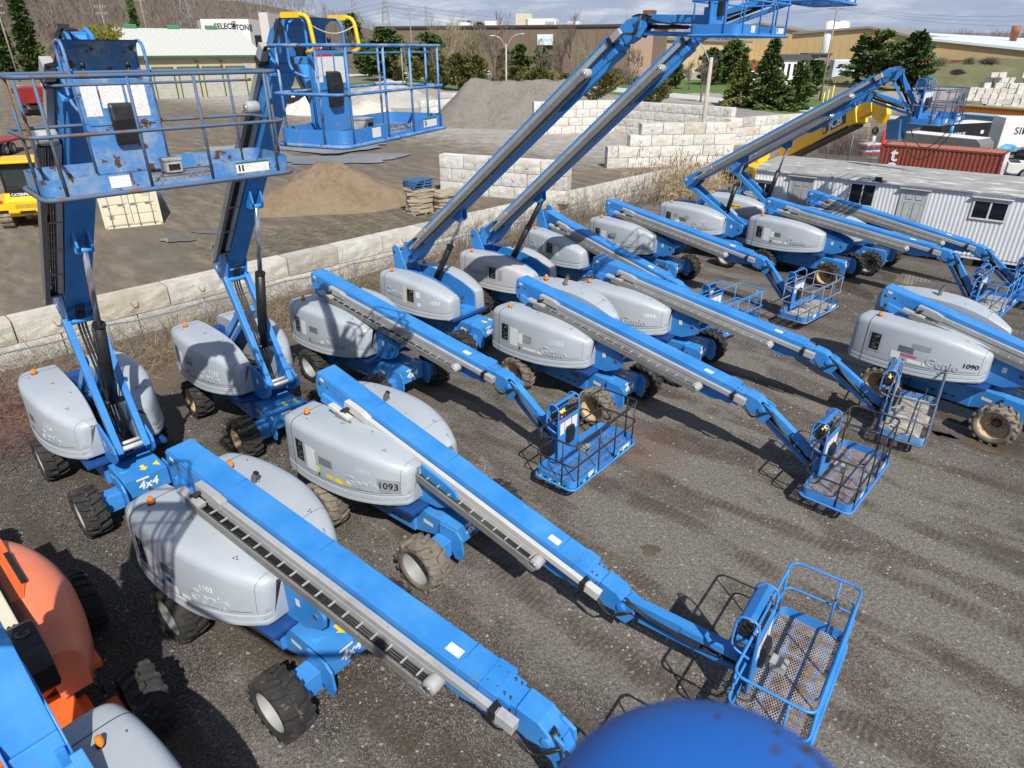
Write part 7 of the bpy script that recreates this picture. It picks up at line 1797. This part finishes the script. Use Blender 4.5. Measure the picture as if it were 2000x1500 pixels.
# yellow green hedge left of the garage
p = at_y(207, 92, 108); b = MB(); rnd = random.Random(3)
hh = at_y(207, 46, 108).z-terrain(p.x, p.y)
for i in range(3200):
    x = rnd.uniform(-2.6, 2.6); y = rnd.uniform(-1, 1); z = hh*rnd.random()**.7*(1-.12*abs(math.sin(x*2.4))); q = Vector((x, y, z)); u_ = Vector((rnd.gauss(0, .4), rnd.gauss(0, .4), 1)).normalized(); s_ = u_.orthogonal().normalized()*.09
    b.add([q-s_, q+s_, q+u_*.4], [(0, 1, 2)])
o = obj('hedge', b.mesh('hedge', [leafmat('hedge_green', (.10, .11, .015), (.15, .155, .02), (.20, .20, .035))], fixn=False), None, (p.x, p.y, terrain(p.x, p.y))); tag(o, 'yellow green clipped hedge left of the beige garage', 'hedge')
def bare_mesh(h, seed, spread=.35, depth=5, twig=.012, budget=900, lean=.12):
    rnd = random.Random(seed); b = MB(); cnt = [0]
    def br(p, d, L, r, k):
        if cnt[0] > budget: return
        cnt[0] += 1
        e = p+d*L; m = p.lerp(e, .5)+Vector((rnd.gauss(0, .04), rnd.gauss(0, .04), 0))*L
        b.tube([p, m, e], r, 4 if k > 2 else 3, caps=False, r1=max(r*.55, twig*.5))
        if k == 0: return
        n = rnd.choice((2, 3, 3)) if k > 1 else rnd.choice((2, 3, 4))
        for i in range(n):
            a = rnd.uniform(0, 6.28); t = rnd.uniform(.45, 1.0)
            nd = (d+Vector((math.cos(a), math.sin(a), rnd.uniform(-.1, .45)))*rnd.uniform(spread*.7, spread*1.9)).normalized()
            br(p.lerp(e, t), nd, L*rnd.uniform(.55, .8), max(r*.5, twig*.7), k-1)
        br(e, (d+Vector((rnd.gauss(0, lean), rnd.gauss(0, lean), .1))).normalized(), L*.75, r*.6, k-1)
    br(Vector((0, 0, 0)), Vector((rnd.gauss(0, .05), rnd.gauss(0, .05), 1)).normalized(), h*.30, h*.018, depth); return b
BM_ = {}
def bare_tree(label, u, vb, vt, seed, mt=BAREM, Y=None, spread=.4, tw=.03, group='bare trees', name='bare_tree', wmul=1.0):
    p = spot(u, vb) if Y is None else Vector((at_y(u, vb, Y).x, Y, 0)); p.z = terrain(p.x, p.y); h = at_y(u, vt, p.y).z-p.z
    root = empty(name, p, seed*2.1); tag(root, label, 'tree', group); key = (seed % 4, spread)
    if key not in BM_:
        m = bare_mesh(10, seed, spread, 5, tw*10/max(h, 4)*.8, 1300); zs = max(v[2] for v in m.v); BM_[key] = (m.mesh('crown', [mt], fixn=False), zs)
    me, zs = BM_[key]; s = h/zs
    obj('crown', me, root, mat=mt, scale=(s*wmul, s*wmul, s))
    b = MB(); b.tube([(0, 0, -.3), (0, 0, h*.2)], h*.021, 7, r1=h*.016); obj('trunk', b.mesh('trunk', [BARK]), root)
for a in (('bare grey tree leaning over the lawn beside the lamp post with one arm', 1368, 200, 98, 1, BAREM, None, .45), ('tall bare tree between the pylon and the long raised boom', 1115, 150, 14, 2, BAREM, None, .28), ('bare tree with reddish top before the brown warehouse', 966, 140, 14, 3, BAREM, 150, .4), ('pale budding tree, left of the pair above the warehouse roof', 846, 92, 24, 4, BUDM, 185, .45), ('pale budding tree, right of the pair above the warehouse roof', 880, 92, 24, 5, BUDM, 188, .45), ('bare spreading tree above the grassy bank at right', 1866, 112, 50, 6, BAREM, None, .5), ('bare tree in front of the billboard', 1062, 150, 70, 7, BAREM, 140, .4), ('bare thicket tree left of the white pickup on the brown bank', 1165, 150, 70, 8, BAREM, 160, .4), ('pale budding tree left of the first long raised boom', 1140, 150, 78, 9, BUDM, 150, .45), ('bare tree beside the ochre tower block', 1425, 120, 76, 10, BAREM, 190, .3), ('dark bare thicket behind the lawn, left of the lamp post', 1345, 175, 112, 11, BAREM, None, .5), ('bare brown tree right of the double-armed lamp post', 1090, 165, 100, 12, BAREM, None, .45), ('bare brown tree behind the cedar clump', 965, 150, 92, 13, BAREM, None, .45), ('second bare brown tree behind the cedar clump', 985, 150, 90, 14, REDT_, 135, .45), ('bare brown tree behind the right end of the yellow-handled basket', 850, 150, 88, 15, BAREM, 140, .45), ('spindly tree behind the first pine by the yellow-handled basket', 800, 150, 80, 16, BUDM, 150, .4),
   ('pale budding tree above the far warehouse roofline, right part', 1020, 92, 30, 17, BUDM, 200, .45), ('pale budding tree, second from the double-armed lamp post', 925, 92, 34, 18, BUDM, 195, .45), ('low bare tree in front of the ochre hall', 1235, 150, 84, 19, BAREM, 175, .5)):
    bare_tree(a[0], a[1], a[2], a[3], a[4], a[5], a[6], a[7])
# shrubs on the bank and brown thickets
def shrub(label, u, vb, vt, wpx, mt, seed, Y=None, n=900):
    p = spot(u, vb) if Y is None else at_y(u, vb, Y)
    if Y is None: p.z = terrain(p.x, p.y)
    h = at_y(u, vt, p.y).z-p.z; d = p.y*_c+_s*(CAM_H-p.z); w = wpx/CAM_F*d
    rnd = random.Random(seed); b = MB()
    for i in range(n):
        x = rnd.gauss(0, w*.22); y = rnd.gauss(0, w*.12); z0 = 0 if rnd.random() < .3 else rnd.uniform(0, h*.5); dr = Vector((x/w*1.2+rnd.gauss(0, .35), rnd.gauss(0, .4), 1)).normalized(); L = rnd.uniform(.3, .6)*h*(1-min(.6, abs(x)/w)); q = Vector((x, y, z0)); s_ = dr.orthogonal().normalized()*rnd.uniform(.012, .03)*max(1, d/60)
        b.add([q-s_, q+s_, q+dr*L], [(0, 1, 2)])
    o = obj('shrub', b.mesh('shrub', [mt], fixn=False), None, p); tag(o, label, 'shrub', 'leafless shrubs'); return o
SAGE = plain('grey_green_twigs', (.22, .21, .13), .95, 0, .3, 2)
for i, a in enumerate((('grey green round shrub on the grassy bank', 1832, 130, 104, 40, SAGE, 152), ('smaller grey green shrub right of the round shrub', 1892, 126, 106, 26, SAGE, 156), ('dark leafless shrub before the right factory wall', 1932, 124, 106, 44, BAREM, 160), ('reddish leafless thicket behind the yellow telescopic boom', 1600, 250, 205, 95, REDT_), ('reddish leafless thicket below the yellow boom hitch', 1650, 300, 240, 110, REDT_), ('brown thicket along the road right of the cedars', 1095, 172, 140, 70, BAREM), ('brown thicket behind the white pickup', 985, 160, 128, 60, REDT_), ('brown thicket on the bank behind the raised booms', 1210, 165, 118, 90, BAREM), ('tan thicket under the ochre tower block', 1240, 122, 98, 90, BAREM), ('brown thicket at the foot of the right factory bank', 1870, 160, 128, 90, BAREM))): shrub(*a[:6], seed=i+20, Y=a[6] if len(a) > 6 else None, n=1500)
# wooded hill at left and the far treeline: masses nobody could count
def woods(name, label, spots_, mt, seed, hmin, hmax, n):
    rnd = random.Random(seed); b = MB(); var = []
    for k in range(4):
        m = MB(); r2 = random.Random(seed*10+k)
        def stem(p, d, L, r, lv):
            e = p+d*L; s_ = d.orthogonal().normalized()*r; t_ = d.cross(s_).normalized()*r
            m.add([p-s_, p+s_, e], [(0, 1, 2)]); m.add([p-t_, p+t_, e], [(0, 1, 2)])
            if lv:
                for i in range(7 if lv > 1 else 5):
                    a = r2.uniform(0, 6.28); f = r2.uniform(.35, .95); stem(p.lerp(e, f), (d*.9+Vector((math.cos(a), math.sin(a), .35))*r2.uniform(.4, .9)).normalized(), L*r2.uniform(.28, .46), r*.5, lv-1)
        stem(Vector((0, 0, 0)), Vector((0, 0, 1)), 1.0, .012, 2); var.append(m)
    for i in range(n):
        P, hm = spots_(rnd); h = rnd.uniform(hmin, hmax)*hm; m = rnd.choice(var); a = rnd.uniform(0, 6.28); ca, sa = math.cos(a), math.sin(a); w = h*rnd.uniform(.8, 1.1)
        b.add([(P.x+(v[0]*ca-v[1]*sa)*w, P.y+(v[0]*sa+v[1]*ca)*w, P.z+v[2]*h) for v in m.v], m.f)
    o = obj(name, b.mesh(name, [mt], fixn=False)); tag(o, label, 'woods', kind='stuff'); return o
def hillz(x, y):
    return 0
HB = MB(); vs = []; fs = []
# wooded slope behind the garage
hx = [-420, -330, -260, -200, -160, -120, -90, -60, -30, 0]; hy = [175, 200, 230, 270, 330, 400]
def hill_h(x, y):
    f = max(0, min(1, (-x-5)/120)); g_ = max(0, min(1, (y-178)/120)); return 2.0+f*(26*g_)
for y in hy:
    for x in hx: vs.append((x, y, hill_h(x, y)-(3 if y == 175 else 0)))
for j in range(len(hy)-1):
    for i in range(len(hx)-1): o = j*len(hx)+i; fs.append((o, o+1, o+len(hx)+1, o+len(hx)))
HB.add(vs, fs, 0, True); o = obj('hill', HB.mesh('hill', [tex2('leaf_litter_slope', (.085, .065, .05), (.12, .092, .07), (.15, .12, .09), .3)])); tag(o, kind='structure')
def s1_(r):
    y = 200+r.random()**1.3*140; k = r.uniform(-1.0, -.14); x = k*(.86*y); return Vector((x, y, hill_h(x, y)-.5)), .28+.72*min(1, max(0, -k-.12)/.5)
WOODM = plain('winter_woods', (.20, .165, .14), .95, 0, .35, .05); WOODD = plain('winter_woods_far', (.19, .175, .175), .95, 0, .25, .02)
woods('woods', 'bare brown winter woods covering the slope at the upper left', s1_, WOODM, 1, 9, 15, 1500)
def s2_(r):
    x = r.uniform(-420, 620); y = r.uniform(520, 640); return Vector((x, y, 6)), 1
woods('treeline', 'long low bare treeline along the whole horizon', s2_, WOODD, 2, 8, 13, 2600)
b = MB(); b.add([(-900, 660, -2), (1300, 660, -2), (1300, 700, 21), (-900, 700, 21), (-900, 900, 24), (1300, 900, 24)], [(0, 1, 2, 3), (3, 2, 5, 4)]); o = obj('hill', b.mesh('hill', [tex2('far_wooded_ridge', (.13, .115, .11), (.17, .155, .15), (.2, .185, .18), .03)])); tag(o, kind='structure')
# brush strip along the wall: tangled dry canes and vines
def brush(name, label, n, gen, mt, seed, w=.006):
    rnd = random.Random(seed); b = MB()
    for i in range(n):
        P, d, L = gen(rnd); k = 3; pts = [P]
        for j in range(k): d = (d+Vector((rnd.gauss(0, .38), rnd.gauss(0, .38), rnd.gauss(-.12, .3)))).normalized(); pts.append(pts[-1]+d*L/k)
        for p in pts: p.z = max(p.z, .01)
        b.tube(pts, w*rnd.uniform(.7, 1.4), 3, caps=False, r1=w*.4)
    o = obj(name, b.mesh(name, [mt], fixn=False)); tag(o, label, 'brush', kind='stuff'); return o
def gw(t0, t1, s0, s1, hz=.3):
    def g(r):
        t = r.uniform(t0, t1); s = r.uniform(s0, s1); P = W0+WT*t+WN*s; return Vector((P.x, P.y, r.random()**2*hz)), Vector((r.gauss(0, .7), r.gauss(0, .7), r.uniform(.1, 1.2))).normalized(), r.uniform(.5, 1.6)
    return g
brush('dry_brush', 'tangled grey brown vines and canes in front of the retaining wall', 5200, gw(-7, 27, -3.6, -.15, .5), plain('dry_canes', (.17, .135, .10), .95, 0, .4, 1), 1)
brush('dry_brush', 'reddish dogwood canes at the left end of the retaining wall', 1100, gw(-8, 0, -6.5, -2.2, .4), plain('red_canes', (.16, .055, .05), .9, 0, .4, 1), 2)
brush('dry_brush', 'straw coloured dead stems below the retaining wall', 2600, gw(-7, 27, -3.9, -.6, .2), plain('straw_stems', (.33, .27, .18), .95, 0, .3, 1), 3, .005)
def gv(r):
    t = r.uniform(16, 38); P = W0+WT*t+WN*r.uniform(-1.2, -.1); return Vector((P.x, P.y, .1)), Vector((r.gauss(0, .18), r.gauss(0, .18), 1)).normalized(), r.uniform(1.2, 2.7)
brush('saplings', 'thin upright leafless saplings against the retaining wall behind the raised booms', 520, gv, plain('sapling_bark', (.19, .145, .12), .95, 0, .3, 1), 4, .012)
# tall dry reeds by the lamp post
rnd = random.Random(8); b = MB(); bp = MB(); cR = spot(1335, 385)
for i in range(420):
    P = Vector((cR.x+rnd.gauss(0, 1.7), cR.y+rnd.gauss(0, 1.9), 0)); h = rnd.uniform(1.2, 2.7); d = Vector((rnd.gauss(0, .12), rnd.gauss(0, .12), 1)).normalized(); e = P+d*h+Vector((rnd.gauss(.15, .1), 0, 0))
    b.tube([P, P.lerp(e, .6), e], .012, 3, caps=False, r1=.006)
    for k in range(3): q = P.lerp(e, rnd.uniform(.2, .8)); s_ = Vector((rnd.gauss(0, 1), rnd.gauss(0, 1), .5)).normalized(); b.add([q-d*.03, q+d*.03, q+s_*rnd.uniform(.3, .6)], [(0, 1, 2)])
    if rnd.random() < .35: b.tube([e-d*.05, e+d*.12, e+d*.28+Vector((.06, 0, -.02))], .04, 4, r1=.01, m=1)
o = obj('reeds', b.mesh('reeds', [plain('dry_reed', (.40, .32, .19), .9, 0, .25, 3), plain('reed_plume', (.24, .16, .10), .95)], fixn=False)); tag(o, 'clump of tall straw coloured reeds below the lamp post', 'reeds', kind='stuff')
# chain link fence leaning in the brush
def wiremesh():
    m, nt, b = _nt('chain_link'); tc = N(nt, 'ShaderNodeTexCoord'); sep = N(nt, 'ShaderNodeSeparateXYZ'); lk(nt, tc.outputs['Object'], sep.inputs[0])
    def mth(op, a, bb=None):
        n = N(nt, 'ShaderNodeMath', operation=op)
        for i, v in enumerate((a, bb)):
            if v is None: continue
            if isinstance(v, bpy.types.NodeSocket): lk(nt, v, n.inputs[i])
            else: n.inputs[i].default_value = v
        return n.outputs[0]
    a = mth('MULTIPLY', sep.outputs[0], 9.0); c = mth('MULTIPLY', sep.outputs[2], 9.0)
    w1 = mth('ABSOLUTE', mth('SUBTRACT', mth('FRACT', mth('ADD', a, c)), .5)); w2 = mth('ABSOLUTE', mth('SUBTRACT', mth('FRACT', mth('SUBTRACT', a, c)), .5))
    lk(nt, mth('GREATER_THAN', mth('MAXIMUM', w1, w2), .455), b.inputs['Alpha']); setc(nt, b, (.20, .20, .20)); b.inputs['Roughness'].default_value = .6; return m
WIRE = wiremesh(); FPIPE = plain('fence_pipe', (.20, .22, .25), .6, .2, .3, 2)
def fence(label, P0, P1, h, n, sag=.0, rail=True):
    P0, P1 = Vector(P0), Vector(P1); d = P1-P0; L = d.length; root = empty('chain_link_fence', (P0.x, P0.y, 0), math.atan2(d.y, d.x)); tag(root, label, 'fence', 'chain link fences'); rnd = random.Random(n)
    for k in range(n+1): b = MB(); b.tube([(L*k/n, 0, -.2), (L*k/n+rnd.gauss(0, .05), rnd.gauss(0, .1), h)], .035, 8); obj('post', b.mesh('fence_post', [FPIPE]), root)
    if rail: b = MB(); b.tube([(L*k/(n*4), rnd.gauss(0, .03), h-.03-sag*math.sin(math.pi*(k % 4)/4)) for k in range(n*4+1)], .025, 6); obj('rail', b.mesh('fence_rail', [FPIPE]), root)
    b = MB(); b.add([(0, .03, .05), (L, .03, .05), (L, .03, h), (0, .03, h)], [(0, 1, 2, 3)]); obj('wire_mesh', b.mesh('wire_mesh', [WIRE], fixn=False), root)
a, c = W0+WT*-8+WN*-1.25, W0+WT*26+WN*-1.15; fence('low chain link fence sagging in the brush in front of the retaining wall', a, c, 1.05, 11, .06)
p0, p1 = onplane(1545, 300, 0), onplane(1688, 300, 0); fence('tall chain link fence between the block walls and the stacked bundles', (26.5, 62), (31.5, 56.5), 2.4, 4)
# white quarried blocks stacked at the right
rnd = random.Random(12); bm4 = []
for k in range(4):
    b = MB(); P = [(-.5, -.35, 0), (.5, -.35, 0), (.5, .35, 0), (-.5, .35, 0)]
    b.box(-.5, .5, -.36, .36, 0, .74); b.v = [(x+rnd.gauss(0, .05), y+rnd.gauss(0, .05), z+rnd.gauss(0, .04)) for x, y, z in b.v]; bm4.append(b.mesh('stone_block', [CONCW], .04))
base = onplane(1885, 212, 0); ax = Vector((math.cos(-.25), math.sin(-.25))); ay = Vector((-ax.y, ax.x)); g_ = 0
for row in range(3):
    for lev in range(7-row):
        nb_ = 11
        for k in range(nb_):
            if lev > 3 and (k < 2 or rnd.random() < .25): continue
            if rnd.random() < .05: continue
            q = Vector((base.x, base.y))+ax*(k*1.12+.2*lev+rnd.gauss(0, .03))+ay*(row*1.3+lev*.35)
            o = obj('stone_block', bm4[rnd.randrange(4)], None, (q.x, q.y, lev*.76), (0, 0, -.25+rnd.gauss(0, .06))); tag(o, 'white rough stone block in the big stack above the orange container', 'stone block', 'white stone blocks stacked at the right')

# ================================================================== machines at the lower left corner
def orange_lift():
    c0, c1 = spot(292, 1425), spot(150, 1225)
    yaw = -42; root = empty('boom_lift', (-7.24, 6.5, 0), R_(yaw)); tag(root, 'orange and cream boom lift cut by the lower left corner', 'boom lift', 'orange boom lifts')
    iv = (Matrix.Translation((-7.24, 6.5, 0)) @ Matrix.Rotation(R_(yaw), 4, 'Z')).inverted()
    b = MB(); b.box(-1.7, 1.75, -.5, .5, .5, 1.0); b.box(1.2, 1.75, -.62, .62, .55, .9)
    ch = obj('chassis', b.mesh('chassis', [ORANGE], .02), root)
    for i, x in enumerate((1.55, -1.15)):
        for sd in (-1, 1):
            w = obj('wheel', ME['tyre'], root, (x, sd*1.2, .52), (0, 0, 0 if sd < 0 else math.pi), TYRE); obj('rim', ME['rim'], w, mat=RIMG); obj('hub', ME['hub'], w)
            b = MB(); b.box(x-.17, x+.17, sd*.5, sd*.92, .42, .74); obj('axle', b.mesh('axle', [ORANGE], .015), root)
    # right-hand cowl: fat rounded hood
    b = MB(); secs = []; nx = 16
    for i in range(nx+1):
        t = i/nx; x = -2.0+3.3*t; w = .74*(math.sin(math.pi*min(1, max(.0, .10+.80*t)))**.55); zt = 2.05-.18*(abs(2*t-1))**3; zb = .98+.12*t
        ring = []
        for k in range(11):
            a = math.pi/2*k/10; ring.append((x, .36+(w-.0)*math.sin(a)**.8 if k else .36, zb+.35+(zt-zb-.35)*math.cos(a)**.55 if k < 10 else zb+.35))
        ring.append((x, .36+w*.97, zb)); ring.append((x, .36, zb)); secs.append(ring)
    m = len(secs[0]); b.add([p for r in secs for p in r], [(i*m+j, i*m+(j+1) % m, (i+1)*m+(j+1) % m, (i+1)*m+j) for i in range(nx) for j in range(m)]+[tuple(range(m)), tuple(range(nx*m, nx*m+m))], 0, True); b.sm[-1] = b.sm[-2] = False
    me = b.mesh('cowl', [ORANGEP]); hd = obj('cowl', me, root)
    b = MB(); b.box(-1.1, -.2, .55, .62, 2.05, 2.10); obj('cowl_vent', b.mesh('cowl_vent', [BLACK], .008), hd)
    b = MB(); b.prism([(-2.0, .36), (.1, .36), (.1, .5), (-.3, .62), (-2.0, .62)], 'z', 2.045, 2.06); obj('cowl_panel', b.mesh('cowl_panel', [ORANGE]), hd)
    b = MB(); b.box(-1.9, 1.0, -.95, .95, 1.0, 1.12); obj('turntable', b.mesh('turntable', [ORANGE], .02), root)
    b = MB(); b.box(-2.2, 1.25, -.32, .30, 1.9, 2.4); bo = obj('boom', b.mesh('boom', [CREAM], .02), root)
    b = MB(); b.box(-1.2, .9, .305, .34, 2.02, 2.3); obj('boom_label', b.mesh('boom_label', [BLACK], .005), bo)
    b = MB(); b.prism([(1.1, 1.7), (1.1, 2.45), (1.3, 2.55), (1.75, 2.5), (1.85, 2.2), (1.75, 1.75)], 'y', -.38, .42); bx = obj('boom_end_cover', b.mesh('boom_end_cover', [BLACK], .06), root)
    T = Matrix(((0, -1, 0, 1.47), (1, 0, 0, .06), (0, 0, 1, 2.56), (0, 0, 0, 1)))
    obj('lettering', text_mesh('lettering', 'JLG', .26, plain('worn_grey_letters', (.07, .07, .07), .5), None, Matrix.Translation((1.45, .16, 2.54)) @ Matrix.Rotation(math.pi/2, 4, 'Z'), .004, .2), bx)
    b = MB()
    for i in range(4): b.tube(fillet([(1.0, .25+i*.05, 1.0), (1.15, .7, 1.25-i*.03), (1.4, .8, .9)], .4, 5), .028, 6)
    obj('hydraulic_hose', b.mesh('hydraulic_hose', [HOSE]), root)
    b = MB()
    for i in range(10): b.tube([(.95+.02*i, -.25+.055*i, 2.42), (1.12, -.25+.055*i, 2.46)], .02, 5)
    obj('hose_bundle', b.mesh('hose_bundle', [HOSE]), bo)
orange_lift()
# rear orange machine of which only an axle and a tyre show, and worn tyres at the left edge
root = empty('boom_lift', (-9.75, 8.0, 0), R_(-36)); tag(root, 'orange machine showing only its axle arm and one tyre at the left edge', 'boom lift', 'orange boom lifts')
b = MB(); b.box(-1.6, 1.5, -.45, .45, .5, .95); b.box(1.05, 1.4, -.9, .9, .45, .78); b.lathe([(0, .79), (.07, .79), (.07, .74)], 'z', 12, 1, (1.2, .7, 0)); obj('chassis', b.mesh('chassis', [ORANGE, CREAM], .02), root)
for (x, y) in ((1.25, 1.1), (1.25, -1.1), (-1.2, 1.1), (-1.2, -1.1)): w = obj('wheel', ME['tyre'], root, (x, y, .52), (0, 0, 0 if y < 0 else math.pi), TYRE); obj('rim', ME['rim'], w)
b = MB(); b.prism([(-1.9, 1.0), (-1.9, 2.0), (.6, 2.0), (.9, 1.0)], 'y', -.9, .6); obj('cowl', b.mesh('cowl', [ORANGE], .15), root)

# the lift the picture is taken from: its cowl and riser at the corner, its unseen basket set where it shadows the near cowl
PH = dict(id='0007', x=-3.33, y=2.95, yc=-40, yt=-40, up=False, label='blue boom lift whose grey cowl and amber beacon fill the lower left corner', L=3.2, pitch=112, root=(-2.0, 2.15), bk=(-.06, -1.0, 7.8, 40), bm=dict(floor=FLOORB), decals=())
PHR = lift(PH)
for o_ in list(PHR[0].children):
    if o_.name.startswith('cowl'): o_.scale = (1, .80, 1)
# round painted steel end cap of the basket support arm, right under the lens
inv = PHR[0].matrix_world.inverted() if False else (Matrix.Translation((PH['x'], PH['y'], 0)) @ Matrix.Rotation(R_(PH['yc']), 4, 'Z')).inverted()
d = ray(1372, 1690).normalized(); C = Vector((0, 0, CAM_H))+d*.43
b = MB(); Mc = inv @ Matrix.Translation(C) @ Matrix.Rotation(R_(12), 4, 'Z')
n1, n2 = 14, 40; vs = []; fs = []
for i in range(n1+1):
    a = math.pi/2*i/n1
    for j in range(n2): t = 2*math.pi*j/n2; vs.append(Mc @ Vector((.091*math.cos(a)**.7*math.cos(t), .08*math.cos(a)**.7*math.sin(t), .062*math.sin(a))))
for j in range(n2): t = 2*math.pi*j/n2; vs.append(Mc @ Vector((.091*math.cos(t), .08*math.sin(t), -.2)))
for i in range(n1):
    for j in range(n2): j2 = (j+1) % n2; fs.append((i*n2+j, i*n2+j2, (i+1)*n2+j2, (i+1)*n2+j))
o_ = (n1+1)*n2
for j in range(n2): j2 = (j+1) % n2; fs.append((o_+j, o_+j2, j2, j))
b.add(vs, fs, 0, True)
DOME = paint('rust_spotted_blue', (.012, .10, .40), (.02, .13, .46), (.05, .03, .028), .56, .45, None, 19)
obj('end_cap', b.mesh('end_cap', [DOME]), PHR[0])
b = MB(); A = inv @ (C+Vector((0, -.05, -.2))); E_ = inv @ Vector((-3.2, 1.6, 7.8)); b.tube([A, A.lerp(E_, .5)+Vector((0, 0, -.6)), E_], .05, 10); obj('support_arm', b.mesh('support_arm', [BLUE]), PHR[0])
# ================================================================== light, sky, camera
SUN_SH = Vector((-.28, .90))            # shadow run per metre of height
el = math.atan(1/SUN_SH.length)
sd = bpy.data.lights.new('sun', 'SUN'); sd.energy = 4.7; sd.angle = R_(0.53); sd.color = (1.0, .96, .90)
so = bpy.data.objects.new('sun', sd); COL.objects.link(so)
dirv = Vector((SUN_SH.x, SUN_SH.y, -1.0)).normalized()
so.rotation_euler = dirv.to_track_quat('-Z', 'Y').to_euler(); so.location = (10, -30, 40)
w = bpy.data.worlds.new('World'); scene.world = w; w.use_nodes = True
nt = w.node_tree; bg = nt.nodes['Background']
sky = N(nt, 'ShaderNodeTexSky', sky_type='NISHITA'); sky.sun_disc = False; sky.sun_elevation = el
sky.sun_rotation = math.atan2(-SUN_SH.x, -SUN_SH.y); sky.air_density = 1.0; sky.dust_density = 1.2; sky.ozone_density = 1.5
tc = N(nt, 'ShaderNodeTexCoord'); mp = N(nt, 'ShaderNodeMapping'); mp.inputs['Scale'].default_value = (2.2, 2.2, 11.0)
lk(nt, tc.outputs['Generated'], mp.inputs[0])
nf = noise(nt, mp.outputs[0], 1.9, 9, 0.6)
cf = ramp(nt, nf, [(.22, .55), (.42, .95), (.75, 1.0)])
mp2 = N(nt, 'ShaderNodeMapping'); mp2.inputs['Scale'].default_value = (3.0, 3.0, 16.0); mp2.inputs['Location'].default_value = (5, 2, 1)
lk(nt, tc.outputs['Generated'], mp2.inputs[0])
cc = ramp(nt, noise(nt, mp2.outputs[0], 2.2, 8, .6), [(.30, (3.6, 4.3, 5.9)), (.50, (4.4, 5.2, 6.9)), (.60, (6.4, 7.0, 8.1)), (.70, (9.0, 9.2, 9.6))])
sz = N(nt, 'ShaderNodeSeparateXYZ'); lk(nt, tc.outputs['Generated'], sz.inputs[0])
lowb = ramp(nt, sz.outputs[2], [(.10, 1.0), (.30, .18)])
mcf = N(nt, 'ShaderNodeMath', operation='MULTIPLY'); lk(nt, cf, mcf.inputs[0]); lk(nt, lowb, mcf.inputs[1])
mx = mixc(nt, mcf.outputs[0], sky.outputs[0], cc)
lk(nt, mx, bg.inputs[0]); bg.inputs[1].default_value = 0.08
cam = bpy.data.cameras.new('camera'); co = bpy.data.objects.new('camera', cam); COL.objects.link(co)
co.location = (0, 0, CAM_H); co.rotation_euler = (math.pi/2-CAM_P, 0, 0)
cam.sensor_width = 36; cam.lens = CAM_F/2000*36; cam.clip_start = .05; cam.clip_end = 6000
cam.dof.use_dof = True; cam.dof.focus_distance = 14.0; cam.dof.aperture_fstop = 6.0
scene.camera = co
vs = scene.view_settings; vs.view_transform = 'Standard'; vs.look = 'None'; vs.gamma = 1.0; vs.exposure = 0.25
scene.cycles.use_denoising = True
scene.cycles.max_bounces = 8; scene.cycles.transparent_max_bounces = 16
